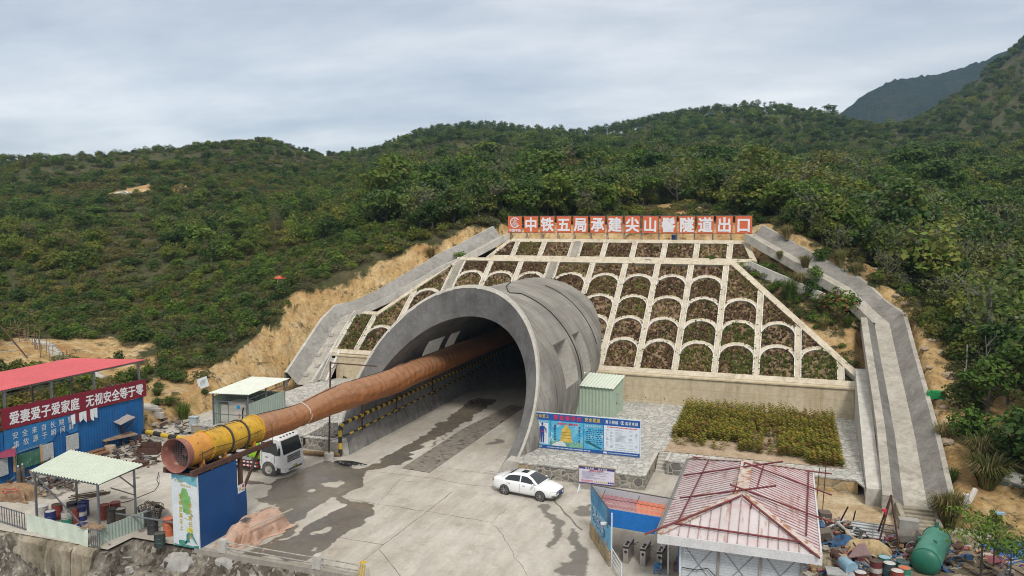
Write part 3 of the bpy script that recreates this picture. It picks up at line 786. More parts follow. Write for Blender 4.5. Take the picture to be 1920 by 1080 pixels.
cb.tube([outer(R_(18+55*i/24),73.2+1.0*(i/24),1.006)for i in range(25)],0.035,6)
obj('cable',cb,M_BLACK,hood)
def striped(path,r,step,n=10):
 mb=MB();P=[np.array(p,float)for p in path];k=0
 for a,b in zip(P[:-1],P[1:]):
  L=np.linalg.norm(b-a);m_=max(1,int(round(L/step)))
  for i in range(m_):
   mb.tube([a+(b-a)*i/m_,a+(b-a)*(i+1)/m_],r,n,k%2,cap=False);k+=1
 return mb
pt=thing('striped_pipe','yellow and black striped water pipes along the left tunnel wall','pipe',(-31.6,50.6,0))
obj('main_pipe',striped([(-31.65,50.45,0.1),(-31.65,50.45,2.05),(-31.62,50.52,2.3),(-31.55,50.75,2.47),(-31.5,51.3,2.5),(-31.5,90,2.5)],0.15,0.45),[M_HBLK,M_YEL],pt,smooth=60)
obj('thin_pipe',striped([(-31.5,50.7,1.55),(-31.3,51.2,1.6),(-31.3,88,1.75)],0.07,0.6,6),[M_HBLK,M_YEL],pt,smooth=60)
for v in(53.4,59.2,66.5):
 bk=MB();bk.bar((-31.45,v,1.3),(-31.45,v,3.3),0.07,0.1);bk.bar((-31.9,v,2.3),(-31.2,v,2.3),0.08);bk.bar((-31.9,v,1.52),(-31.1,v,1.52),0.08);obj('bracket',bk,M_RUST,pt)
gp=MB();gp.tube([(-31.65,50.45,0.16),(-33.0,50.0,0.2),(-35.0,49.7,0.25)],0.16,10);obj('ground_pipe',gp,pm('rusty_ochre',(0.25,0.16,0.06),(0.12,0.08,0.05),scale=4),pt,smooth=60)
sp=MB();q=[px_poly([c_],520,520,1/3.0)[0]for c_ in((700,1075),(855,1100),(1390,730),(1310,720),(1050,850))]
sp.prism([tuple(c_)for c_ in q],(0,0,0.006),(1,0,0),(0,1,0),(0,0,0.03))
single('road_plate','dirty dark steel plate lying on the tunnel floor','steel plate',sp,pm('plate_dirt',(0.17,0.15,0.13),(0.25,0.225,0.19),scale=0.8,spot=(0.07,0.06,0.055),spots=(0.52,0.62),rough=0.6),(*q[0],0))
hs=MB();r_=np.random.default_rng(3);c0=G(655,872)
for k in range(4):
 hs.tube([(c0[0]+math.cos(a)*(0.5+0.25*k)*r_.uniform(.7,1.2),c0[1]+math.sin(a)*0.35*r_.uniform(.7,1.2),0.05+0.04*k)for a in np.linspace(0,5.2,14)],0.035,6)
single('hose_coil','black hose lying in loops at the foot of the left tunnel wall','hose',hs,M_BLACK,(c0[0],c0[1],0),smooth=60)
def drains(mb,u0,u1,v,z,step,mi=1):
 u=u0
 while u<u1:mb.bb((u-.045,v-.012,z-.045),(u+.045,v+.05,z+.045),mi);u+=step
wb=MB();wb.bb((-16.95,71.68,-0.1),(5.88,72.5,3.5));drains(wb,-15.5,5,71.68,1.45,1.75)
wb.bb((-17.0,71.55,3.5),(5.9,72.75,3.62));wb.bb((-16.9,71.63,1.0),(5.8,71.7,1.12))
rw=single('retaining_wall','long beige concrete retaining wall below the right part of the planted slope','retaining wall',wb,[M_BEIGE,M_DARK],(-6,71.68,0))
wb=MB();wb.bb((-45.95,72.0,0.5),(-33.0,72.6,3.4));wb.bb((-46.0,71.9,3.4),(-33.0,72.75,3.52))
single('retaining_wall','short beige concrete wall between the left stair and the tunnel mouth','retaining wall',wb,[M_BEIGE,M_DARK],(-40,72.0,0.5))
SA=math.atan(SL);CS,SS=math.cos(SA),math.sin(SA)
def LP(u,s,n=0.0):return(u,V0+s*CS-n*SS,Z0+s*SS+n*CS)
def s_of_z(z):return(z-Z0)/SS
def s_of_v(v):return(v-V0)/CS
RIBS=[-46.2,-43.5,-40.2,-36.3,-32.4,-28.7,-24.8,-20.3,-16.62,-13.08,-9.53,-5.91,-2.28,1.28,4.85]
STAIR=(-36.3,-24.8)
STOP=s_of_v(85.05)
def vmax(u):
 if u>-5.2:return 85.1-(u+5.2)*1.01
 if u<-43.45:return 77.5
 if u<-36.9:return 84.8+(u+36.9)*1.17
 return 85.1
def smax(u):return s_of_v(vmax(u))
def s_hood(u,R=7.95):
 d=abs(u-UC)
 if d>=R:return-9.0
 return s_of_z(ZO+math.sqrt(R*R-d*d))
APEX=[s_of_z(z)for z in(5.98,7.85,9.77,11.79)]
lat=thing('lattice_slope','large concrete arch lattice on the planted slope behind the tunnel','slope lattice',(-20,72.6,3.5))
fr=MB()
def slab(mb,u0,u1,s0,s1,h,mi=0,d=0.5):
 if s1-s0<0.05:return
 P=[LP(u0,s0,-d),LP(u1,s0,-d),LP(u1,s1,-d),LP(u0,s1,-d),LP(u0,s0,h),LP(u1,s0,h),LP(u1,s1,h),LP(u0,s1,h)]
 mb.add(P,[(0,3,2,1),(4,5,6,7),(0,1,5,4),(1,2,6,5),(2,3,7,6),(3,0,4,7)],mi)
def hw(u):return 0.68 if u in STAIR else 0.30
kb=MB();wh=MB();STP=[]
for u in RIBS:
 w=hw(u);lo=max(0.0,s_hood(u-w),s_hood(u+w));hi=smax(u)
 slab(fr,u-w,u+w,lo,hi,0.20)
 for e in(-w+0.04,w-0.04):slab(kb,u+e-0.05,u+e+0.05,max(lo,0.6),hi-0.3,0.29,d=0.0)
 if u in STAIR:
  stp=MB();k=int((hi-lo)/0.33)
  for i in range(k):
   s=lo+(i+0.5)*(hi-lo)/k
   p=LP(u,s,0.2);stp.box((u,p[1],p[2]+0.02),(0.78,0.30,0.2))
  STP.append(stp)
 else:
  for a in APEX:
   if a-1.2<hi-0.4 and a-1.2>lo:wh.box(LP(u,a-1.35,0.2),(0.09,0.09,0.04),ax=[(1,0,0),(0,CS,SS),(0,-SS,CS)])
def hood_free(u,s):return s>s_hood(u)
bays=[]
for i in range(len(RIBS)-1):
 ul,ur=RIBS[i]+hw(RIBS[i]),RIBS[i+1]-hw(RIBS[i+1]);uc=(ul+ur)/2;r_in=(ur-ul)/2
 rows_=[]
 if i>0:
  for k,ap in enumerate(APEX):
   c_s=ap-r_in;off=0.6 if uc>-5.95 else(-0.6 if uc<-36 else 0)
   if ap+0.38>s_of_v(vmax(uc+off)):break
   rows_.append(ap)
   seg=22;prev=None
   for j in range(seg+1):
    an=math.pi*j/seg
    ui,si=uc+r_in*math.cos(an),c_s+r_in*math.sin(an)
    ro=r_in+0.50;uo,so_=uc+min(max(ro*math.cos(an),-r_in-0.25),r_in+0.25),c_s+ro*math.sin(an)
    if so_>smax(uo)+0.1:so_=smax(uo)+0.1
    cur=(ui,si,uo,so_)
    if prev and hood_free(ui,si)and hood_free(prev[0],prev[1]):
     a,b=prev,cur
     fr.add([LP(a[0],a[1],-.4),LP(a[2],a[3],-.4),LP(b[2],b[3],-.4),LP(b[0],b[1],-.4),LP(a[0],a[1],.17),LP(a[2],a[3],.17),LP(b[2],b[3],.17),LP(b[0],b[1],.17)],[(4,5,6,7),(0,4,7,3),(1,2,6,5),(0,1,5,4),(3,7,6,2)])
     m0=[0.22*a[2]+0.78*a[0],0.22*a[3]+0.78*a[1]];m1=[0.22*b[2]+0.78*b[0],0.22*b[3]+0.78*b[1]]
     kb.add([LP(a[0],a[1],.175),LP(m0[0],m0[1],.175),LP(m1[0],m1[1],.175),LP(b[0],b[1],.175),LP(a[0],a[1],.25),LP(m0[0],m0[1],.25),LP(m1[0],m1[1],.25),LP(b[0],b[1],.25)],[(4,5,6,7),(0,4,7,3),(1,2,6,5)])
    prev=cur
 lim=[None]+rows_
 for k in range(len(rows_)+1):
  lo_c=(lambda u,a=lim[k]:0.5 if a is None else(a-r_in)+math.sqrt(max(0,(r_in+0.30)**2-(u-uc)**2)))
  hi_c=(lambda u,a=(rows_[k]if k<len(rows_)else None):smax(u)-0.25 if a is None else min((a-r_in)+math.sqrt(max(0,(r_in+0.03)**2-(u-uc)**2)),smax(u)-0.2))
  bays.append((ul,ur,lo_c,hi_c,i,k))
for u0,u1 in((-46.5,-33.2),(-16.9,6.3)):slab(fr,u0,u1,-0.1,0.5,0.26)
slab(fr,-36.9,-5.0,STOP-0.05,STOP+0.5,0.24)
def edge_beam(p,q,w=0.5,h=0.3):
 a,b=np.array(p),np.array(q);d=(b-a)/np.linalg.norm(b-a);nn=np.array([-d[1],d[0]])*w/2
 P=[a+nn,a-nn,b-nn,b+nn]
 fr.add([LP(*c_,-.5)for c_ in P]+[LP(*c_,h)for c_ in P],[(0,3,2,1),(4,5,6,7),(0,1,5,4),(1,2,6,5),(2,3,7,6),(3,0,4,7)])
edge_beam((-5.3,s_of_v(85.3)),(6.35,s_of_v(73.4)),0.62)
edge_beam((-36.7,s_of_v(85.05)),(-43.4,s_of_v(77.35)),0.5)
edge_beam((-43.2,s_of_v(77.5)),(-46.5,s_of_v(77.5)),0.5,0.28)
fr.merge(kb,1);fr.merge(wh,2);obj('concrete_frame',fr,[M_FRAME,M_KERB,M_DARK],lat)
M_STAIR=concrete('stair_concrete',(0.36,0.34,0.29),light=(0.45,0.43,0.38))
for stp in STP:obj('stair_flight',stp,M_STAIR,lat)
m,t=newmat('bay_soil');p=t.pos()
c=t.ramp(t.noise(p,1.1,7,0.7),[(0.3,(0.13,0.085,0.055)),(0.5,(0.22,0.15,0.09)),(0.7,(0.33,0.235,0.14))])
t.base(t.mix(1.0,c,t.ramp(t.noise(p,6,6,0.75),[(0.3,0.5),(0.7,1.35)]),'MULTIPLY'));t.rough(1.0);t.bump(t.noise(p,7,6,0.75),1.0,0.1);M_BSOIL=m
def leafmat(name,stops,trans=0.25,rnd=True):
 m,t=newmat(name)
 at=t.node('ShaderNodeAttribute',attribute_name='tint').outputs['Fac']
 oi=t.node('ShaderNodeObjectInfo').outputs['Random']
 fac=t.math('ADD',t.math('MULTIPLY',at,0.55 if rnd else 1.0),t.math('MULTIPLY',oi,0.45 if rnd else 0.0))
 c=t.ramp(fac,stops)
 if rnd:c=t.mix(1.0,c,t.ramp(t.noise(t.pos(),.035,5,.6),[(.34,(.72,.86,.86)),(.5,(1.0,1.0,1.0)),(.66,(1.32,1.05,.85))]),'MULTIPLY')
 t.base(c);t.rough(0.62);t.bs.inputs['Specular IOR Level'].default_value=0.18
 tr=t.node('ShaderNodeBsdfTranslucent');t.lk(c,tr.inputs['Color'])
 mx=t.node('ShaderNodeMixShader');mx.inputs[0].default_value=trans
 out=t.n['Material Output'];t.lk(t.bs.outputs[0],mx.inputs[1]);t.lk(tr.outputs[0],mx.inputs[2]);t.lk(mx.outputs[0],out.inputs['Surface'])
 return m
M_DRY=leafmat('dry_bay_plants',[(0.0,(0.12,0.075,0.05)),(0.35,(0.21,0.125,0.08)),(0.6,(0.27,0.185,0.095)),(0.85,(0.22,0.20,0.07)),(1.0,(0.34,0.31,0.08))],rnd=False)
M_GRN=leafmat('green_bay_plants',[(0.0,(0.10,0.08,0.045)),(0.3,(0.15,0.14,0.055)),(0.65,(0.13,0.165,0.04)),(1.0,(0.22,0.27,0.06))],rnd=False)
def set_tint(o,vals):
 a=o.data.attributes.new('tint','FLOAT','FACE');a.data.foreach_set('value',np.asarray(vals,np.float32))
def make_bay(parent,ul,ur,lo_c,hi_c,green,LPf=None,sh=None):
 LPf=LPf or LP;sh=sh or s_hood
 mb=MB();NC=12;us=[ul+(ur-ul)*j/NC for j in range(NC+1)]
 cols=[];area=0
 for u in us:
  a=max(lo_c(u),sh(u)if sh else-9);b=hi_c(u)
  cols.append((u,a,b)if b>a+0.05 else None)
 for j in range(NC):
  if cols[j]and cols[j+1]:
   (u0,a0,b0),(u1,a1,b1)=cols[j],cols[j+1]
   area+=(u1-u0)*((b0-a0)+(b1-a1))/2
   for k in range(4):
    t0,t1=k/4,(k+1)/4
    mb.add([LPf(u0,a0+(b0-a0)*t0,.02),LPf(u1,a1+(b1-a1)*t0,.02),LPf(u1,a1+(b1-a1)*t1,.02),LPf(u0,a0+(b0-a0)*t1,.02)],[(0,1,2,3)],0)
 if area<0.15:return
 tint=[0.0]*len(mb.f)
 n=int(area*28*rng.uniform(.55,1.25));dryk=rng.uniform(-.22,.2);ok=[c_ for c_ in cols if c_]
 for _ in range(n):
  u,a,b=ok[rng.integers(len(ok))];u=u+rng.uniform(-.5,.5)*(ur-ul)/NC;u=min(max(u,ul+.05),ur-.05)
  s=a+0.08+(b-a-0.16)*rng.random()
  g=green>rng.random()if vnoise(u*0.8,s*0.8,5)>0.35 else False
  tall=rng.uniform(0.12,0.34)*(1.25 if g else 1.0);ti=float(np.clip(rng.normal(0.45,0.25)+dryk,0,1))
  base_=np.array(LPf(u,s,0.0))
  for _b in range(3):
   an=rng.uniform(0,6.28);w=rng.uniform(0.05,0.12)
   dx=np.array([math.cos(an),math.sin(an),0])*w;lean=np.array([rng.normal(0,.1),rng.normal(-.05,.1),tall])
   tip=base_+lean
   mb.add([base_-dx,base_+dx,tip+dx*0.9,tip-dx*0.7],[(0,1,2,3)],2 if g else 1);tint.append(ti)
 o=obj('planted_bay',mb,[M_BSOIL,M_DRY,M_GRN],parent);set_tint(o,tint)
for ul,ur,lo_c,hi_c,i,k in bays:
 uc=(ul+ur)/2
 green=({0:0.75,1:0.6}.get(k,0.14)if uc>-10 else(0.35 if uc<-38 else 0.1))*rng.uniform(.6,1.35)
 make_bay(lat,ul,ur,lo_c,hi_c,green)
bm=MB();bm.bb((-37.3,85.2,12.2),(-3.6,88.1,13.26));bm.bb((-37.0,87.3,13.26),(-3.4,87.42,13.38));bm.bb((-37.0,86.75,13.26),(-3.4,86.9,13.36))
bm.bb((-37.0,86.9,13.262),(-3.4,87.3,13.27),1)
berm=struct('berm_walkway',bm,[M_FRAME,pm('gutter_dark',(0.07,0.065,0.06),rough=0.9)])
lt=MB();lt.bb((-14.75,86.25,13.28),(-14.15,86.6,13.62));lt.bb((-14.68,86.24,13.34),(-14.22,86.27,13.56),1)
single('junction_box','small pale green box on the walkway between the two lattices','box',lt,[M_STEEL,pm('box_green',(0.35,0.42,0.38))],(-14.45,86.4,13.28))
lat2=thing('upper_lattice_slope','short upper concrete lattice of planted rectangles below the orange sign','slope lattice',(-18,88.1,13.3))
def LP2(u,s,n=0.0):return(u,88.1+s*CS-n*SS,13.3+s*SS+n*CS)
S2=3.35
f2=MB();k2=MB();st2=MB()
def slab2(mb,P,h,d=0.45):
 mb.add([LP2(*c_,-d)for c_ in P]+[LP2(*c_,h)for c_ in P],[(0,3,2,1),(4,5,6,7),(0,1,5,4),(1,2,6,5),(2,3,7,6),(3,0,4,7)])
def u2(x,y,top):
 v=88.1+(S2 if top else 0)*CS;return PV(x,y,v)[0]
ribs2=[u2(938+0,478,0),-30.3,-27.3,-23.7,-20.2,-16.65,-13.1,-9.55,-5.95,u2(1410,484,0)]
L0,R0=-34.0,-3.2;L1,R1=-32.2,-4.3
inner2=[-31.0,-27.6,-23.5,-20.05,-16.6,-13.1,-9.5,-5.9]
for u in inner2:
 w=0.75 if u==-23.5 else 0.32
 slab2(f2,[(u-w,0.3),(u+w,0.3),(u+w,S2-0.2),(u-w,S2-0.2)],0.2)
 for e_ in(-w+.05,w-.05):slab2(k2,[(u+e_-.05,.4),(u+e_+.05,.4),(u+e_+.05,S2-.3),(u+e_-.05,S2-.3)],0.28,0)
 if u==-23.5:
  for i in range(10):pp=LP2(u,0.4+i*0.3,0.2);st2.box((u,pp[1],pp[2]),(0.8,0.28,0.2))
slab2(f2,[(L0-.3,-0.1),(R0+.3,-0.1),(R0,0.45),(L0,0.45)],0.23)
slab2(f2,[(L1,S2-.35),(R1,S2-.35),(R1-.3,S2+0.25),(L1+.3,S2+0.25)],0.25)
slab2(f2,[(L0-.3,0),(L0+.35,0),(L1+.35,S2),(L1-.2,S2)],0.27);slab2(f2,[(R0-.35,0),(R0+.3,0),(R1+.2,S2),(R1-.35,S2)],0.27)
f2.merge(k2,1);obj('concrete_frame',f2,[M_FRAME,M_KERB],lat2);obj('stair_flight',st2,bpy.data.materials['stair_concrete'],lat2)
edges2=[None]+inner2+[None]
for a,b in zip(edges2[:-1],edges2[1:]):
 ul=(a+(0.75 if a==-23.5 else .32))if a else L0+.3;ur=(b-(0.75 if b==-23.5 else .32))if b else R0-.3
 lo_c=(lambda u:0.45);hi_c=(lambda u:min(S2-0.35,((u-L0-.3)/(L1-L0)*S2 if u<L1+.35 else 9),((R0-.3-u)/(R0-R1)*S2 if u>R1-.35 else 9)))
 make_bay(lat2,ul,ur,lo_c,hi_c,0.12,LP2,lambda u:-9)
M_OR=pm('sign_orange',(0.62,0.13,0.045),(0.56,0.115,0.04),rough=0.5)
M_WHT=pm('sign_white',(0.72,0.71,0.74),(0.66,0.65,0.68),rough=0.5)
sg=thing('hillside_sign','long row of orange panels with white characters above the slope','sign',(-18,91.7,15.5))
SV=91.5;U0,PIT,PWD=-32.72,2.094,1.80;ZB,ZT=16.44,18.40
sf=MB()
for zf in(ZB-0.02,(ZB+ZT)/2,ZT+0.04):sf.bar((U0-0.1,SV+0.12,zf),(U0+13*PIT+PWD+0.1,SV+0.12,zf),0.06)
for i in range(15):
 u=U0+0.25+i*(13*PIT+PWD-0.5)/14
 sf.bar((u,SV+0.16,15.0),(u,SV+0.16,ZT+0.1),0.07);sf.bar((u+0.12,SV+0.16,15.0),(u+0.12,SV+0.16,ZB),0.05);sf.bar((u,SV+0.16,ZB+.4),(u,SV+1.5,15.2),0.05)
obj('steel_frame',sf,M_STEEL,sg)
CH='中铁五局承建尖山髻隧道出口'
for i in range(14):
 u=U0+i*PIT
 pb=MB();pb.bb((u,SV-0.05,ZB),(u+PWD,SV+0.05,ZT));pnl=obj('letter_panel',pb,M_OR,sg)
 lb_=MB();c0=(u+PWD/2,SV-0.055,(ZB+ZT)/2)
 if i:
  letter(lb_,CH[i-1],c0,(1,0,0),(0,0,1),1.66,1.76,lift=0.02,bold=0.03)
  obj('character',lb_,M_WHT,pnl)
 else:
  cc=np.array(c0)+np.array([0,0,0.22]);ring=[]
  for a in np.linspace(R_(35),R_(325),40):ring.append(((cc[0]+.5*math.cos(a),SV-.075,cc[2]+.52*math.sin(a)),(cc[0]+.62*math.cos(a),SV-.075,cc[2]+.64*math.sin(a))))
  lb_.grid([[r0 for r0,r1 in ring],[r1 for r0,r1 in ring]])
  for x0,x1,z0,z1 in((-.05,.05,-.3,.46),(-.28,.28,.2,.28),(-.22,.22,.02,.1),(-.42,.45,-.2,-.12),(-.35,.62,-.34,-.27),(-.2,-.13,-.1,.28),(.13,.2,-.1,.28)):
   lb_.quad((cc[0]+x0,SV-.076,cc[2]+z0),(cc[0]+x1,SV-.076,cc[2]+z0),(cc[0]+x1,SV-.076,cc[2]+z1),(cc[0]+x0,SV-.076,cc[2]+z1))
  obj('emblem',lb_,M_WHT,pnl)
  tb=MB();text(tb,'中国中铁',(u+0.3,SV-.055,ZB+.24),(1,0,0),(0,0,1),0.40,0.4,0.4,lift=.02,bold=.02);obj('caption',tb,M_WHT,pnl)
bl=MB();bp=PV(1264,444,92.6);bl.lathe([(0,0),(.3,0),(.31,.45),(.3,.9),(0,.9)],(bp[0],92.6,15.35),n=14);single('blue_drum','blue drum standing behind the posts of the orange sign','drum',bl,pm('drum_blue',(0.03,0.09,0.24)),(bp[0],92.6,15.35),smooth=40)
def sweep(path,sec,mb,mi=0):
 P=[np.array(p,float)for p in path];rows=[]
 for i,p in enumerate(P):
  d0=(P[i]-P[i-1])[:2]if i>0 else(P[1]-P[0])[:2];d1=(P[i+1]-P[i])[:2]if i<len(P)-1 else d0
  d0=d0/np.linalg.norm(d0);d1=d1/np.linalg.norm(d1)
  n0=np.array([d0[1],-d0[0]]);n1=np.array([d1[1],-d1[0]]);n=n0+n1;n/=np.linalg.norm(n);n/=max(0.5,n@n0)
  rows.append([(p[0]+n[0]*o,p[1]+n[1]*o,p[2]+h)for o,h in sec])
 mb.grid(rows,mi)
 return rows
def densify(path,n):
 out=[]
 for a,b in zip(path[:-1],path[1:]):
  for i in range(n):out.append(tuple(np.array(a)+(np.array(b)-np.array(a))*i/n))
 return out+[path[-1]]
chr_=thing('drainage_channel','wide concrete drainage chute running down the right side of the slope','drainage channel',(8,51,0))
pr_=densify([(7.85,51.3,0.68),(8.3,60.1,2.75),(8.4,66.3,4.6),(8.5,72.5,6.3),(8.6,79.3,8.4),(5.6,83.2,11.3),(-3.7,90.6,16.4)],4)
BN=17;lo_,up_=pr_[:BN],pr_[BN-1:]
f=MB();sweep(pr_,[(-0.65,0.0),(0.65,0.0)],f);f.quad((7.2,51.3,0.68),(8.5,51.3,0.68),(8.5,51.3,-0.2),(7.2,51.3,-0.2));obj('channel_floor',f,M_CHAN,chr_)
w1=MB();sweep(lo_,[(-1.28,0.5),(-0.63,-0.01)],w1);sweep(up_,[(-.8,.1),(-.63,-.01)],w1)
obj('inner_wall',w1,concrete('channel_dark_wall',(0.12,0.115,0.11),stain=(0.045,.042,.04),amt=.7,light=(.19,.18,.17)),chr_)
w2=MB();sweep(pr_,[(0.63,-0.01),(1.72,1.0)],w2);obj('outer_wall',w2,M_CHANW,chr_)
w3=MB();sweep(pr_,[(1.72,1.002),(2.02,1.03),(2.08,0.2),(2.12,-0.6)],w3);sweep(lo_,[(-1.85,-0.5),(-1.84,0.48),(-1.28,0.502)],w3);sweep(up_,[(-1.1,-0.8),(-1.0,.1),(-0.8,0.102)],w3)
w3.add([(6.0,51.3,-0.2),(7.22,51.3,-0.2),(7.22,51.3,0.66),(6.57,51.3,1.18),(6.0,51.3,1.16)],[(0,1,2,3,4)]);w3.add([(8.48,51.3,0.67),(9.57,51.3,1.68),(9.9,51.3,1.7),(9.97,51.3,-0.2),(8.48,51.3,-0.2)],[(0,4,3,2,1)])
obj('coping',w3,M_CHAN,chr_)
ss_=MB()
for i in range(6):ss_.bb((7.0,51.28-0.36*(6-i),-0.05),(8.7,51.26-(0.36*(5-i)),0.115*(i+1)))
ss_.bb((6.72,48.9,-0.05),(6.98,51.28,0.85));ss_.bb((8.72,49.0,-0.05),(8.95,51.28,0.5))
obj('outfall_steps',ss_,concrete('old_concrete',(0.24,0.21,0.16),light=(0.36,0.32,0.25),stain=(0.08,.07,.05)),chr_)
pp=MB();sec=lambda v,zt:[(5.2+.037*(v-53),v,0.3),(5.24+.036*(v-53),v,zt),(6.12+.038*(v-53),v,zt+.03),(6.12+.038*(v-53),v,-.3)]
pp.grid([sec(v,zt)for v,zt in((52.6,1.1),(58,2.05),(66,3.7),(72.4,5.0),(73.0,5.1))]);pp.add(sec(52.6,1.1)+[(5.19,52.6,-.2),(6.1,52.6,-.2)],[(4,5,3,2,1,0)])
single('parapet_wall','pale concrete parapet sloping down between the terrace and the right chute','wall',pp,concrete('pale_concrete',(0.40,0.385,0.345),light=(0.52,0.505,0.465),stain=(.2,.185,.16),amt=.55),(5.4,60,0))
chl=thing('drainage_channel','concrete drainage chute with baffle blocks on the left side of the slope','drainage channel',(-47.5,69,0.9))
pl_=densify([(-47.35,68.6,0.75),(-47.35,77.3,6.9),(-43.4,79.9,9.0),(-38.6,84.2,12.4),(-36.0,87.5,14.0),(-33.4,91.5,16.0)],5)
f=MB();sweep(pl_,[(-0.72,0),(0.78,0)],f);obj('channel_floor',f,M_CHAN,chl)
w1=MB();sweep(pl_,[(-2.0,1.2),(-0.70,-0.01)],w1);obj('outer_wall',w1,concrete('left_channel_wall',(0.21,0.202,0.185),light=(0.31,0.30,0.28),stain=(0.09,.085,.078),amt=.7),chl)
w3=MB();sweep(pl_,[(-2.4,-0.6),(-2.32,1.18),(-2.0,1.202)],w3);sweep(pl_,[(0.76,-.01),(0.8,0.32),(1.1,0.33),(1.12,-.5)],w3);obj('coping',w3,M_COPE,chl)
bf=MB()
for i,s in enumerate((0.12,0.25,0.4,0.55,0.7,0.88)):
 p0=np.array([-47.35,68.6,.75])*(1-s)+np.array([-47.35,77.3,6.9])*s
 bf.box((p0[0]+(0.4 if i%2 else-0.35),p0[1],p0[2]+.14),(0.55,0.3,0.34))
obj('baffle_blocks',bf,M_COPE,chl)
sl=thing('side_stair','steep little concrete stair beside the left drainage chute','stair',(-45.9,70.3,1))
st_=MB()
for i in range(11):st_.bb((-46.15,70.2+i*0.2,0.8),(-45.5,72.7,1.0+0.235*(i+1)))
obj('flight',st_,M_COPE,sl)
for u in(-46.28,-45.37):
 cb_=MB();cb_.bar((u,70.0,0.95),(u,72.7,3.75),0.24,0.5);obj('cheek_wall',cb_,M_KERB,sl)
tr=thing('stone_terrace','raised stone terrace right of the tunnel mouth carrying the blue notice board','terrace',(-13,50.7,0))
pv=MB();pv.prism([(-17.45,50.6),(-8.42,50.6),(-8.42,56.45),(-7.62,56.45),(-7.62,54.45),(4.7,54.45),(5.18,53.0),(5.9,71.7),(-17.45,71.7)],(0,0,0.9),(1,0,0),(0,1,0),(0,0,0.1))
obj('paving',pv,M_PAVE,tr)
mw=MB();mw.bb((-17.35,50.64,-0.1),(-8.46,51.1,0.9));mw.bb((-8.9,51.1,-0.1),(-8.46,56.4,0.9));mw.bb((-7.6,54.49,-0.1),(-3.0,54.9,0.9));mw.bb((-7.6,54.9,-.1),(-7.2,56.4,.9))
obj('stone_wall',mw,M_STONE,tr)
mw=MB();mw.bb((-3.0,54.49,-0.1),(4.9,54.9,0.9));obj('stone_wall',mw,M_STONEW,tr,label='ochre stained stretch of the stone wall')
cp=MB();cp.bb((-8.62,50.56,1.0),(-8.38,56.45,1.06));cp.bb((-7.66,54.4,1.0),(-7.46,56.5,1.06));obj('coping',cp,M_COPE,tr)
ts=MB()
for i in range(6):ts.bb((-8.4,54.7+0.32*i,-0.05),(-7.64,54.7+0.32*(i+1)+(0.0 if i<5 else-.02),0.165*(i+1)))
obj('steps',ts,M_COPE,tr)
tl=thing('stone_terrace','raised stone paved terrace left of the tunnel mouth behind the truck','terrace',(-38,51.2,0))
pv=MB();pv.prism([(-46.5,51.2),(-32.6,51.2),(-32.6,72.0),(-45.2,72.0),(-46.5,68.5)],(0,0,0.9),(1,0,0),(0,1,0),(0,0,0.1));obj('paving',pv,M_PAVE,tl)
mw=MB();mw.bb((-46.45,51.24,-0.1),(-32.65,51.7,0.9));mw.bb((-46.45,51.7,-0.1),(-46.0,68.4,0.9));obj('stone_wall',mw,M_STONE,tl)
mw=MB();mw.bb((-35.6,51.18,1.0),(-35.3,54.6,1.12));mw.bb((-35.3,54.3,1.0),(-32.8,54.6,1.12));obj('coping',mw,M_COPE,tl)
gr_=MB();r_=np.random.default_rng(5)
for _ in range(260):
 x,y=r_.uniform(-35.1,-32.9),r_.uniform(51.6,54.2);s=r_.uniform(.08,.22);gr_.box((x,y,1.0+s*.3+(y-51.6)*.12),(s,s*r_.uniform(.7,1.2),s*.8),ax=np.linalg.qr(r_.normal(size=(3,3)))[0])
o=single('stone_heap','heap of grey broken stone in the corner by the left tunnel wall','stone heap',gr_,pm('broken_stone',(0.2,0.19,0.175),(0.12,0.115,0.105),scale=2),(-34,53,1));o['kind']='stuff'
dw=MB();a,b=PLN(1400,498),PLN(1542,560)
for off in(0,):
 A_=np.array(a)+(0,0,-.3);B_=np.array(b)+(0,0,-.3);d=(B_-A_);n_=np.array([d[1],-d[0],0]);n_/=np.linalg.norm(n_)
 dw.bar(A_,B_,0.3,1.7)
single('ditch_wall','low grey concrete ditch wall in the scrub right of the lattice','wall',dw,M_COPE,tuple(a))
M_TIN=pm('tin_pale_green',(0.56,0.61,0.52),(0.50,0.56,0.47),rough=0.45)
M_TINW=pm('tin_white_green',(0.66,0.69,0.62),(0.58,0.62,0.54),rough=0.45,streak=(0.40,0.38,0.30),amt=.3)
M_TING=pm('tin_grey_green',(0.33,0.40,0.35),(0.29,0.355,0.31),rough=0.5)
M_BLUE=pm('panel_blue',(0.004,0.062,0.21),(0.004,0.045,0.16),rough=0.5,scale=0.8)
M_BLUEL=pm('poster_blue',(0.02,0.16,0.38),(0.016,0.12,0.32),rough=0.55,scale=0.8)
M_RED=pm('banner_red',(0.20,0.012,0.03),(0.16,0.01,0.026),rough=0.55)
M_PINK=pm('roof_red',(0.52,0.09,0.10),(0.45,0.08,0.09),rough=0.5,scale=0.5)
M_PAPER=pm('poster_white',(0.62,0.66,0.68),(0.52,0.57,0.6),rough=0.6)
M_GOLD=pm('lettering_gold',(0.55,0.40,0.05),(0.48,0.33,0.05),rough=0.5)
M_FANY=pm('fan_yellow',(0.58,0.35,0.025),(0.46,0.25,0.02),rough=0.5,scale=1.4,spot=(0.10,0.045,0.02),spots=(0.6,0.7),streak=(0.16,0.09,0.03),amt=0.6)
M_FANO=pm('fan_orange',(0.56,0.27,0.05),(0.46,0.2,0.035),rough=0.5,scale=1.4,spot=(0.14,0.05,0.03),spots=(0.58,0.68))
M_BELL=pm('bell_primer',(0.30,0.125,0.095),(0.2,0.075,0.06),rough=0.7,spot=(0.4,0.27,0.2))
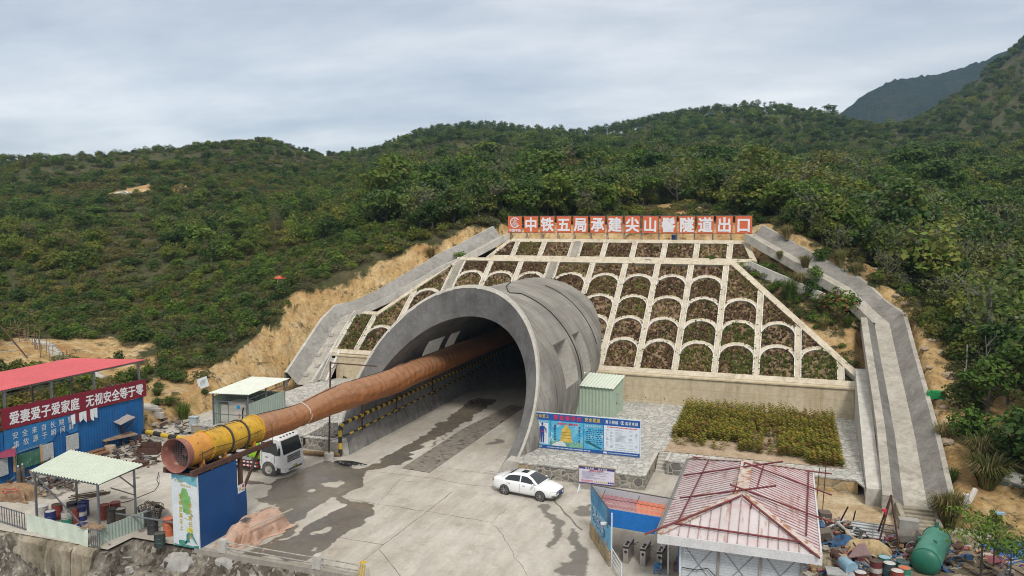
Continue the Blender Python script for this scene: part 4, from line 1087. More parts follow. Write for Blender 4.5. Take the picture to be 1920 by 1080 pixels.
fan=thing('ventilation_fan','big yellow cylindrical ventilation fan with a rusty pink intake','fan',(-31,36,4.2))
FA,FB=np.array((-31.05,32.95,5.2)),np.array((-31.0,39.6,5.0));FD=(FB-FA)/np.linalg.norm(FB-FA)
def fp(t):return FA+FD*t
b=MB();b.lathe([(0.84,0.55),(0.84,2.2)],FA,FD,28);obj('front_casing',b,M_FANO,fan,smooth=40)
b=MB();b.lathe([(0.84,2.2),(0.84,6.6)],FA,FD,28);obj('rear_casing',b,M_FANY,fan,smooth=40)
b=MB();b.lathe([(0.80,0.75),(0.84,0.52),(0.93,0.1),(0.96,0.0),(0.93,0.0),(0.86,0.15),(0.78,0.5),(0.77,1.1)],FA,FD,28);obj('intake_bell',b,M_BELL,fan,smooth=60)
for t_ in(2.15,3.7,5.1,6.55):
 b=MB();b.lathe([(0.84,t_-.05),(0.91,t_-.05),(0.91,t_+.06),(0.84,t_+.06)],FA,FD,28);obj('flange',b,M_FANY if t_ in(2.15,6.55)else pm('dark_band',(0.05,.045,.04)),fan,smooth=30)
b=MB();b.lathe([(0,0.75),(0.2,0.78),(0.3,0.95),(0.32,1.4)],FA,FD,16);obj('hub',b,M_BELL,fan,smooth=50)
b=MB()
xx=np.cross(FD,(0,0,1));xx/=np.linalg.norm(xx);yy=np.cross(xx,FD)
for i in range(-6,7):
 o_=i*0.115;L=math.sqrt(max(0,0.77**2-o_**2))
 b.bar(fp(.7)+xx*o_-yy*L,fp(.7)+xx*o_+yy*L,.016);b.bar(fp(.69)+yy*o_-xx*L,fp(.69)+yy*o_+xx*L,.016)
obj('guard_grille',b,M_STEEL,fan)
b=MB();b.lathe([(0,1.3),(.78,1.3)],FA,FD,24);obj('impeller_disc',b,M_DARK,fan)
for t_ in(1.4,3.2,5.8):
 b=MB();c_=fp(t_)
 for s in(-1,1):b.bar(c_+(s*.55,0,-.55),c_+(s*.62,0,-1.02),.14,.3)
 b.bb(c_+(-.75,-.12,-1.06),c_+(.75,.12,-.98));obj('cradle',b,M_FANO,fan)
b=MB();b.tube([fp(.9)+(.86,0,-.1),fp(2)+(.88,0,.05),fp(3.6)+(.92,0,-.05),fp(6.2)+(.9,0,.1)],.02,5);b.tube([fp(2.1)+(.2,0,.9),fp(3.7)+(.25,0,.93),fp(5)+(.3,0,.9),fp(5.6)+(.0,0,.88)],.02,5)
obj('cable',b,M_BLACK,fan)
stand=thing('fan_stand','tall blue panelled stand with a white safety poster under the fan','stand',(-30.7,35,0))
b=MB();b.prism([(33.32,0),(37.25,0.0),(37.3,1.0),(37.25,2.1),(36.45,2.4),(36.42,4.06),(33.32,4.1)],(-29.86,0,0),(0,1,0),(0,0,1),(-0.05,0,0));obj('blue_cladding',b,M_BLUE,stand)
b=MB();b.bb((-31.6,33.3,0),(-31.55,36.6,4.1));b.bb((-31.55,36.5,0),(-29.92,36.55,4.0));obj('rear_cladding',b,M_BLUE,stand)
b=MB();b.bar((-29.95,32.9,4.33),(-29.95,39.9,4.15),.18,.28);b.bar((-31.8,32.95,4.33),(-31.8,39.9,4.15),.18,.28)
for v in(33.2,34.4,35.8,37.3,38.8):b.bar((-31.9,v,4.16),(-29.8,v,4.16),.12,.1)
obj('steel_beams',b,M_RUST,stand)
for u in(-30.05,-31.75):
 b=MB();b.bar((u,37.0,0),(u,37.0,4.1),.2,.2);obj('column',b,M_RUST,stand)
 b=MB();b.bar((u,37.1,1.9),(u,38.9,4.1),.13,.13);obj('brace',b,M_RUST,stand)
b=MB();b.bar((-29.8,33.4,4.28),(-29.8,39.7,4.28),.01);
for v in(33.6,39.7):b.bar((-29.75,v,4.3),(-29.75,v,5.4),.03)
b.tube([(-29.75,33.6,5.05),(-29.75,36.6,4.98),(-29.75,39.7,5.0)],.015,5);obj('hand_rail',b,M_RUST,stand)
b=MB();b.bb((-31.6,33.22,0.02),(-29.84,33.3,4.14));post=obj('poster_board',b,M_PAPER,stand)
def flat(mb,poly,o,x=(1,0,0),y=(0,0,1),mi=0):
 o,x,y=[np.array(t,float)for t in(o,x,y)]
 mb.add([o+x*p[0]+y*p[1]for p in poly],[tuple(range(len(poly)))],mi)
PO=(-31.6,33.214,0.0)
M_SKYB=pm('poster_sky',(0.10,0.34,0.42),(0.22,0.46,0.52),rough=0.6)
M_FIGG=pm('poster_green',(0.10,0.30,0.07),(0.22,0.42,0.16),rough=0.6,scale=3)
M_FIGT=pm('poster_teal',(0.03,0.16,0.15),(0.08,0.28,0.22),rough=0.6,scale=4)
M_FIGY=pm('poster_yellow',(0.52,0.55,0.06),(0.6,0.62,0.2),rough=0.6,scale=4)
b=MB();flat(b,[(0.02,4.1),(0.02,3.75),(.3,3.9),(.55,3.62),(.9,3.72),(1.2,3.6),(1.74,3.5),(1.74,4.12)],PO)
b2=MB();flat(b2,[(.52,2.95),(.62,3.05),(.66,3.2),(.7,3.32),(.85,3.36),(1.02,3.3),(1.1,3.1),(1.12,2.98),(1.26,2.88),(1.28,2.5),(1.2,2.38),(1.18,1.98),(1.02,1.86),(.84,1.96),(.72,1.98),(.7,2.35),(.62,2.6),(.55,2.8)],PO)
b3=MB();flat(b3,[(.9,.72),(1.0,.86),(1.2,.9),(1.36,.82),(1.38,.7),(1.56,.4),(1.66,.24),(1.5,.3),(1.3,.6),(1.16,.64),(1.1,.42),(1.14,.3),(.98,.3),(.9,.2),(.8,.22),(.9,.5)],PO)
flat(b3,[(.36,.22),(.36,.36),(.6,.38),(.95,.36),(.8,.12),(.4,.12)],PO);flat(b3,[(.62,2.0),(.5,2.02),(.46,1.9),(.6,2.1)],PO);flat(b3,[(1.2,2.0),(1.38,1.86),(1.38,1.76),(1.24,1.9)],PO)
b4=MB();flat(b4,[(.92,.95),(1.0,1.14),(1.2,1.2),(1.36,1.08),(1.4,.92),(1.2,.82)],(PO[0],PO[1]-.002,0))
flat(b4,[(.05,.02),(.05,.14),(.4,.1),(.9,.16),(1.3,.12),(1.72,.2),(1.72,.02)],(PO[0],PO[1]-.001,0),mi=1)
obj('printed_sky',b,M_SKYB,post);obj('green_figure',b2,M_FIGG,post);obj('teal_figure',b3,M_FIGT,post);obj('yellow_vest',b4,[M_FIGY,M_FIGT],post)
b=MB()
for i,ch in enumerate('生命至高无上'):letter(b,ch,(-31.6+.58,33.21,2.86-i*.355),(1,0,0),(0,0,1),.25,.3,lift=.006,bold=.012)
for i,ch in enumerate('安全责任为天'):letter(b,ch,(-31.6+1.22,33.21,2.42-i*.355),(1,0,0),(0,0,1),.25,.3,lift=.006,bold=.012)
b.quad((-30.85,33.205,1.66),(-30.5,33.205,1.63),(-30.5,33.205,1.6),(-30.85,33.205,1.63))
text(b,'安全生产',(-31.3,33.21,3.75),(1,0,-.05),(0,0,1),.18,.17,.17,lift=.006,bold=.004);text(b,'警钟长鸣',(-30.9,33.21,3.5),(1,0,-.05),(0,0,1),.18,.17,.17,lift=.006,bold=.004)
obj('slogan',b,M_FIGY if False else M_GOLD,post)
b=MB();b.bb((-29.855,36.5,2.02),(-29.84,37.1,2.5));wp=obj('warning_plate',b,M_PAPER,stand)
b=MB();flat(b,[(36.58,2.18),(36.8,2.2),(36.68,2.42)],(-29.83,0,0),(0,1,0));obj('yellow_triangle',b,M_GOLD,wp)
b=MB();flat(b,[(36.95+.1*math.cos(a),2.36+.1*math.sin(a))for a in np.linspace(0,6,12)],(-29.83,0,0),(0,1,0));flat(b,[(36.85,2.1),(37.05,2.12),(37.05,2.18),(36.85,2.16)],(-29.83,0,0),(0,1,0));obj('red_marks',b,pm('sign_red',(0.5,0.03,0.04)),wp)
m,t=newmat('duct_fabric');p=t.objc()
c=t.ramp(t.noise(t.mapping(p,(0.6,0.15,0.6)),1.2,6,0.6),[(0.3,(0.27,0.095,0.025)),(0.6,(0.38,0.135,0.035)),(0.8,(0.33,0.15,0.06))])
nrm_=t.node('ShaderNodeNewGeometry');sx=t.node('ShaderNodeSeparateXYZ');t.lk(p,sx.inputs[0])
dust=t.ramp(t.math('ADD',sx.outputs['Z'],t.math('MULTIPLY',t.noise(p,1.1,6,0.65),0.6)),[(-0.0,0.0),(0.75,0.75)])
c=t.mix(dust,c,(0.28,0.155,0.09))
c=t.mix(t.ramp(t.noise(t.mapping(p,(1,.6,1)),3.0,6,0.7),[(0.56,0.0),(0.68,.6)]),c,(0.13,0.07,0.045))
t.base(c);t.rough(0.6)
wv=t.node('ShaderNodeTexWave');wv.inputs['Scale'].default_value=0.35;wv.inputs['Distortion'].default_value=9;wv.inputs['Detail'].default_value=3;wv.bands_direction='Y';t.lk(p,wv.inputs['Vector'])
t.bump(t.math('ADD',t.math('MULTIPLY',wv.outputs['Fac'],0.35),t.noise(t.mapping(p,(1,.35,1)),2.6,6,0.65)),0.8,0.12)
M_DUCT=m
duct=thing('air_duct','long orange fabric air duct running from the yellow fan into the tunnel','air duct',(-30.8,46,4.9))
ctrl=[(-31.0,39.45,5.0,.86),(-30.98,40.3,5.0,.84),(-30.95,42.4,4.86,.78),(-30.9,44.5,4.82,.70),(-30.9,46.0,4.86,.82),(-30.85,48.6,4.96,.92),(-30.7,51,4.9,1.0),(-30.4,53.5,4.86,1.02),(-30.2,57,4.82,1.05),(-30.15,61,4.9,1.04),(-30.2,65,4.88,1.06),(-30.2,70,4.9,1.05),(-30.2,76,4.9,1.05),(-30.2,90,4.9,1.05),(-30.2,120,4.9,1.05)]
ctrl=np.array(ctrl)
vq=np.concatenate([np.arange(39.45,75,0.22),np.arange(75,120,2.0)])
uu=np.interp(vq,ctrl[:,1],ctrl[:,0]);zz_=np.interp(vq,ctrl[:,1],ctrl[:,2]);rr_=np.interp(vq,ctrl[:,1],ctrl[:,3])
k_=np.ones(7)/7
for a in(uu,zz_,rr_):a[3:-3]=np.convolve(a,k_,'valid')
P=[];NA=40
for i,v in enumerate(vq):
 row=[]
 for j in range(NA):
  an=2*math.pi*j/NA
  lf=1 if v<62 else .5;w=1+0.11*lf*(fbm(np.array(v*0.45+3),np.array(math.cos(an)*1.6+7),91,3)-0.5)*2-.05*lf*abs(fbm(np.array(v*1.3+math.cos(an)*1.2),np.array(math.sin(an)*2.6+9),95,3)-.5)*2+.02*lf*math.sin(9*an+3*math.sin(v*.5))
  flat_=0.93 if math.sin(an)>0 else 1.06+.10*max(0,math.sin((v-41)/9.5*3.14))*(v<50.5)
  row.append((uu[i]+rr_[i]*w*math.cos(an),v,zz_[i]+rr_[i]*w*flat_*math.sin(an)))
 P.append(row)
b=MB();b.grid(P,closed=True);obj('fabric_tube',b,M_DUCT,duct,smooth=80)
b=MB();i=int(np.argmin(abs(vq-44.6)))
b.tube([tuple(np.array(P[i][j%NA])+np.array((math.cos(2*math.pi*j/NA),0,math.sin(2*math.pi*j/NA)))*.02+(0,.015*j*.3,0))for j in range(NA+1)],.035,6,cap=False);obj('tie_strap',b,pm('strap_white',(.55,.52,.47)),duct)
b=MB();b.tube([(uu[i],vq[i],zz_[i]+rr_[i]*.985)for i in range(2,len(vq)-5,3)],.025,5);obj('support_wire',b,M_BLACK,duct)
hf=thing('duct_hanger','thin rusty post with a concrete foot and arm holding the orange duct','post',(-32.0,49.45,0))
b=MB();b.bar((-32.0,49.45,.4),(-31.72,49.45,7.5),.09);obj('pole',b,M_RUST,hf);b=MB();b.bar((-31.72,49.45,7.4),(-28.2,50.1,7.25),.08);b.bar((-31.72,49.45,6.9),(-31.1,49.55,7.35),.05);obj('arm',b,M_RUST,hf)
b=MB();b.lathe([(0,0),(.36,0),(.36,.52),(.3,.56),(0,.56)],(-32.0,49.45,0),n=14);obj('concrete_foot',b,M_COPE,hf,smooth=40)
def cloth_heap(name,label,cat,c,ax_len,ax_wid,h,ang,mat,seed,n=46,lob=None,sharp=1.0):
 """a sheet thrown over goods: an uneven top, creased shoulders, pleated sides and a hem trailing on the ground"""
 mb=MB();ca,sa=math.cos(ang),math.sin(ang);NA=120;r_=np.random.default_rng(seed);ph=r_.uniform(0,6.28,6)
 lump=[(r_.uniform(-.6,.6),r_.uniform(-.5,.5),r_.uniform(.25,.5),r_.uniform(.15,.4))for _ in range(5)]
 def top(s,q):
  z=.72+.25*(fbm(np.array(s*1.4+seed),np.array(q*1.6+seed),seed)-.5)*2
  for lx,ly,lr,lh in lump:z+=lh*max(0,1-max(abs(s-lx),abs(q-ly))/lr)**.6*.8
  z-=.16*abs(fbm(np.array(s*3.2+seed),np.array(q*3.6),seed+9,3)-.5)*2
  return min(1.0,max(.45,z))*(lob(s,q)if lob else 1)
 rows=[]
 prof=[(0.02,1,0),(.2,1,0),(.38,1,0),(.55,1,0),(.70,.98,.1),(.80,.90,.25),(.86,.74,.5),(.90,.52,.8),(.94,.28,1),(.98,.10,1.1),(1.06,.015,1.2),(1.18,0.0,1.3)]
 for r,zf,pl in prof:
  row=[]
  for j in range(NA):
   t_=2*math.pi*j/NA;cx,sx_=math.cos(t_),math.sin(t_);e=.62
   bx,by=math.copysign(abs(cx)**e,cx),math.copysign(abs(sx_)**e,sx_)
   wob=1+.20*(fbm(np.array(cx*1.3+seed),np.array(sx_*1.3+3),seed+2,2)-.5)*2*min(1,r*1.5)
   pleat=.055*math.sin(9*t_+ph[0]+2*math.sin(2*t_+ph[1]))+.04*math.sin(17*t_+ph[2]+1.5*math.sin(3*t_))+.05*(fbm(np.array(t_*6),np.array(r*3.),seed+5,2)-.5)
   rr_=r*wob*(1+pleat*pl*1.6)
   s,q=bx*rr_,by*rr_;z=h*top(max(-1,min(1,s)),max(-1,min(1,q)))*zf+(.05*fbm(np.array(t_*9),np.array(r*8.),seed)if r>1 else 0)
   x,y=s*ax_len,q*ax_wid
   row.append((c[0]+x*ca-y*sa,c[1]+x*sa+y*ca,max(.012,c[2]+z)))
  rows.append(row)
 mb.grid(rows[::-1],closed=True)
 return single(name,label,cat,mb,mat,c,smooth=38)
M_TARP=pm('tarp_tan',(0.45,0.32,0.25),(0.36,0.215,0.145),rough=0.75,scale=0.9,spot=(0.24,0.11,0.055),spots=(0.56,0.7),bump=.3,bscale=6)
tarp=cloth_heap('tarpaulin_heap','dusty orange tarpaulin thrown over goods beside the blue fan stand','tarpaulin',(-28.35,36.0,0),1.85,1.0,1.15,math.radians(78),M_TARP,4,lob=lambda s,q:1.0+.12*s)
b=MB();b.bar((-27.6,34.6,1.0),(-26.95,37.7,1.05),.06);b.bar((-28.4,36.2,1.25),(-27.9,37.4,1.3),.05)
single('pole','thin pale pole lying across the orange tarpaulin','pole',b,pm('pale_wood',(.45,.4,.33)),(-27.6,34.6,1.0))
b=MB()
for i in range(5):b.bar((-28.6,35.1+i*.1,1.08),(-28.2,35.15+i*.1,1.1),.03)
for i in range(4):b.bar((-28.55+i*.1,35.05,1.12),(-28.55+i*.1,35.55,1.13),.03)
single('wire_tray','small grey wire tray lying on the orange tarpaulin','tray',b,M_STEEL,(-28.4,35.3,1.05))
gr=thing('guard_rail','low edge rail of concrete posts and two pipes in front of the tarpaulin','guard rail',(-24,33.4,0))
for k,u in enumerate((-28.35,-22.4,-19.7)):
 b=MB();b.prism([(-.24,0),(.24,0),(.2,.5),(.12,.72),(-.2,.72),(-.24,.5)],(u,33.2,0),(1,0,0),(0,0,1),(0,.36,0),0)
 if k==2:
  for q in range(3):b.prism([(-.24+q*.14,.1),(-.16+q*.14,.1),(-.02+q*.12,.7),(-.1+q*.12,.7)],(u,33.195,0),(1,0,0),(0,0,1),(0,-.004,0),1)
  b.bb((u-.2,33.2,.722),(u+.12,33.56,.728),1)
 obj('concrete_post',b,[M_COPE,M_YEL],gr,label='post painted with yellow stripes' if k==2 else None)
for u0,u1 in((-28.35,-22.4),(-22.4,-19.7)):
 for z in(.28,.58):
  b=MB();b.tube([(u0+.2,33.38,z),(u1-.2,33.36,z-.02)],.035,8);obj('rail_pipe',b,pm('pipe_worn',(.42,.41,.38),(.2,.18,.15),scale=3),gr)
b=MB();b.bb((-30.2,33.2,-.4),(-19,33.5,.02));single('edge_kerb','rough concrete kerb under the edge rail','kerb',b,concrete('dirty_concrete',(.26,.235,.2),light=(.34,.31,.27)),(-24,33.4,-.3))
TRK=thing('water_truck','white tank truck with a bright green ring parked by the stone terrace','truck',(-33.85,45.92,0),rz=math.radians(-2))
M_TW=pm('truck_white',(0.62,0.63,0.64),(0.55,0.55,0.55),rough=0.35,spot=(0.45,.42,.37),spots=(.62,.75),spec=.5)
M_TG=pm('truck_green',(0.28,0.60,0.02),(0.24,0.52,0.02),rough=0.35)
M_CHS=pm('truck_chassis',(0.07,0.07,0.07),(0.14,.13,.12),rough=0.7,scale=3)
M_GLS=glass('dark_glass')
M_TYRE=pm('tyre_rubber',(0.055,0.052,0.05),(0.12,0.11,0.10),rough=0.85,scale=4)
M_RIM_=pm('wheel_rim',(0.45,0.43,0.39),(0.3,.28,.25),rough=0.5,scale=5)
M_RW=pm('reflector_red',(0.45,0.04,0.03))
prof=[(-.80,.62),(-.80,2.52),(-.66,2.72),(.72,2.72),(.90,2.60),(1.17,1.62),(1.22,1.5),(1.26,.95),(1.26,.62)]
def loft_prof(prof,ys,insets,mb,cap=True):
 cx=sum(p[0]for p in prof)/len(prof);cz=sum(p[1]for p in prof)/len(prof);rows=[]
 for y,s in zip(ys,insets):rows.append([(cx+(p[0]-cx)*s,y,cz+(p[1]-cz)*s)for p in prof])
 mb.grid(rows,closed=True)
 if cap:mb.add(rows[0],[tuple(range(len(prof)))]);mb.add(rows[-1],[tuple(range(len(prof)-1,-1,-1))])
b=MB();loft_prof(prof,(-1.15,-1.12,-1.05,1.05,1.12,1.15),(.955,.985,1,1,.985,.955),b)
cab=obj('cab',b,M_TW,TRK,smooth=35)
b=MB();b.add([(1.194,-1.04,1.6),(1.194,1.04,1.6),(.935,.99,2.55),(.935,-.99,2.55)],[(0,1,2,3)]);obj('windscreen',b,M_GLS,cab)
for s in(-1,1):
 y=s*1.158
 b=MB();q=[(-.62,y,1.72),(.2,y,1.66),(.62,y,1.5),(.86,y,1.55),(.66,y,2.42),(-.62,y,2.42)];b.add(q if s<0 else q[::-1],[tuple(range(6))]);obj('side_window',b,M_GLS,cab)
 b=MB();b.bb((.5,y-.012,.75),(.512,y+.012,1.5));b.bb((-.62,y-.012,.75),(-.608,y+.012,1.7));b.bb((-.3,y-.02,1.35),(-.05,y+.02,1.4));obj('door_lines',b,M_CHS,cab)
 b=MB();b.bar((.95,s*1.2,2.3),(1.1,s*1.42,2.2),.03);b.bar((.95,s*1.2,1.6),(1.1,s*1.42,1.65),.03);b.box((1.12,s*1.43,1.93),(.07,.2,.5));obj('side_mirror',b,M_BLACK,cab)
 b=MB();b.lathe([(0,.0),(.6,.0),(.62,-.01)],(0,s*1.153,.52),(0,s,0),24,a0=0);obj('wheel_arch',b,M_CHS,cab,smooth=30)
 b=MB();q=[(-.58,s*1.19,.6),(.58,s*1.19,.6)]
 b.prism([(math.cos(a)*.68,.5+math.sin(a)*.68)for a in np.linspace(math.pi,0,14)]+[(math.cos(a)*.58,.5+math.sin(a)*.58)for a in np.linspace(0,math.pi,14)],(0,s*1.13,0),(1,0,0),(0,0,1),(0,s*.08,0));obj('mudguard',b,M_TW,cab)
b=MB();b.bb((1.0,-1.16,.38),(1.36,1.16,.80));b.bb((1.3,-.75,.44),(1.375,.75,.58),1);bp_=obj('bumper',b,[M_TW,M_CHS],cab)
for s in(-1,1):
 b=MB();b.bb((1.34,s*.98-.12,.5),(1.38,s*.98+.12,.72));obj('headlight',b,pm('lamp_clear',(.6,.6,.58),rough=.15),cab)
b=MB()
for i in range(4):b.bb((1.262,-.72,1.0+i*.13),(1.285,.72,1.09+i*.13))
obj('grille',b,M_CHS,cab)
b=MB();b.bb((1.376,-.2,.6),(1.385,.2,.74));obj('number_plate',b,M_YEL,cab)
b=MB()
for i in range(5):b.box((.7,-.7+i*.35,2.75),(.12,.09,.06))
obj('roof_lamps',b,M_BLACK,cab);
b=MB();b.bar((1.2,-.5,1.68),(1.02,.1,2.2),.02);b.bar((1.2,.3,1.68),(1.05,.8,2.1),.02);obj('wiper',b,M_BLACK,cab)
def wheel(parent,x,y,r,w,side,rim=.56):
 b=MB();b.lathe([(r*.55,-w/2),(r*.93,-w/2),(r,-w*.36),(r,w*.36),(r*.93,w/2),(r*.55,w/2)],(x,y,r),(0,1,0),26)
 o=obj('wheel',b,M_TYRE,parent,smooth=35)
 b=MB();b.lathe([(0,.02),(r*.2,.05),(r*.22,-.02),(r*.46,-.03),(r*rim,.02),(r*rim,-.05)],(x,y+side*w*.48,r),(0,side,0),20);obj('rim',b,M_RIM_,o,smooth=35)
 return o
for s in(-1,1):wheel(TRK,0,s*1.05,.5,.30,s,.6)
for s in(-1,1):wheel(TRK,-3.9,s*.9,.5,.52,s)
b=MB();b.bb((-6.0,-.42,.72),(-.7,-.30,.95));b.bb((-6.0,.30,.72),(-.7,.42,.95));b.bb((-2.2,-1.05,.5),(-1.4,-.5,.95));b.bb((-2.2,.5,.5),(-1.5,1.0,.95));obj('chassis',b,M_CHS,TRK)
b=MB();b.bb((-6.1,-1.18,.98),(-1.5,1.18,1.14));obj('deck',b,pm('deck_grey',(.3,.3,.29),(.2,.19,.18)),TRK)
ts_=[(1.16*math.copysign(abs(math.cos(a))**.6,math.cos(a)),1.75+.85*math.copysign(abs(math.sin(a))**.6,math.sin(a)))for a in np.linspace(0,2*math.pi,33)[:-1]]
b=MB();b.prism([(y*1.03,1.75+(z-1.75)*1.0)for y,z in ts_],(-1.75,0,0),(0,1,0),(0,0,1),(.84,0,0));obj('green_ring',b,M_TG,TRK,smooth=40)
b=MB();b.prism([(y*.93,1.75+(z-1.75)*.9)for y,z in ts_],(-5.9,0,0),(0,1,0),(0,0,1),(3.95,0,0));obj('tank',b,M_TW,TRK,smooth=40)
b=MB();b.bb((-1.96,-1.1,1.14),(-1.76,1.1,2.3));obj('pump_box',b,M_CHS,TRK)
for s in(-1,1):
 for z in(.52,.78):
  b=MB()
  for i in range(14):b.bb((-3.2+i*.16,s*1.14-.03,z),(-3.2+(i+1)*.16,s*1.14+.03,z+.1),i%2)
  obj('side_guard',b,[M_PAPER,M_RW],TRK)
sh=thing('canopy_shelter','open shelter with a pale corrugated roof over the oil drums','shelter',(-40,34.8,0))
b=MB();b.sheet((-41.15,32.4,3.42),(-35.4,31.9,3.45),(-35.75,35.4,3.47),(-42.4,36.2,3.46),ribs=24,depth=.065);obj('roof_sheet',b,M_TIN,sh)
PST=[(-40.8,32.4),(-35.6,32.0),(-35.75,34.7),(-41.0,35.3)]
for u,v in PST:
 b=MB();b.bb((u-.05,v-.05,-.05),(u+.05,v+.05,3.38));obj('post',b,M_STEEL,sh)
b=MB();b.bar((-41,32.4,3.36),(-35.5,32.0,3.38),.07);b.bar((-41.2,35.4,3.38),(-35.7,34.7,3.38),.07);b.bar((-40.85,32.4,3.35),(-41.05,35.4,3.36),.06);b.bar((-35.6,32.0,3.36),(-35.75,34.8,3.38),.06);obj('roof_frame',b,M_STEEL,sh)
for p_,q_ in(((-40.7,32.4,3.2),(-36.4,32.0,.55)),((-40.8,32.5,2.0),(-40.95,35.2,3.1)),((-40.2,33.6,2.35),(-39.4,34.8,3.3)),((-35.72,33.6,3.35),(-35.75,34.7,2.3)),((-35.65,32.9,2.9),(-35.75,34.7,1.85))):
 b=MB();b.bar(p_,q_,.06);obj('brace',b,M_STEEL,sh)
sk=MB();R0=[];R1=[]
for i in range(25):
 t_=i/24;w=.12*math.sin(t_*11)+.1*(fbm(np.array(t_*6),np.array(2.),5)-.5)
 R0.append((-41.1+5.15*t_,31.95-.42*t_+w*.4,-.04));R1.append((-41.1+5.15*t_,32.0-.42*t_+w*.12,1.0+.02*math.sin(t_*20)))
mid=[((a[0]+c_[0])/2,(a[1]+c_[1])/2+.1*math.sin(i*1.3)*(1 if i%3 else .3),.5)for i,(a,c_)in enumerate(zip(R0,R1))]
sk.grid([R0,mid,R1]);single('sheet_screen','crumpled pale green sheet standing along the front of the drum shelter','sheet',sk,M_TIN,(-39.5,31.8,0),smooth=50)
b=MB();b.sheet((-35.55,31.75,-.02),(-35.05,34.9,.0),(-35.05,34.9,.98),(-35.55,31.75,.95),ribs=16,depth=.025);single('sheet_screen','grey green corrugated sheet standing at the right end of the drum shelter','sheet',b,M_TING,(-35.8,34,0))
def drum(label,x,y,body,lid,band=None,bandz=(.3,.58),top_band=None,group='oil drums under the shelter',h=.88,r=.295,tilt=0,z0=0.0,name='oil_drum'):
 d=thing(name,label,'drum',(x,y,z0),rz=rng.uniform(0,6),group=group)
 pr=[(0,0),(r,0),(r+.012,.015),(r,.03)]
 for zz in(.3,.58):pr+=[(r,h*zz/.88-.025),(r+.016,h*zz/.88),(r,h*zz/.88+.025)]
 pr+=[(r,h-.03),(r+.012,h-.015),(r+.012,h),(r-.012,h),(r-.015,h-.022)]
 b=MB();b.lathe(pr,(0,0,0),n=22);obj('drum_body',b,body,d,smooth=30)
 b=MB();b.lathe([(0,h-.02),(r-.014,h-.02)],(0,0,0),n=22);b.lathe([(0,h+.005),(.035,h+.005),(.035,h-.02)],(r*.6,0,0),n=10);obj('drum_lid',b,lid,d,smooth=30)
 if band:
  b=MB();b.lathe([(r+.0025,bandz[0]),(r+.0035,bandz[0]+.005),(r+.0035,bandz[1]-.005),(r+.0025,bandz[1])],(0,0,0),n=22);obj('painted_band',b,band,d,smooth=30)
 if tilt:d.rotation_euler[0]=tilt
 return d
D_BLUE=pm('drum_navy',(0.02,0.03,0.17),(0.03,0.04,0.12),rough=0.45,scale=3,spot=(.08,.05,.04),spots=(.62,.7));D_RED=pm('drum_red',(0.26,0.05,0.035),(0.16,0.04,0.03),rough=0.55,scale=3,spot=(.07,.04,.03));D_GRIM=pm('drum_grime',(0.10,0.085,0.065),(0.045,0.04,0.035),rough=0.8,scale=4,spot=(.24,.21,.17),spots=(.58,.7))
D_BLK=pm('drum_black',(0.02,0.021,0.024),(0.05,.05,.05),rough=0.5,scale=3);D_WHT=pm('drum_white',(0.5,0.5,0.48),(0.4,.39,.36),rough=0.5,scale=3,spot=(.2,.15,.1));D_GRN=pm('drum_green',(0.03,0.20,0.14),(0.03,.15,.11),rough=.5,scale=3);D_OR=pm('drum_orange',(0.50,0.13,0.06),(0.42,0.11,0.05),rough=.5,scale=3);D_DKG=pm('drum_dark_green',(0.035,0.06,0.05),(.02,.03,.03),rough=.55,scale=4);D_LB=pm('drum_light_blue',(0.16,0.36,0.52),(.3,.34,.36),rough=.5,scale=4);D_TEAL=pm('drum_teal',(0.03,0.085,0.10),(.05,.06,.06),rough=.55,scale=3)
def gpt(x,y):p_=G(x,y);return p_[0],p_[1]
for lab,px,body,lid,band,bz in(('navy drum with a white label band, frontmost of the pair under the shelter brace',(153,975),D_BLUE,D_BLUE,D_WHT,(.3,.58)),('plain navy drum right behind the drum with the white band',(158,966),D_BLUE,D_BLUE,None,None),('black drum left of the two tall navy drums',(136,968),D_BLK,D_BLK,None,None),('reddish drum at the left edge of the red and grimy cluster',(196,973),D_RED,D_RED,None,None),('reddish drum at the back of the red and grimy cluster',(217,968),D_RED,D_RED,None,None),('grimy dark drum between the red drum and the palest grimy drum',(211,980),D_GRIM,D_GRIM,None,None),('grimy drum with a rusty pale lid, right end of its cluster',(226,980),D_GRIM,D_WHT,None,None),('white drum with a green lower half behind the pale sheet',(126,985),D_GRN,D_WHT,D_WHT,(.45,.85)),('low navy drum just behind the shelter brace foot',(156,1000),D_BLUE,D_BLUE,None,None),('blue drum with a white top by the left end of the pale sheet',(95,985),D_BLUE,D_WHT,None,None),('red drum with a dark lid lying behind the green and white drum',(108,972),D_RED,D_GRIM,None,None),('red drum beside the navy drums at the shelter brace',(138,980),D_RED,D_GRIM,None,None)):
 x,y=gpt(*px);drum(lab,x,y,body,lid,band,bz or(.3,.58),h=.55 if 'low' in lab else .88)
b=MB();x,y=gpt(79,966);b.lathe([(.33,.0),(.36,.55),(.4,.62),(.0,.66)],(x,y,0),n=18);single('bin','round white lidded bin in the left corner of the drum shelter','bin',b,D_WHT,(x,y,0),smooth=40)
b=MB();r_=np.random.default_rng(8)
for k in range(9):b.bar((-40.9+r_.uniform(-.3,.2),35.2+r_.uniform(-.5,.4),.75+.04*k),(-39.1+r_.uniform(-.3,.3),35.9+r_.uniform(-.4,.4),1.1+.03*k),.07,.05)
single('timber_pile','loose pile of brown battens lying on the drums','timber',b,pm('old_timber',(.22,.16,.10),(.13,.10,.07),scale=4),(-40,35.5,.75))
cloth_heap('rag_heap','brown rags heaped on the corner of the pale green sheets','rags',(-35.9,31.85,.95),.55,.3,.25,.2,pm('rag_brown',(.16,.10,.06),(.28,.2,.13),scale=4),12,n=20)
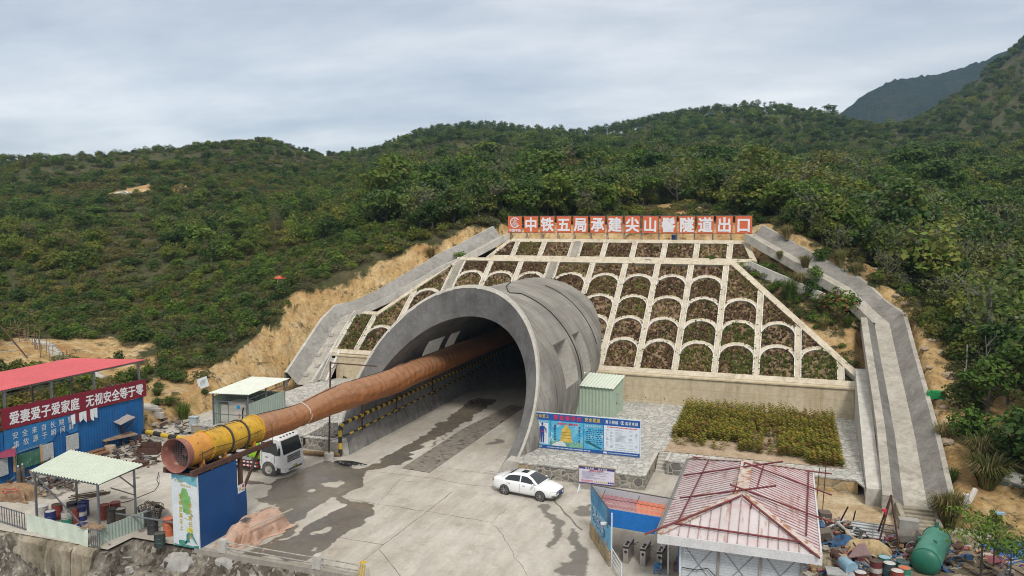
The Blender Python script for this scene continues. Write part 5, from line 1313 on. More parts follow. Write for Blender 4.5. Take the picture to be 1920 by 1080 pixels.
for lab,px,body,lid,hh in(('black drum standing in the dark corner left of the poster stand',(287,1000),D_BLK,D_BLK,.88),('black drum beside the wire basket left of the poster stand',(275,985),D_BLK,D_BLK,.88),('squat dark green drum on the slope edge below the black drums',(300,1024),D_DKG,D_GRIM,.75),('orange drum touching the white poster stand',(317,1003),D_OR,D_OR,1.0)):
 x,y=gpt(*px);drum(lab,x,y,body,lid,group='drums beside the poster stand',h=hh)
b=MB();x,y=gpt(283,972)
for k in range(16):a=2*math.pi*k/16;b.bar((x+.5*math.cos(a),y+.5*math.sin(a),0),(x+.75*math.cos(a),y+.7*math.sin(a),.75),.04)
for k in range(5):b.tube([(x+(.5+.06*k)*math.cos(a),y+(.5+.055*k)*math.sin(a),.1+.16*k)for a in np.linspace(0,6.28,17)],.025,5)
for k in range(8):b.tube([(x-.3+.1*k,y-.4,.3),(x-.4+.12*k,y,1.0+.05*(k%3)),(x-.1+.1*k,y+.5,.5)],.035,5)
single('scrap_basket','dark scrap basket full of bent bars left of the poster stand','basket',b,pm('scrap_dark',(.05,.04,.035),(.12,.09,.07),scale=4),(x,y,0))
b=MB();b.bb((-36.5,33.9,.9),(-32.2,34.0,.95));single('plank','long grey plank lying over the black drums','plank',b,M_STEEL,(-34,34,.9))
for lab,(u0,v0),(u1,v1),n_ in(('short grey bar railing left of the drum shelter',(-45.3,32.6),(-41.3,32.0),17),('short grey bar railing at the right end of the pale sheet',(-35.75,31.55),(-35.1,31.5),5)):
 rl=thing('bar_railing',lab,'railing',((u0+u1)/2,(v0+v1)/2,0))
 b=MB()
 for z in(.1,1.0):b.bar((u0,v0,z),(u1,v1,z),.05)
 obj('rails',b,M_STEEL,rl)if False else None
 for z in(.1,1.0):
  b=MB();b.bar((u0,v0,z),(u1,v1,z),.05);obj('rail',b,M_STEEL,rl)
 for i in range(n_):
  t_=i/max(1,n_-1);b=MB();b.bar((u0+(u1-u0)*t_,v0+(v1-v0)*t_,-.1),(u0+(u1-u0)*t_,v0+(v1-v0)*t_,1.05),.035);obj('bar',b,M_STEEL,rl)
b=MB();b.bb((-48.6,32.4,-.1),(-45.5,33.3,.95));single('blue_skip','dark blue steel box at the left edge beside the bar railing','box',b,M_BLUE,(-47,33.5,0))
M_BLK=concrete('mossy_concrete',(0.25,0.205,0.14),stain=(0.055,0.045,0.022),amt=0.95,light=(0.40,0.36,0.29),scale=0.8,dens=(0.38,0.58))
r_=np.random.default_rng(12)
for lab,u0,u1 in(('mossy stained concrete block at the left end of the edge wall',-46.2,-43.3),('long mossy stained concrete block below the drum shelter',-43.15,-36.8),('mossy concrete end block at the corner below the bar railing',-36.7,-35.2)):
 b=MB();N_=14;rows=[]
 for i in range(N_+1):
  u=u0+(u1-u0)*i/N_;j=r_.normal(0,.03,6);vv=31.55-.13*(u+43)*.5
  rows.append([(u,vv+1.0+j[0],-.02+j[1]),(u,vv+.12+j[2],-.06+j[3]),(u,vv-.06+j[4],-.3),(u,vv-.16+j[5],-1.0),(u,vv-.2,-2.2)])
 b.grid(rows);b.add([rows[0][k]for k in range(5)]+[(u0,rows[0][0][1],-2.2)],[(0,1,2,3,4,5)]);b.add([rows[-1][k]for k in range(5)]+[(u1,rows[-1][0][1],-2.2)],[(5,4,3,2,1,0)])
 single('edge_block',lab,'concrete block',b,M_BLK,((u0+u1)/2,31.5,-2.2))
def boulder(label,c,d,mat,seed,group=None):
 b=MB();rows=[]
 for i in range(21):
  th=math.pi*i/20;row=[]
  for j in range(30):
   ph=2*math.pi*j/30;n_=np.array([math.sin(th)*math.cos(ph),math.sin(th)*math.sin(ph),math.cos(th)])
   k=.75+.5*fbm(np.array(n_[0]*1.6+seed),np.array(n_[1]*1.6+n_[2]*2.1),seed)
   k=round(k*5)/5*.55+k*.45+.22*(fbm(np.array(n_[0]*4.5+seed),np.array(n_[1]*4.5+n_[2]*5.1),seed+5)-.5)
   row.append((c[0]+d[0]*n_[0]*k,c[1]+d[1]*n_[1]*k,c[2]+d[2]*n_[2]*k))
  rows.append(row)
 b.grid(rows,closed=True);return single('boulder',label,'boulder',b,mat,c,smooth=22,group=group)
M_ROCK=concrete('pale_rock',(0.30,0.285,0.26),stain=(.1,.09,.08),amt=.7,light=(0.42,0.41,0.39),scale=.8)
for k,(px,z,d,lab)in enumerate((((245,1045),-1.2,(.9,.6,.6),'pale rounded boulder beside the hose below the drums'),((338,1056),-1.1,(.9,.5,.6),'large pale rock face below the dark green drum'),((225,1010),-.4,(.6,.4,.5),'grey boulder at the corner of the grey green sheet'),((60,1070),-3,(1.2,.8,.8),'pale rock at the bottom left under the edge blocks'),((180,1075),-2.8,(1.6,.8,.8),'broad pale rock below the end of the edge blocks'),((345,1065),-1.2,(1.4,.6,.9),'pale rock below the poster stand'),((430,1065),-.9,(1.1,.6,.8),'pale cracked rock below the edge rail'),((25,1025),-1.6,(.6,.5,.4),'small grey rock at the left picture edge below the blocks'))):
 p_=G(*px,z);boulder(lab,p_,d,M_ROCK,20+k,'rocks on the rubble slope')
b=MB();b.tube([tuple(G(x,y,z))for x,y,z in((195,1005,.3),(205,1020,.1),(218,1036,-.6),(232,1046,-.7),(248,1045,-.7))],.05,6);single('hose','grey hose hanging from the bar railing over the rocks','hose',b,pm('hose_grey',(.3,.29,.27)),tuple(G(205,1020,0)),smooth=60)
b=MB();p_=G(118,1052,-1.6);b.box(p_,(1.3,.5,.06),rz=.1,ax=None);single('board','flat board lying on the rubble below the mossy block','board',b,pm('board_tan',(.3,.25,.18)),p_)
wl_=thing('site_wall','blue sheet wall at the left edge of the yard under the red canopy','wall',(-49.9,43.5,0))
b=MB();b.sheet((-49.84,36.0,0),(-49.84,49.6,0),(-49.84,49.6,3.4),(-49.84,36.0,3.65),ribs=54,depth=.02);obj('wall_sheet',b,pm('wall_blue',(0.006,0.105,0.31),(0.006,0.08,0.25),scale=.7,streak=(.05,.12,.25),amt=.3),wl_)
b=MB();b.bb((-49.95,49.55,0),(-49.8,49.65,3.5));b.bb((-49.95,36,3.45),(-49.9,49.6,3.55));obj('wall_frame',b,M_STEEL,wl_)
bn=thing('red_banner','long dark red banner with white characters above the blue wall','banner',(-49.6,43.5,3.5))
def wallpt(v,f,z0=(3.78,3.43),z1=(5.25,4.86),u=-49.72):t_=(v-37.3)/(49.9-37.3);a=z0[0]+(z0[1]-z0[0])*t_;c_=z1[0]+(z1[1]-z1[0])*t_;return(u,v,a+(c_-a)*f)
b=MB();b.add([wallpt(37.3,0,u=-49.78),wallpt(49.9,0,u=-49.78),wallpt(49.9,1,u=-49.78),wallpt(37.3,1,u=-49.78),wallpt(37.3,0),wallpt(49.9,0),wallpt(49.9,1),wallpt(37.3,1)],[(4,5,6,7),(3,2,1,0),(0,4,7,3),(1,2,6,5),(3,7,6,2),(0,1,5,4)]);obj('banner_sheet',b,M_RED,bn)
b=MB();S_='爱妻爱子爱家庭 无视安全等于零'
for i,ch in enumerate(S_):
 if ch==' ':obj('banner_lettering',b,M_WHT,bn);b=MB();continue
 v=38.2+(i if i<7 else i-.35)*.805;letter(b,ch,wallpt(v,.47,u=-49.715),(0,1,-.028),(0,0,1),.80,.95,lift=.012,bold=.022)
obj('banner_lettering',b,M_WHT,bn)
b=MB();rr2=np.random.default_rng(4)
for k in range(7):
 v=42.6+k*.33;b.add([(-49.7,v,3.62-.1*rr2.random()),(-49.66,v+.36,3.6),(-49.6,v+.3,3.1-.45*rr2.random()),(-49.62,v+.05,3.2-.4*rr2.random())],[(0,1,2,3)],k%3==1)
obj('torn_flap',b,[M_PAPER,M_RED],bn)
bb_=thing('blue_banner','torn blue banner with two rows of white characters on the blue wall','banner',(-49.7,40.3,1.8))
b=MB();N_=24;R0=[];R1=[]
for i in range(N_+1):
 v=37.4+5.85*i/N_;k=0 if not 15<i<21 else .5*math.sin((i-15)/6*math.pi);R0.append((-49.76+.02*math.sin(i*1.7),v,1.78+.075*(v-37.4)+k));R1.append((-49.76,v,3.72-.028*(v-37.4)))
b.grid([R0,R1]);obj('banner_sheet',b,M_BLUEL,bb_,smooth=50)
b=MB()
for i,ch in enumerate('安全来自长期警'):letter(b,ch,(-49.74,38.2+i*.73,3.2+.005*i),(0,1,0),(0,0,1),.46,.52,lift=.016,bold=.006)
obj('banner_lettering',b,M_PAPER,bb_);b=MB()
for i,ch in enumerate('事故源于瞬间麻'):letter(b,ch,(-49.74,38.25+i*.73,2.55+.025*i),(0,1,.03),(0,0,1),.46,.52,lift=.016,bold=.006)
obj('banner_lettering',b,M_PAPER,bb_)
b=MB();b.bb((-49.74,37.6,1.95),(-49.735,40.6,1.98));b.bb((-49.74,37.6,2.03),(-49.735,40.6,2.05));obj('banner_lines',b,D_LB,bb_)
M_SPECK=pm('notice_speckle',(.48,.5,.5),(.35,.37,.38),scale=9,rough=.7,spot=(.2,.21,.23),spots=(.52,.6))
for lab,v0,v1,z0,z1,mt in(('greyish notice sheet leaning on the blue wall left of the tear',40.05,41.0,.75,1.95,M_SPECK),('greyish notice sheet pasted on the blue wall right of the tear',42.1,43.15,.9,2.1,M_SPECK),('dark green landscape poster on the blue wall at the left',38.2,39.9,.75,1.8,pm('poster_forest',(.02,.10,.05),(.06,.16,.12),scale=2,spot=(.25,.3,.32))),('pale poster with dark marks at the far left of the blue wall',36.6,37.5,.7,1.9,M_SPECK)):
 b=MB();b.bb((-49.7,v0,z0),(-49.64,v1,z1));single('notice_sheet',lab,'notice',b,mt,(-49.67,v0,z0))
for v,lab in((39.95,'narrow yellow and orange strip beside the green poster'),(37.9,'narrow faded orange strip left of the green poster')):
 b=MB();b.bb((-49.69,v,.7),(-49.62,v+.14,2.05));single('poster_strip',lab,'strip',b,pm('strip_orange',(.45,.30,.12),(.5,.25,.15)),(-49.66,v,.7))
cn=thing('red_canopy','long red corrugated canopy roof on grey posts behind the blue wall','canopy',(-52,43,0))
b=MB();b.sheet((-49.75,35.2,6.5),(-49.75,50.1,6.45),(-55.0,47.6,6.68),(-55.0,34.0,6.70),ribs=62,depth=.035);obj('roof_sheet',b,M_PINK,cn)
for v in(37.7,41.3,45.0,49.4):
 b=MB();b.bb((-49.98,v-.07,0),(-49.86,v+.07,6.45));obj('post',b,M_STEEL,cn)
for v in(36.5,40,43.5,47):
 b=MB();b.bb((-54.6,v-.05,2.5),(-54.5,v+.05,6.6));obj('rear_post',b,M_STEEL,cn)
b=MB();b.bar((-49.9,35.5,6.4),(-49.9,50,6.36),.1);b.bar((-54.5,34.5,6.6),(-54.5,47.5,6.6),.1)
for v in(38,41,44,47):b.bar((-54.5,v,6.55),(-49.9,v,6.38),.06)
for z in(5.0,5.6):b.bar((-54.5,35,z),(-54.5,48,z),.05)
obj('roof_frame',b,M_STEEL,cn)
b=MB();a_=G(197,784,2.2);c_=G(254,781,2.2)
tt=[G(197,785,2.1),G(226,797,2.0),G(254,782,2.25),G(230,774,2.4)]
b.sheet(tt[0],tt[1],tt[2],tt[3],ribs=10,depth=.02);o_=thing('tin_lean_to','small tilted grey tin sheet on a post in front of the blue wall','lean-to',(*tt[1][:2],0));obj('roof_sheet',b,pm('old_tin',(.33,.31,.29),(.25,.22,.2),scale=3),o_)
b=MB();mc=sum(tt)/4;b.bar((mc[0],mc[1],0),(mc[0],mc[1],mc[2]-.05),.1);b.bar((mc[0],mc[1],.9),(mc[0]+.3,mc[1]+1.2,2.0),.06);obj('post',b,M_RUST,o_)
b=MB();q=[G(-60,838,2.4),G(29,840,2.4),G(29,834,2.5),G(-40,815,2.5)]
c2=thing('red_awning','low awning with a dark red fascia at the left picture edge','awning',tuple(q[1]))
b=MB();b.add([q[0],q[1],q[2],q[3]]+[p_-np.array((0,0,.05))for p_ in q],[(0,1,2,3),(7,6,5,4),(0,4,5,1),(1,5,6,2)]);obj('roof_sheet',b,pm('awning_tan',(.42,.3,.24),(.3,.2,.16)),c2)
e0,e1=G(-60,862,2.0),G(29,842,2.38);b=MB();b.add([G(-60,868,2.0),G(29,855,2.0),G(29,841,2.4),G(-60,846,2.4)],[(0,1,2,3)]);obj('fascia',b,pm('fascia_red',(.22,.03,.07)),c2)
b=MB();b.bar((e1[0],e1[1],0),(e1[0],e1[1],2.35),.07);obj('post',b,M_STEEL,c2)
ps=thing('power_shed','small open steel shed with a white roof and green side sheets on the left terrace','shed',(-42.8,53.8,1.0))
b=MB();b.sheet((-44.75,51.4,3.72),(-40.95,51.75,3.80),(-40.8,57.1,4.12),(-44.6,56.8,4.08),ribs=16,depth=.025);obj('roof_sheet',b,M_TINW,ps)
for u,v in((-44.5,51.7),(-41.25,52.0),(-41.1,56.7),(-44.4,56.4),(-41.2,54.3)):
 b=MB();b.bb((u-.05,v-.05,1.0),(u+.05,v+.05,3.75+(v-51.6)*.06));obj('post',b,M_STEEL,ps)
b=MB()
for z in(1.95,3.05,3.65):b.bar((-44.5,51.7,z),(-41.25,52.0,z),.06)
b.bar((-41.25,52,3.3),(-41.1,56.7,3.6),.06);obj('cross_rails',b,M_STEEL,ps)
b=MB();b.sheet((-41.2,52.0,1.0),(-41.05,56.7,1.0),(-41.05,56.7,3.15),(-41.2,52.0,2.95),ribs=20,depth=.02);obj('side_sheet',b,M_TING,ps)
b=MB();b.sheet((-44.45,56.4,1.0),(-44.5,51.7,1.0),(-44.5,51.7,3.4),(-44.45,56.4,3.7),ribs=20,depth=.02);b.sheet((-41.1,56.6,1.0),(-44.4,56.3,1.0),(-44.4,56.3,3.0),(-41.1,56.6,3.0),ribs=14,depth=.02);obj('rear_sheet',b,M_TING,ps)
cbn=thing('power_cabinet','pale grey electrical cabinet numbered 3 inside the small open shed','cabinet',(-42.6,52.9,1.0))
M_CAB=pm('cabinet_grey',(.48,.47,.42),(.42,.41,.37),rough=.5)
b=MB();b.bb((-43.6,52.5,1.05),(-41.9,53.6,2.85));obj('cabinet_body',b,M_CAB,cbn)
b=MB();b.bb((-43.05,52.46,1.1),(-41.95,52.5,2.78));dr=obj('cabinet_door',b,M_CAB,cbn)
b=MB();b.bb((-42.75,52.44,2.35),(-42.4,52.46,2.62));obj('display',b,pm('display_blue',(.05,.3,.6),rough=.2),dr)
b=MB();letter(b,'3',(-42.5,52.455,1.75),(1,0,0),(0,0,1),.5,.5,lift=.008,bold=.01);obj('numeral',b,pm('numeral_red',(.4,.08,.05)),dr)
b=MB();b.tube([(-42.05,52.42,2.5),(-42.1,52.36,2.2),(-42.15,52.4,1.6)],.05,6);obj('cable',b,M_BLACK,dr)
b=MB();b.bb((-44.35,52.4,1.05),(-43.65,53.2,2.6));single('control_box','tall pale control box left of the numbered cabinet in the shed','cabinet',b,M_CAB,(-44,52.8,1.05))
dbx=thing('distribution_box','small grey distribution box on a post behind the fan intake','box',(*gpt(365,815),0))
x,y=gpt(365,815);b=MB();b.bb((x-.35,y-.2,.4),(x+.35,y+.2,1.5));b.bb((x-.4,y-.25,1.5),(x+.4,y+.25,1.56));obj('box_body',b,pm('box_grey',(.4,.45,.47)),dbx);b=MB();flat(b,[(-.1,.85),(.1,.85),(0,1.05)],(x,y-.21,0));obj('warning_triangle',b,M_GOLD,dbx);b=MB();b.bb((x-.05,y-.05,0),(x+.05,y+.05,.4));obj('post',b,M_STEEL,dbx)
b=striped([(-50.3,49.6,.55),(-46.9,49.3,.42),(-44.4,49.25,.4)],.2,.8);br=thing('striped_barrier','fat yellow and black striped pipe lying across the end of the yard','barrier',(-47.5,49.4,0));obj('pipe',b,[M_HBLK,M_YEL],br,smooth=50)
b=MB()
for u in(-49.8,-47.2,-44.8):b.bb((u-.25,49.1,0),(u+.25,49.7,.3))
obj('support_blocks',b,M_COPE,br)
rbx=thing('rusty_box','open rusty steel box with a cut side on the concrete yard','box',(*gpt(281,850),0),rz=math.radians(25))
b=MB();L_,W_,H_=1.5,.9,.75
for p_,q_ in(((-L_/2,-W_/2,0),(L_/2,-W_/2+.04,H_*.7)),((-L_/2,W_/2-.04,0),(L_/2,W_/2,H_)),((-L_/2,-W_/2,0),(-L_/2+.04,W_/2,H_*.8)),((L_/2-.04,-W_/2,0),(L_/2,W_/2,H_)),((-L_/2,-W_/2,0),(L_/2,W_/2,.04))):b.bb(p_,q_)
obj('box_plates',b,M_RUST,rbx)
wk=thing('work_bench','rusty welding bench with timber top beside the blue wall','bench',(*gpt(222,838),0),rz=math.radians(70))
b=MB();b.bb((-1.3,-.6,.8),(1.3,.6,.9));obj('bench_top',b,pm('bench_timber',(.32,.24,.17),(.2,.12,.08),scale=3),wk)
for x in(-1.15,1.15):
 for y in(-.5,.5):b=MB();b.bb((x-.07,y-.07,0),(x+.07,y+.07,.8));obj('leg',b,M_RUST,wk)
rk=thing('pipe_rack','rack carrying a rusty bundle of pipes in front of the blue wall','rack',(*gpt(148,848),0))
a_,c_=G(118,822,1.0),G(178,810,1.15)
b=MB()
for k in range(5):o_=np.array((0.12*(k%3),.0,.1*(k//3)));b.tube([a_+o_,c_+o_],.075,8)
obj('pipe_bundle',b,pm('pipe_ochre',(.24,.12,.055),(.14,.07,.04),scale=4),rk,smooth=50)
for t_ in(.1,.6,.85):
 p_=a_+(c_-a_)*t_;b=MB();b.bar((p_[0]-.2,p_[1],0),(p_[0]+.05,p_[1],p_[2]-.08),.06);b.bar((p_[0]+.5,p_[1],0),(p_[0]+.3,p_[1],p_[2]-.08),.06);b.bar((p_[0]-.2,p_[1],p_[2]-.1),(p_[0]+.5,p_[1],p_[2]-.1),.06);obj('trestle',b,M_RUST,rk)
rk2=thing('pipe_stack','rusty pipes stacked low between the rack and the bench','pipes',(*gpt(168,855),0))
a_,c_=G(135,862,.25),G(190,846,.3)
for k in range(6):o_=np.array((.2*(k%4),.05*k,.17*(k//4)));b=MB();b.tube([a_+o_,c_+o_],.08,7);obj('pipe',b,bpy.data.materials['pipe_ochre'],rk2,smooth=50)
b=MB();x,y=gpt(199,834);b.lathe([(0,0),(.42,0),(.42,1.35),(.38,1.5),(0,1.45)],(x,y,0),n=16);single('grey_tank','upright grey cylinder tank standing against the blue wall','tank',b,pm('tank_grey',(.26,.28,.28),(.18,.19,.18),scale=3),(x,y,0),smooth=40)
b=MB();x,y=gpt(207,850);b.lathe([(0,0),(.4,0),(.4,.6),(.0,.62)],(x,y,0),n=16);single('cable_drum','low pale round tub with stained side in front of the bench','tub',b,pm('tub_tan',(.42,.33,.24),(.3,.22,.15),scale=3),(x,y,0),smooth=40)
b=MB();x,y=gpt(263,834);b.bb((x-.08,y-.08,0),(x+.08,y+.08,.8));b.bb((x-.25,y-.25,0),(x+.25,y+.25,.05));single('bollard','short rusty steel bollard standing on the yard','bollard',b,M_RUST,(x,y,0))
r_=np.random.default_rng(22)
def scrap(label,cpx,rad,n_,seed,mats,hmax=.35,name='scrap_heap',cat='scrap heap'):
 r_=np.random.default_rng(seed);b=MB();x0,y0=gpt(*cpx)
 for k in range(n_):
  a=r_.uniform(0,6.28);d=rad*math.sqrt(r_.random());x,y=x0+d*math.cos(a)*1.3,y0+d*math.sin(a);z=hmax*(1-d/rad)*r_.uniform(.3,1)
  t_=r_.random();an=r_.uniform(0,3.14)
  if t_<.5:L=r_.uniform(.3,1.1);b.bar((x-L*math.cos(an)/2,y-L*math.sin(an)/2,.03+z),(x+L*math.cos(an)/2,y+L*math.sin(an)/2,.04+z+r_.uniform(-.1,.25)),r_.uniform(.03,.09),None,int(r_.integers(len(mats))))
  elif t_<.8:b.box((x,y,.06+z),(r_.uniform(.2,.7),r_.uniform(.15,.5),r_.uniform(.03,.1)),int(r_.integers(len(mats))),ax=np.linalg.qr(r_.normal(size=(3,3))+np.eye(3)*2.2)[0])
  else:b.box((x,y,.1+z),(r_.uniform(.1,.35),r_.uniform(.1,.35),r_.uniform(.1,.3)),int(r_.integers(len(mats))),rz=an)
 o=single(name,label,cat,b,mats,(x0,y0,0));o['kind']='stuff';return o
SM=[M_RUST,pm('scrap_brown',(.16,.11,.08),(.09,.07,.06)),pm('scrap_grey',(.2,.19,.18),(.1,.1,.1)),pm('scrap_pale',(.4,.37,.32),(.28,.25,.2)),M_BLACK]
scrap('rusty scrap steel and offcuts scattered round the welding bench',(225,842),2.6,130,1,SM,.5)
scrap('thin scrap bars strewn in front of the rusty box',(245,868),1.6,60,2,SM,.12)
scrap('dark scrap and coiled cable lying before the blue wall',(75,890),2.6,110,3,SM,.5)
scrap('pale rubbish and pipes behind the striped barrier',(320,800),3.0,110,4,SM,.5)
scrap('grimy machine scrap beside the gas bottles',(95,915),1.6,70,5,SM,.7)
b=MB();x,y=gpt(248,868);b.bb((x-.9,y-.35,0),(x+.1,y+.25,.22));single('concrete_slab','pale concrete slab lying by the strewn bars','slab',b,M_COPE,(x,y,0))
b=MB();b.bb((x+.3,y-.4,0),(x+1.5,y+.1,.3));single('rusty_trough','low rusty trough lying beside the pale slab','trough',b,M_RUST,(x+.8,y,0))
for k in range(3):
 b=MB();a_,c_=G(95+6*k,905+5*k,.15),G(160+6*k,876+5*k,.15);b.tube([a_,c_],.1-.02*k,8);single('long_pipe',('thick brown pipe, farthest of three lying behind the shelter roof','brown pipe, middle of three lying behind the shelter roof','thinner brown pipe, nearest of three lying behind the shelter roof')[k],'pipe',b,pm('pipe_brown',(.16,.115,.09),(.1,.075,.06),scale=3),a_,smooth=50,group='pipes lying on the yard')
for k,(px,lab)in enumerate((((36,914),'dark gas bottle, left one of the pair near the machine scrap'),((44,910),'dark gas bottle, right one of the pair near the machine scrap'))):
 x,y=gpt(*px);gc=thing('gas_bottle',lab,'gas bottle',(x,y,0),group='gas bottles');b=MB();b.lathe([(0,0),(.13,0),(.13,1.15),(.1,1.28),(.05,1.34),(.05,1.42)],(x,y,0),n=12);obj('bottle',b,pm('bottle_dark',(.07,.06,.055),(.12,.1,.08)),gc,smooth=50);b=MB();b.lathe([(.05,1.42),(.06,1.5),(0,1.52)],(x,y,0),n=8);obj('valve_cap',b,M_PAPER,gc)
cloth_heap('sack_heap','tan cloth covered heap with red cord at the left of the yard','heap',(*gpt(30,930),0),1.5,.9,.75,.2,pm('sack_tan',(.27,.17,.09),(.16,.10,.06),scale=2,spot=(.35,.27,.2)),31,n=34)
b=MB();c_=G(18,922,.7);b.tube([(c_[0]+.5*math.cos(a)*(1+.3*math.sin(3*a)),c_[1]+.35*math.sin(a),.75+.05*math.sin(5*a))for a in np.linspace(0,12,40)],.03,5);single('tangled_rope','tangle of red cord lying on the tan heap','cord',b,pm('cord_red',(.4,.06,.06)),c_,smooth=60)
b=MB();a_=G(12,880,.2);c_=G(20,866,1.0);b.lathe([(0,0),(.2,0),(.22,.1),(.22,1.0),(.2,1.1),(0,1.1)],a_,c_-a_,14);single('steel_cylinder','pale steel cylinder leaning by the blue wall at the left','cylinder',b,pm('steel_pale',(.35,.37,.38),rough=.4,metal=.4),a_,smooth=40)
b=MB();c_=G(62,873,.3)
for k in range(14):b.tube([(c_[0]+(1.1+.03*k)*math.cos(a),c_[1]+.7*math.sin(a),.2+.05*k+.08*math.sin(2*a+k))for a in np.linspace(.3*k,.3*k+5.5,16)],.035,5)
single('cable_coil','big loose coil of grey cable in front of the green poster','cable',b,pm('cable_grey',(.1,.095,.085),(.05,.05,.045)),c_,smooth=60)
b=MB();pts=[tuple(G(x,y,.03))for x,y in((312,830),(306,848),(290,860),(262,868),(240,872))];b.tube(pts,.035,5);b.tube([tuple(G(x,y,.03))for x,y in((298,885),(294,900),(298,908),(290,920),(270,928),(240,940),(200,948))],.02,5);single('cable','black cable snaking over the concrete yard left of the fan','cable',b,M_BLACK,pts[0],smooth=60)
gs=thing('green_shed','pale green corrugated shed on the stone terrace beside the tunnel','shed',(-15.9,67,1))
M_SHW=pm('shed_green',(0.36,0.455,0.355),(0.32,0.41,0.32),rough=.5,streak=(.27,.32,.25),amt=.3)
b=MB();b.sheet((-18.05,65.5,1.0),(-13.75,65.1,1.0),(-13.75,65.1,3.5),(-18.05,65.5,3.5),ribs=14,depth=.03);obj('front_wall',b,M_SHW,gs)
b=MB();b.sheet((-13.75,65.1,1.0),(-13.45,68.2,1.0),(-13.45,68.2,3.95),(-13.75,65.1,3.5),ribs=11,depth=.03);obj('side_wall',b,M_SHW,gs)
b=MB();b.sheet((-13.45,68.2,1.0),(-17.8,68.6,1.0),(-17.8,68.6,3.95),(-13.45,68.2,3.95),ribs=14);b.sheet((-17.8,68.6,1.0),(-18.05,65.5,1.0),(-18.05,65.5,3.5),(-17.8,68.6,3.95),ribs=11);obj('rear_walls',b,M_SHW,gs)
b=MB();b.sheet((-18.15,65.3,3.54),(-13.62,64.88,3.54),(-13.3,68.45,4.06),(-17.9,68.85,4.06),ribs=15,depth=.03);obj('roof_sheet',b,M_TIN,gs)
b=MB();b.add([(-13.69,66.1,1.02),(-13.6,67.0,1.02),(-13.6,67.0,2.95),(-13.69,66.1,2.95)],[(0,1,2,3)]);b.v=[(p[0]+.06,p[1],p[2])for p in b.v];dr=obj('door',b,pm('door_green',(.38,.45,.37)),gs)
b=MB();b.box((-13.58,66.25,2.0),(.05,.08,.2));b.box((-13.6,66.4,2.75),(.05,.35,.03));obj('handle',b,M_BLACK,dr)
nb_=thing('notice_board','wide blue safety notice board with a golden bell on the stone terrace','notice board',(-13.4,54.5,1))
BX0,BX1,BV,BZ0,BZ1=-17.42,-9.45,54.42,1.04,3.70
BW,BH=BX1-BX0,BZ1-BZ0
def bq(mb,x0,x1,y0,y1,lift,mi=0):mb.quad((BX0+BW*x0,BV-lift,BZ0+BH*y0),(BX0+BW*x1,BV-lift,BZ0+BH*y0),(BX0+BW*x1,BV-lift,BZ0+BH*y1),(BX0+BW*x0,BV-lift,BZ0+BH*y1),mi)
def bp3(x,y,lift):return(BX0+BW*x,BV-lift,BZ0+BH*y)
M_BHEAD=pm('board_blue',(0.015,0.09,0.33),(.012,.075,.28),rough=.4)
M_SKY=pm('board_cyan',(0.03,0.27,0.48),(0.12,0.46,0.62),rough=.4,scale=.9,spot=(.55,.7,.76),spots=(.55,.72))
M_RED2=pm('board_red',(0.62,0.03,0.07));M_NAVY=pm('board_navy',(.02,.03,.16));M_BELLG=pm('bell_gold',(.45,.30,.04),(.62,.47,.12),scale=2.5,rough=.4)
M_PALE=pm('board_pale',(.60,.66,.72),(.55,.62,.68));M_LGRASS=pm('board_grass',(.05,.22,.12),(.25,.45,.38),scale=5)
b=MB();b.bb((BX0,BV,BZ0),(BX1,BV+.06,BZ1));board=obj('board_panel',b,M_BHEAD,nb_)
b=MB();
for u in(BX0+.3,BX0+2.6,BX1-2.6,BX1-.3):b.bar((u,BV+.12,1.0),(u,BV+.12,BZ1),.07);b.bar((u,BV+.12,2.6),(u,BV+1.2,1.0),.05)
obj('support_frame',b,M_STEEL,nb_)
b=MB();b.bar((BX0-.02,BV+.02,BZ1+.02),(BX1+.02,BV+.02,BZ1+.02),.06);b.bar((BX1+.02,BV+.02,BZ0),(BX1+.02,BV+.02,BZ1),.06);obj('edge_frame',b,M_PALE,nb_)
b=MB();bq(b,.004,.158,.09,.80,.006);bq(b,.162,.478,.09,.80,.006);bq(b,.482,.662,.09,.80,.006);obj('sky_picture',b,M_SKY,board)
b=MB();bq(b,.022,.142,.12,.72,.012);obj('white_sheet',b,M_PALE,board);b=MB();bq(b,.668,.996,.10,.80,.006);obj('white_sheet',b,M_PALE,board)
b=MB()
for i,ch in enumerate('生命至上'):letter(b,ch,bp3(.03+.034*i,.91,.01),(1,0,0),(0,0,1),.25,.3,lift=.004,bold=.02)
M_BGOLD=pm('board_gold',(.62,.45,.08));obj('gold_lettering',b,M_BGOLD,board);b=MB()
for i,ch in enumerate('安全发展'):letter(b,ch,bp3(.505+.037*i,.91,.01),(1,0,0),(0,0,1),.27,.32,lift=.004,bold=.02)
obj('gold_lettering',b,pm('board_gold',(.62,.45,.08)),board)
b=MB()
for i,ch in enumerate('安全讲评台'):letter(b,ch,bp3(.215+.055*i,.905,.01),(1,0,0),(0,0,1),.36,.38,lift=.004,bold=.028)
for i,ch in enumerate('安全生产 警钟长鸣'):
 if ch!=' ':letter(b,ch,bp3(.242+.0215*i,.735,.014),(1,0,0),(0,0,1),.17,.17,lift=.004,bold=.03)
for i in range(24):bq(b,.70+.0115*i,.708+.0115*i,.745,.775,.013)
bq(b,.675,.683,.135,.155,.014);bq(b,.074,.098,.47,.49,.028)
obj('red_lettering',b,M_RED2,board)
b=MB()
for i,ch in enumerate('勇于跨越'):letter(b,ch,bp3(.695+.03*i,.90,.01),(1,0,0),(0,0,1),.21,.27,lift=.004,bold=.02)
for i,ch in enumerate('追求卓越'):letter(b,ch,bp3(.875+.03*i,.90,.01),(1,0,0),(0,0,1),.21,.27,lift=.004,bold=.02)
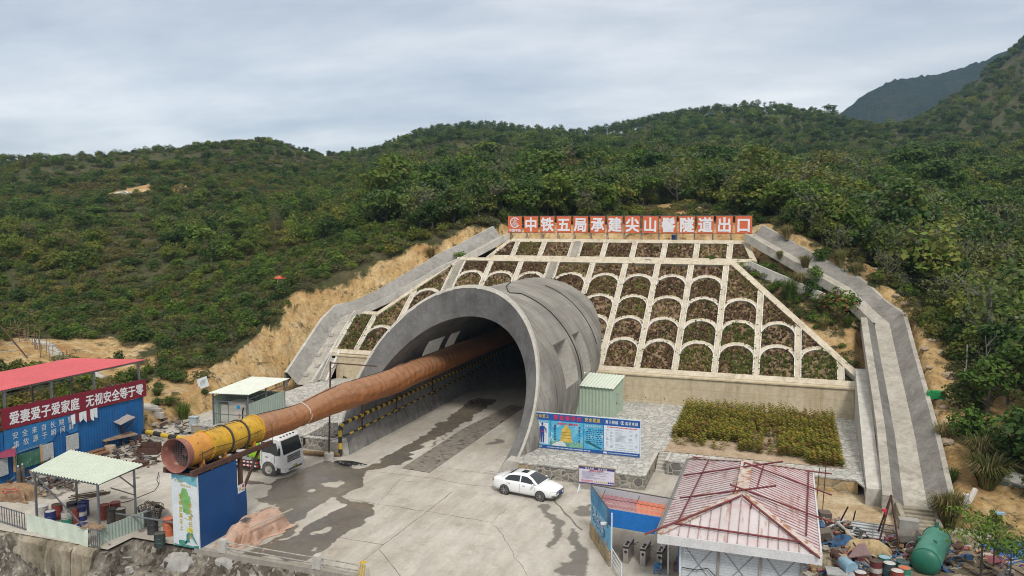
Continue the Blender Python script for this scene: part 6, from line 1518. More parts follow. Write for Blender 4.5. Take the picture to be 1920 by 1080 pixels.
c0=bp3(.838,.905,.012);ring=[((c0[0]+.10*math.cos(a),c0[1],c0[2]+.10*math.sin(a)),(c0[0]+.135*math.cos(a),c0[1],c0[2]+.135*math.sin(a)))for a in np.linspace(.4,5.9,20)]
b.grid([[r0 for r0,r1 in ring],[r1 for r0,r1 in ring]]);bq(b,.826,.85,.85,.862,.012);bq(b,.834,.842,.87,.94,.0125)
for i,ch in enumerate('安全质量管理目标'):letter(b,ch,bp3(.50+.0185*i,.74,.012),(1,0,0),(0,0,1),.13,.14,lift=.004,bold=.012)
for i,ch in enumerate('安全着装标准'):letter(b,ch,bp3(.038+.018*i,.76,.012),(1,0,0),(0,0,1),.12,.13,lift=.004,bold=.012)
for i in range(6):bq(b,.034+.0085*i,.038+.0085*i,.015,.075,.012)
r_=np.random.default_rng(3)
for i in range(34):bq(b,.13+.0122*i,.13+.0122*i+r_.uniform(.006,.010),.03,.055,.012)
for i in range(30):bq(b,.71+.0092*i,.71+.0092*i+r_.uniform(.004,.007),.035,.055,.012)
bq(b,.665,.70,.02,.07,.012)
obj('white_lettering',b,M_PAPER,board)
b=MB()
for i,ch in enumerate('违章无可原谅'):letter(b,ch,bp3(.206,.66-.075*i,.014),(1,0,0),(0,0,1),.15,.17,lift=.004,bold=.016)
for i,ch in enumerate('安全方无一失'):letter(b,ch,bp3(.44,.66-.075*i,.014),(1,0,0),(0,0,1),.15,.17,lift=.004,bold=.016)
for k in range(8):
 x=.505+(.02 if k==0 else 0)
 while x<.645:w=r_.uniform(.008,.026);bq(b,x,x+w,.63-.055*k,.65-.055*k,.012);x+=w+.01
for k in range(17):
 for x0,x1 in((.69,.715),(.725,.76),(.775,.885),(.90,.945),(.955,.985)):
  if r_.random()<(.55 if x0>.89 else .8):bq(b,x0,x0+(x1-x0)*r_.uniform(.4,1),.68-.03*k,.686-.03*k,.012)
for i in range(18):flat(b,[(-.03,0),(.03,0),(0,.06)],bp3(.76+.0125*i,.135,.012))
obj('dark_lettering',b,M_NAVY,board)
b=MB();fo=bp3(.083,.15,.016);flat(b,[(-.14,0),(-.03,0),(0,.75),(.03,0),(.14,0),(.16,.8),(.17,1.05),(.24,1.0),(.27,.75),(.33,.76),(.33,1.05),(.2,1.22),(.06,1.3),(-.06,1.3),(-.18,1.22),(-.25,1.0),(-.2,.78),(-.16,.8)],fo);flat(b,[(.08*math.cos(a),1.42+.1*math.sin(a))for a in np.linspace(0,6,12)],fo);obj('uniform_figure',b,pm('uniform_blue',(.02,.06,.26)),board)
b=MB()
for k in range(9):bq(b,.03 if k%2 else .1,.055 if k%2 else .128,.66-.05*k,.668-.05*k,.02)
obj('callout_lines',b,M_GOLD,board)
b=MB();fo=bp3(.315,.22,.014);flat(b,[(-.52,.0),(.52,0),(.46,.16),(.40,.3),(.36,.9),(.3,1.02),(.16,1.08),(.16,1.2),(.1,1.3),(-.1,1.3),(-.16,1.2),(-.16,1.08),(-.3,1.02),(-.36,.9),(-.40,.3),(-.46,.16)],fo);obj('golden_bell',b,M_BELLG,board)
b=MB()
for z in(.3,.52,.72):flat(b,[(-.4,z),(.4,z),(.4,z+.03),(-.4,z+.03)],(fo[0],fo[1]-.003,fo[2]))
obj('bell_bands',b,pm('bell_brown',(.22,.12,.03)),board)
b=MB();bq(b,.163,.478,.09,.2,.009)
for i in range(60):x=r_.uniform(.165,.47);y=r_.uniform(.18,.26);flat(b,[(-.03,-.1),(.03,-.1),(0,.15)],bp3(x,y,.0095+.0001*i))
obj('printed_grass',b,M_LGRASS,board)
b=MB();fo=bp3(.17,.10,.018);flat(b,[(0,0),(1.15,.0),(1.1,.22),(.9,.34),(.7,.38),(.4,.26),(.1,.1)],fo);obj('printed_train',b,M_PAPER,board)
b=MB();fo=bp3(.49,.20,.018);flat(b,[(0,.3),(.2,.34),(1.25,-.12),(1.3,-.22),(1.1,-.22),(.1,.2)],fo);obj('printed_ship',b,pm('ship_teal',(.02,.12,.16)),board)
sb=thing('notice_board','small white notice board with a navy header in front of the stone wall','notice board',(-11.4,49.3,0))
SX0,SX1,SBV,SZ0,SZ1=-12.6,-10.2,49.25,.52,1.66
b=MB();b.bb((SX0,SBV,SZ0),(SX1,SBV+.05,SZ1));sp_=obj('board_panel',b,pm('board_lilac',(.60,.58,.68),(.56,.54,.64)),sb)
b=MB()
for z in(SZ0-.02,SZ1+.02):b.bar((SX0-.04,SBV+.02,z),(SX1+.04,SBV+.02,z),.06)
for u in(SX0-.02,SX1+.02):b.bar((u,SBV+.02,SZ0),(u,SBV+.02,SZ1),.06)
obj('edge_frame',b,pm('frame_brown',(.25,.19,.15)),sb)
for u in(SX0+.05,SX1-.05):
 b=MB();b.bar((u,SBV+.06,0),(u,SBV+.06,SZ0),.06);b.bar((u,SBV+.06,.45),(u,SBV-.55,.0),.05);b.bar((u,SBV-.55,.02),(u,SBV+.5,.02),.05);obj('leg',b,M_PAPER,sb)
W_,H_=SX1-SX0,SZ1-SZ0
def sq(mb,x0,x1,y0,y1,l):mb.quad((SX0+W_*x0,SBV-l,SZ0+H_*y0),(SX0+W_*x1,SBV-l,SZ0+H_*y0),(SX0+W_*x1,SBV-l,SZ0+H_*y1),(SX0+W_*x0,SBV-l,SZ0+H_*y1))
b=MB();sq(b,0,1,.87,1,.006);sq(b,0,1,0,.07,.006);obj('navy_strips',b,pm('strip_navy',(.05,.04,.2)),sp_)
b=MB()
for i,ch in enumerate('勇于跨越'):letter(b,ch,(SX0+W_*(.2+.065*i),SBV-.008,SZ0+H_*.93),(1,0,0),(0,0,1),.12,.12,lift=.003,bold=.02)
for i,ch in enumerate('追求卓越'):letter(b,ch,(SX0+W_*(.57+.065*i),SBV-.008,SZ0+H_*.93),(1,0,0),(0,0,1),.12,.12,lift=.003,bold=.02)
obj('white_lettering',b,M_PAPER,sp_)
b=MB()
for i,ch in enumerate('隧道施工安全须知'):letter(b,ch,(SX0+W_*(.32+.05*i),SBV-.008,SZ0+H_*.81),(1,0,0),(0,0,1),.11,.11,lift=.003,bold=.02)
for i in range(6):
 c0=(SX0+W_*(.08+.058*i),SBV-.008,SZ0+H_*.17);ring=[((c0[0]+.045*math.cos(a),c0[1],c0[2]+.055*math.sin(a)),(c0[0]+.065*math.cos(a),c0[1],c0[2]+.075*math.sin(a)))for a in np.linspace(0,6.283,16)]
 b.grid([[p for p,q in ring],[q for p,q in ring]]);b.quad((c0[0]-.05,c0[1],c0[2]+.04),(c0[0]-.04,c0[1],c0[2]+.05),(c0[0]+.05,c0[1],c0[2]-.04),(c0[0]+.04,c0[1],c0[2]-.05))
obj('red_marks',b,M_RED2,sp_)
b=MB()
for i in range(7):flat(b,[(-.06,-.05),(.06,-.05),(0,.07)],(SX0+W_*(.44+.058*i),SBV-.008,SZ0+H_*.17))
obj('yellow_triangles',b,pm('tri_yellow',(.5,.42,.05)),sp_)
b=MB()
for k in range(9):sq(b,.08,.08+r_.uniform(.25,.8),.73-.052*k,.742-.052*k,.008)
for i in range(3):flat(b,[(.06*math.cos(a),.07*math.sin(a))for a in np.linspace(0,6,10)],(SX0+W_*(.84+.06*i),SBV-.008,SZ0+H_*.17))
obj('dark_lettering',b,M_NAVY,sp_)
CAR=thing('parked_car','white saloon car with sunroof parked beside the tunnel mouth','car',(-15.59,47.5,0),rz=math.radians(-9.4))
M_CARW,t=newmat('car_white');t.base((.74,.75,.76));t.rough(.22);t.bs.inputs['Coat Weight'].default_value=.6;t.bs.inputs['Coat Roughness'].default_value=.08
ST=[(-2.33,.46,.74,.80,.60),(-2.28,.34,.90,.99,.74),(-2.1,.26,.97,1.07,.83),(-1.75,.22,.99,1.10,.88),(-1.3,.20,.985,1.06,.90),(-.7,.19,.96,1.0,.905),(0,.19,.945,.99,.905),(.7,.19,.93,.985,.90),(1.15,.19,.90,.985,.895),(1.5,.20,.85,.925,.885),(1.85,.22,.78,.85,.86),(2.1,.25,.71,.77,.81),(2.26,.31,.63,.68,.70),(2.33,.42,.56,.58,.56)]
def car_sec(x,zl,zb,zh,w):
 half=[(0,zl),(w*.82,zl),(w*.96,zl+.1),(w,zl+.22),(w*1.0,(zl+zb)*.55),(w*.985,zb-.06),(w*.94,zb),(w*.82,zb+(zh-zb)*.55),(w*.45,zh-.01),(0,zh)]
 return[(x,-y,z)for y,z in half]+[(x,y,z)for y,z in half[-2:0:-1]]
b=MB();rows=[car_sec(*s)for s in ST];b.grid(rows,closed=True);b.add(rows[0],[tuple(range(len(rows[0])))]);b.add(rows[-1],[tuple(range(len(rows[-1])-1,-1,-1))])
body=obj('body',b,M_CARW,CAR,smooth=48)
GH=[(-1.62,1.06,.70,.86),(-1.12,1.36,.60,.855),(-.74,1.445,.585,.85),(-.2,1.475,.58,.85),(.25,1.455,.575,.85),(.62,1.30,.60,.85),(1.18,.975,.70,.85)]
def gh_sec(x,zr,wr,wb):
 zb=.955-max(0,x)*.03;zr=max(zr,zb+.02);wr=wb-(wb-wr)*min(1,(zr-zb)/.48)
 half=[(wb,zb-.03),(wb-.02,zb+.02),(wr+.03,zr-.05),(wr-.05,zr),(wr*.5,zr+.012),(0,zr+.015)]
 return[(x,-y,z)for y,z in half]+[(x,y,z)for y,z in half[-2::-1]]
b=MB();rows=[gh_sec(*s)for s in GH];b.grid(rows);obj('roof',b,M_CARW,CAR,smooth=40)
def gpt3(x,k,side):
 xs=[g[0]for g in GH];i=max(0,min(len(xs)-2,int(np.searchsorted(xs,x))-1));t_=(x-xs[i])/(xs[i+1]-xs[i])
 A=np.array(gh_sec(*GH[i]));B=np.array(gh_sec(*GH[i+1]));P=A+(B-A)*t_
 lo,hi=P[1],P[2];q=lo+(hi-lo)*k;q[1]*=1.0;q=q+np.array((0,-.012,.004))
 return(q[0],q[1]*(1 if side<0 else-1),q[2])
for s in(-1,1):
 for x0,x1,nm in((-1.28,-.22,'rear_window'),(-.13,.98,'front_window')):
  b=MB();N_=12;lo=[];hi=[]
  for i in range(N_+1):
   x=x0+(x1-x0)*i/N_;top=min(.9,(x+1.52)/.5,(1.12-x)/.55);lo.append(gpt3(x,.10,s));hi.append(gpt3(x,max(.12,top),s))
  b.grid([lo,hi]if s<0 else[hi,lo]);obj(nm,b,M_GLS,CAR,smooth=40)
def on_gh(x,f):
 xs=[g[0]for g in GH];i=max(0,min(len(xs)-2,int(np.searchsorted(xs,x))-1));t_=(x-xs[i])/(xs[i+1]-xs[i])
 A=np.array(gh_sec(*GH[i]));B=np.array(gh_sec(*GH[i+1]));P=A+(B-A)*t_;w=P[3][1]*f
 return(P[5][0],w,P[5][2]-.012*abs(f)+.012)
for nm,xa,xb,fa,fb_ in(('windscreen',.34,1.12,.86,1.02),('rear_screen',-1.57,-.95,1.0,.86),('sunroof',-.38,.06,.55,.55)):
 b=MB();rows=[]
 for i in range(7):
  x=xa+(xb-xa)*i/6;w=fa+(fb_-fa)*i/6;rows.append([on_gh(x,w*f)for f in np.linspace(-1,1,7)])
 b.grid(rows[::-1]);obj(nm,b,M_GLS,CAR,smooth=40)
M_CBLK=pm('car_black',(.02,.02,.022),rough=.4);M_LAMP=pm('lamp_clear',(.6,.6,.58),rough=.15);M_TAIL=pm('tail_red',(.42,.015,.02),rough=.2)
M_ALLOY=pm('alloy_rim',(.42,.43,.45),(.3,.31,.32),rough=.3,metal=.7)
for x in(-1.3,1.32):
 for s in(-1,1):
  b=MB();b.lathe([(0,0),(.37,0),(.375,-.02)],(x,s*.912,.325),(0,s,0),24);obj('wheel_arch',b,M_CBLK,CAR)
  b=MB();b.lathe([(.19,-.1),(.3,-.1),(.325,-.07),(.325,.07),(.3,.1),(.19,.1)],(x,s*.84,.325),(0,1,0),24);wo=obj('wheel',b,M_TYRE,CAR,smooth=35)
  b=MB();c0=np.array((x,s*.935,.325));b.lathe([(.19,.0),(.215,.0),(.215,.01)],c0,(0,s,0),22);b.lathe([(0,.012),(.05,.012),(.055,0)],c0,(0,s,0),12)
  for k in range(7):a=2*math.pi*k/7;b.bar(c0+np.array((.04*math.cos(a),s*.004,.04*math.sin(a))),c0+np.array((.2*math.cos(a),s*.004,.2*math.sin(a))),.045,.012,up=(0,1,0))
  obj('rim',b,M_ALLOY,wo)
  b=MB();b.lathe([(0,-.012),(.19,-.012)],c0,(0,s,0),20);obj('brake_disc',b,M_CBLK,wo)
for s in(-1,1):
 b=MB();b.box((.82,s*1.0,.99),(.1,.2,.13));b.box((.84,s*.9,.95),(.06,.1,.04));obj('mirror',b,M_CARW,CAR)
 b=MB();q=[(2.02,s*.8,.62),(2.2,s*.70,.60),(2.29,s*.5,.59),(2.285,s*.5,.655),(2.18,s*.7,.685),(1.98,s*.815,.70)];q=[(p[0]+.03,p[1]+s*.02,p[2]+.01)for p in q];b.add(q if s<0 else q[::-1],[(5,4,3,2,1,0)]);obj('headlight',b,M_LAMP,CAR)
 b=MB();q=[(-2.33,s*.5,.78),(-2.28,s*.72,.78),(-2.12,s*.84,.80),(-2.14,s*.84,.94),(-2.29,s*.72,.94),(-2.33,s*.5,.92)];q=[(p[0]-.02,p[1]+s*.015,p[2])for p in q];b.add(q if s>0 else q[::-1],[(5,4,3,2,1,0)]);obj('tail_light',b,M_TAIL,CAR)
 b=MB()
 for x,z in((-.95,.84),(.12,.82)):b.box((x,s*.912,z),(.18,.02,.03));
 obj('door_handles',b,M_ALLOY,CAR)
 b=MB()
 for x in(-.17,.95,-1.1):b.box((x,s*.9065,.62),(.01,.004,.56))
 obj('door_gaps',b,M_CBLK,CAR)
 b=MB();q=[(2.05,s*.80,.36),(2.26,s*.62,.34),(2.25,s*.62,.42),(2.06,s*.80,.44)];q=[(p[0]+.045,p[1]+s*.02,p[2])for p in q];b.add(q if s<0 else q[::-1],[(3,2,1,0)]);obj('fog_lamp',b,M_CBLK,CAR)
b=MB();b.add([(2.335,-.48,.60),(2.335,.48,.60),(2.30,.48,.66),(2.30,-.48,.66)],[(0,1,2,3)]);b.add([(2.33,-.5,.30),(2.33,.5,.30),(2.345,.5,.42),(2.345,-.5,.42)],[(0,1,2,3)]);obj('grille',b,M_CBLK,CAR)
b=MB();b.box((2.35,0,.50),(.02,.44,.13));obj('number_plate',b,pm('plate_blue',(.02,.06,.3)),CAR)
b=MB();q=[G(x,y,.004)[:2]for x,y in((911,884),(947,856),(952,862),(945,888))];b.prism([tuple(p)for p in q],(0,0,.004),(1,0,0),(0,1,0),(0,0,.08));b.bar((*G(909,887)[:2],.06),(*G(944,892)[:2],.06),.18,.12)
single('kerb','low concrete kerb at the right foot of the tunnel mouth','kerb',b,M_COPE,(-19,50.3,0))
M_DIRT,t=newmat('yard_dirt');p=t.pos()
c=t.ramp(t.noise(p,.5,7,.65),[(.3,(.26,.16,.07)),(.5,(.40,.31,.19)),(.72,(.50,.43,.31))]);c=t.mix(1.0,c,t.ramp(t.noise(p,4,6,.7),[(.3,.7),(.7,1.15)]),'MULTIPLY');t.base(c);t.rough(.95);t.bump(t.noise(p,8,6,.7),.5,.05)
M_MUD,t=newmat('yard_mud');p=t.pos()
c=t.ramp(t.noise(p,.7,7,.65),[(.3,(.10,.075,.05)),(.5,(.20,.16,.11)),(.72,(.36,.29,.2))]);c=t.mix(1.0,c,t.ramp(t.noise(p,5,6,.7),[(.3,.6),(.7,1.2)]),'MULTIPLY');t.base(c);t.rough(.95);t.bump(t.noise(p,8,6,.7),.7,.08)
b=MB();rows=[]
for i in range(41):
 u=1.4+6.4*i/40;rows.append([(u,49.2+.5*math.sin(u*1.3),.006),(u,51.0,.02),(u,54.4,.03)])
b.grid(rows);struct('dirt_path',b,M_DIRT)
b=MB();rows=[]
for i in range(60):
 u=1.2+14.0*i/59;rows.append([(u,v,.008+.14*fbm(np.array(u*.8),np.array(v*.8),8)*min(1,(v-34)/3)*min(1,max(0,(49.6-v))/2))for v in np.linspace(34,49.4+.3*math.sin(u),40)])
b.grid(rows);struct('scrap_ground',b,M_MUD)
hut=thing('site_hut','pale panelled site hut with a rust stained white hipped roof','hut',(-1.7,42,0))
HU0,HU1,HV0,HV1,HE,HS=-5.35,1.85,36.35,48.95,3.0,0.35
def roofz(u,v):return HE+HS*max(0,min(u-HU0,HU1-u,v-HV0,HV1-v))
UM=(HU0+HU1)/2;HD=(HU1-HU0)/2;RV0,RV1=HV0+HD,HV1-HD;ZR=HE+HS*HD
M_ROOF,t=newmat('hut_roof_sheet');p=t.objc()
c=t.ramp(t.noise(p,.6,6,.6),[(.3,(.43,.385,.385)),(.7,(.54,.50,.505))])
st_=t.ramp(t.noise(t.mapping(p,(2.5,.35,1)),1.0,7,.7),[(.54,0.0),(.66,.8)]);c=t.mix(st_,c,(.27,.15,.085))
pk=t.ramp(t.noise(t.mapping(p,(.5,1.6,1)),.7,5,.6),[(.47,0.0),(.70,.5)]);c=t.mix(pk,c,(.42,.2,.22))
t.base(c);t.rough(.5)
fl=[((HU0,HV0),(HU1,HV0),(UM,RV0)),((HU1,HV1),(HU0,HV1),(UM,RV1))]
b=MB();b.add([(HU0,HV0,HE),(HU1,HV0,HE),(UM,RV0,ZR)],[(0,1,2)]);obj('front_hip',b,M_ROOF,hut)
b=MB();b.add([(HU1,HV1,HE),(HU0,HV1,HE),(UM,RV1,ZR)],[(0,1,2)]);obj('rear_hip',b,M_ROOF,hut)
b=MB();b.add([(HU0,HV1,HE),(HU0,HV0,HE),(UM,RV0,ZR),(UM,RV1,ZR)],[(0,1,2,3)]);obj('left_slope',b,M_ROOF,hut)
b=MB();b.add([(HU1,HV0,HE),(HU1,HV1,HE),(UM,RV1,ZR),(UM,RV0,ZR)],[(0,1,2,3)]);obj('right_slope',b,M_ROOF,hut)
def seam(mb,p_,q_,w=.045,h=.05,mi=0):mb.bar((p_[0],p_[1],roofz(*p_)+.02),(q_[0],q_[1],roofz(*q_)+.02),w,h,mi)
M_SEAM=pm('roof_seam',(.22,.15,.15),(.36,.26,.27),scale=2);M_SEAMR=pm('roof_seam_red',(.22,.05,.06),(.38,.26,.27),scale=1.5)
b=MB()
for i in range(1,16):u=HU0+(HU1-HU0)*i/16;seam(b,(u,HV0+.02),(u,HV0+min(u-HU0,HU1-u)-.03))
obj('front_seams',b,M_SEAM,hut)
for s,nm in((-1,'left_seams'),(1,'right_seams')):
 b=MB();n_=34
 for i in range(1,n_):
  v=HV0+(HV1-HV0)*i/n_;d=min(v-HV0,HV1-v,HD)
  e_=HU0 if s<0 else HU1
  if d>.15:seam(b,(e_-s*.02,v),(e_-s*(d-.04),v),.026,.04)
 obj(nm,b,M_SEAMR if s>0 else M_SEAM,hut)
b=MB()
for(a,c_)in(((HU0,HV0),(UM,RV0)),((HU1,HV0),(UM,RV0)),((HU0,HV1),(UM,RV1)),((HU1,HV1),(UM,RV1))):b.bar((*a,HE+.05),(*c_,ZR+.05),.3,.04)
b.bar((UM,RV0-.1,ZR+.055),(UM,RV1+.1,ZR+.055),.62,.05);obj('ridge_caps',b,pm('ridge_rust',(.5,.46,.44),(.42,.33,.28),scale=.9,spot=(.30,.15,.08),spots=(.5,.56)),hut)
M_FASC=pm('fascia_white',(.55,.56,.57),(.48,.48,.5),streak=(.36,.3,.28),amt=.35)
b=MB();b.bb((HU0-.06,HV0-.08,HE-.40),(HU1+.06,HV0,HE+.04));b.bb((HU1,HV0,HE-.40),(HU1+.08,HV1,HE+.045));b.bb((HU0,HV1,HE-.4),(HU1,HV1+.06,HE+.03));obj('fascia',b,M_FASC,hut)
b=MB();b.bb((HU0-.18,HV0,HE-.22),(HU0-.005,HV1,HE-.02));b.bb((HU0-.2,HV0,HE-.02),(HU0-.14,HV1,HE+.04));obj('gutter',b,pm('gutter_grey',(.2,.2,.19)),hut)
M_WALLP=pm('hut_panel',(.47,.50,.53),(.42,.45,.48),scale=.6,streak=(.34,.35,.36),amt=.3)
WU0,WU1,WV0,WV1=-4.45,1.15,37.0,48.2
b=MB();b.bb((WU0,WV0,-.1),(WU1,WV0+.08,HE-.05));w0=obj('front_wall',b,M_WALLP,hut)
b=MB()
for i in range(22):b.bb((WU0,WV0-.006,.1+i*.13),(WU1,WV0,.108+i*.13))
obj('siding_lines',b,pm('siding_grey',(.36,.39,.42)),w0)
b=MB();b.bb((WU1-.08,WV0+.09,-.1),(WU1,WV1,HE-.05));obj('side_wall',b,M_WALLP,hut,label='right wall')
b=MB();b.bb((WU0,WV0+.09,-.1),(WU0+.08,WV1,HE-.05));lw_=obj('side_wall',b,M_WALLP,hut);b=MB();b.bb((WU0+.09,WV1-.08,-.1),(WU1-.09,WV1,HE-.05));obj('rear_wall',b,M_WALLP,hut)
b=MB();b.bb((WU0-.02,40.4,.9),(WU0-.001,42.6,2.2));b.bb((WU0-.03,40.3,.82),(WU0-.002,42.7,.9));obj('window',b,M_GLS,lw_)
for u in(WU0+.06,-2.62,-.72,WU1-.08):
 b=MB();b.bb((u-.05,WV0-.09,-.1),(u+.05,WV0-.012,HE-.4));obj('wall_post',b,pm('post_brown',(.2,.17,.15),(.32,.3,.29))if u>WU0+.1 else M_FASC,hut)
for u0,u1 in((WU0+.1,-2.7),(-2.55,-.8),(-.65,WU1-.15)):
 b=MB();b.bar((u0,WV0-.03,HE-.45),(u1,WV0-.03,.5),.025);b.bar((u0,WV0-.03,.5),(u1,WV0-.025,HE-.45),.025);obj('cross_brace',b,pm('brace_grey',(.2,.2,.21)),hut)
b=MB();b.bb((-4.22,WV0-.02,2.0),(-3.85,WV0-.005,2.2));text(b,'值班室',(-4.15,WV0-.022,2.1),(1,0,0),(0,0,1),.11,.09,.1,lift=.004,bold=0.0,mi=1);obj('door_plate',b,[M_PAPER,M_NAVY],w0)
b=MB();b.tube([(-4.3,WV0-.1,1.3),(-3.6,WV0-.12,1.28),(-3.1,WV0-.12,1.45),(-2.7,WV0-.14,1.1),(-2.4,WV0-.12,.8)],.025,5);obj('cable',b,M_BLACK,w0)
ps_=thing('door_poster','yellow and blue poster with a blue uniformed figure on the left side of the hut','poster',(-4.5,38.5,.9))
b=MB();b.bb((-4.54,37.35,.95),(-4.48,40.2,2.45));obj('poster_sheet',b,pm('poster_pale',(.5,.5,.36),(.58,.56,.3),scale=2),ps_);b=MB();b.bb((-4.56,37.3,.88),(-4.47,40.25,.95));b.bb((-4.56,37.3,.95),(-4.47,37.36,2.5));obj('poster_frame',b,M_BLUEL,ps_)
b=MB();flat(b,[(.35,0),(.45,0),(.5,.6),(.55,0),(.65,0),(.7,.7),(.75,1.0),(.62,1.1),(.56,1.3),(.44,1.3),(.38,1.1),(.25,1.0),(.3,.7)],(-4.55,37.3,1.05),(0,1,0));obj('figure',b,pm('figure_teal',(.02,.2,.3)),ps_)
M_RPIPE=pm('pipe_red',(.17,.025,.03),(.10,.02,.022),scale=2,rough=.55)
def on_roof(x,y,up=.12):
 d=ray(x,y);t=np.linspace(35,60,900)
 P=OC+d[None,:]*t[:,None]
 for p_ in P:
  if p_[2]<roofz(p_[0],p_[1])+up:return p_
 return P[-1]
Z6=lambda a:(1080+a[0]*.25,840+a[1]*.25)
for lab,a,c_,lift,r,e0,e1 in(('red pipe lying along the far eave of the hut roof',(915,72),(1790,178),.16,.045,.05,.14),('red pipe crossing the far left of the hut roof and sticking past the ridge end',(870,196),(1285,138),.2,.045,.16,.6),('long red pipe running from the ridge end down over the far right roof slope',(1350,140),(1785,303),.2,.045,.2,.3),('red pipe crossing the middle of the left roof slope and sticking past the ridge',(800,372),(1225,318),.2,.045,.05,.6),('long red pipe running from the middle of the ridge over the right eave',(1260,312),(1785,507),.2,.045,.2,.3),('red pipe along the front left hip sticking out over the gate',(640,598),(1225,365),.22,.05,.2,.02),('red pipe along the front right hip of the hut roof',(1262,370),(1770,780),.22,.05,.02,.1),('red pipe lying across the front hip above the fascia',(760,567),(1670,702),.16,.05,.02,.02),('red pipe running up the left roof slope near the gutter',(992,95),(770,540),.1,.04,.02,0),('red pipe running beside the ridge on the left slope',(1262,125),(1155,410),.12,.04,.05,0),('red pipe running beside the ridge on the right slope',(1405,140),(1310,450),.12,.04,.03,0),('red pipe running along the right roof slope near the edge',(1745,180),(1727,655),.1,.04,.02,0)):
 A_=on_roof(*Z6(a),lift);B_=on_roof(*Z6(c_),lift);D_=B_-A_
 b=MB();b.tube([A_-D_*e0,B_+D_*e1],r,8);single('roof_pipe',lab,'pipe',b,M_RPIPE,tuple(A_),smooth=60,group='red pipes on the hut roof')
for x,y0,y1,lab in((1534,885,955,'thin rusty rod standing left of the pair behind the hut'),(1546,882,962,'thin rusty rod standing right of the pair behind the hut')):
 p_=G(x-4,y1-2);b=MB();b.bar((p_[0],p_[1],0),(p_[0]+.12,p_[1],3.3 if x>1540 else 2.6),.05);single('rod',lab,'rod',b,M_RUST,(p_[0],p_[1],0))
gt=thing('entrance_gate','entrance gate with blue fascias and a patchy red tiled canopy beside the hut','gate',(-7.5,40,0))
A4,B4,C4,D4=np.array((-8.4,38.95)),np.array((-5.45,38.62)),np.array((-4.6,41.2)),np.array((-10.08,42.1))
def vq_(mb,p_,q_,z0,z1,th=.06,mi=0):
 d=np.array(q_)-np.array(p_);n_=np.array((-d[1],d[0]))/np.hypot(*d)*th
 P=[(*p_,z0),(*q_,z0),(*q_,z1),(*p_,z1)];Q=[(a[0]+n_[0],a[1]+n_[1],a[2])for a in P]
 mb.add(P+Q,[(0,1,2,3),(7,6,5,4),(0,4,5,1),(1,5,6,2),(2,6,7,3),(3,7,4,0)],mi)
b=MB();vq_(b,A4,B4,2.02,2.95);obj('front_fascia',b,pm('gate_blue',(.006,.13,.42),(.006,.11,.36),scale=.7),gt)
b=MB();vq_(b,D4,A4,2.1,2.97);obj('side_fascia',b,pm('gate_blue_pale',(.03,.17,.36),(.12,.32,.5),scale=1.1),gt)
b=MB();vq_(b,C4,D4,2.35,3.0)
obj('rear_fascia',b,pm('fascia_grey',(.42,.44,.46),(.36,.38,.4)),gt)
b=MB();
for i in range(6):p_=D4+(C4-D4)*i/5;b.bar((p_[0],p_[1]-.04,2.35),(p_[0],p_[1]-.04,3.0),.035)
b.bar((*D4,3.02),(*C4,3.02),.06);b.bar((*D4,3.0),(*A4,2.99),.05);b.bar((*(A4+(.02,0)),1.95),(*(A4+(.02,0)),2.98),.07);b.bar((D4[0]+.9,D4[1]-.1,2.95),(D4[0]+.8,D4[1]-1.0,2.5),.03);b.bar((D4[0]+2.9,D4[1]-.4,2.95),(D4[0]+2.75,D4[1]-1.1,2.5),.03)
obj('fascia_frame',b,pm('frame_dark',(.1,.09,.085)),gt)
M_TILE1=pm('tile_faded',(.30,.12,.14),(.36,.22,.22),scale=.9,rough=.6,spot=(.42,.3,.27));M_TILE2=pm('tile_orange',(.55,.18,.11),(.5,.16,.1),rough=.55);M_TILE3=pm('tile_red',(.33,.05,.09),(.28,.045,.08),rough=.5)
def tile_patch(mb,p0,p1,p2,p3,rows_,cols):
 p0,p1,p2,p3=[np.array(q)for q in(p0,p1,p2,p3)]
 for r in range(rows_):
  R0,R1=[],[]
  for i in range(cols*4+1):
   t_=i/(cols*4);lo=p0+(p1-p0)*t_;hi=p3+(p2-p3)*t_;w=.03*math.sin(i*math.pi/2)+.035
   a=lo+(hi-lo)*r/rows_;c_=lo+(hi-lo)*(r+1)/rows_
   R0.append(a+(0,0,w+.03));R1.append(c_+(0,0,w))
  mb.grid([R0,R1])
b=MB();tile_patch(b,(-8.25,39.05,2.42),(-6.9,38.9,2.42),(-7.4,41.7,2.6),(-9.75,41.9,2.6),5,8);obj('faded_tiles',b,M_TILE1,gt,smooth=40)
b=MB();tile_patch(b,(-6.9,38.9,2.425),(-5.3,38.75,2.425),(-5.1,41.35,2.6),(-7.4,41.7,2.6),5,7);obj('orange_tiles',b,M_TILE2,gt,smooth=40)
b=MB();tile_patch(b,(-5.9,38.65,2.52),(-4.95,38.55,2.52),(-4.75,39.5,2.6),(-5.75,39.6,2.6),2,4);obj('red_tiles',b,M_TILE3,gt,smooth=40)
A5=A4+(A4-D4)*.12
b=MB();vq_(b,D4+(.02,0),A5+(.02,0),.85,2.1,.05);bd_=obj('side_board',b,pm('board_sky',(.13,.38,.58),(.18,.45,.62),scale=.6),gt)
b=MB();dv=(A5-D4)/np.hypot(*(A5-D4));r_=np.random.default_rng(6);L5=np.hypot(*(A5-D4))
def sbq(mb,s0,s1,z0,z1,mi=0,l=.006):
 n_=np.array((dv[1],-dv[0]))*-1;n_=np.array((dv[1],-dv[0]));
 p_=D4+(.02,0)+dv*s0+n_*l*1;q_=D4+(.02,0)+dv*s1+n_*l
 mb.quad((*p_,z0),(*q_,z0),(*q_,z1),(*p_,z1),mi)
PANM=[M_PALE,M_NAVY,pm('print_pink',(.5,.2,.3))]
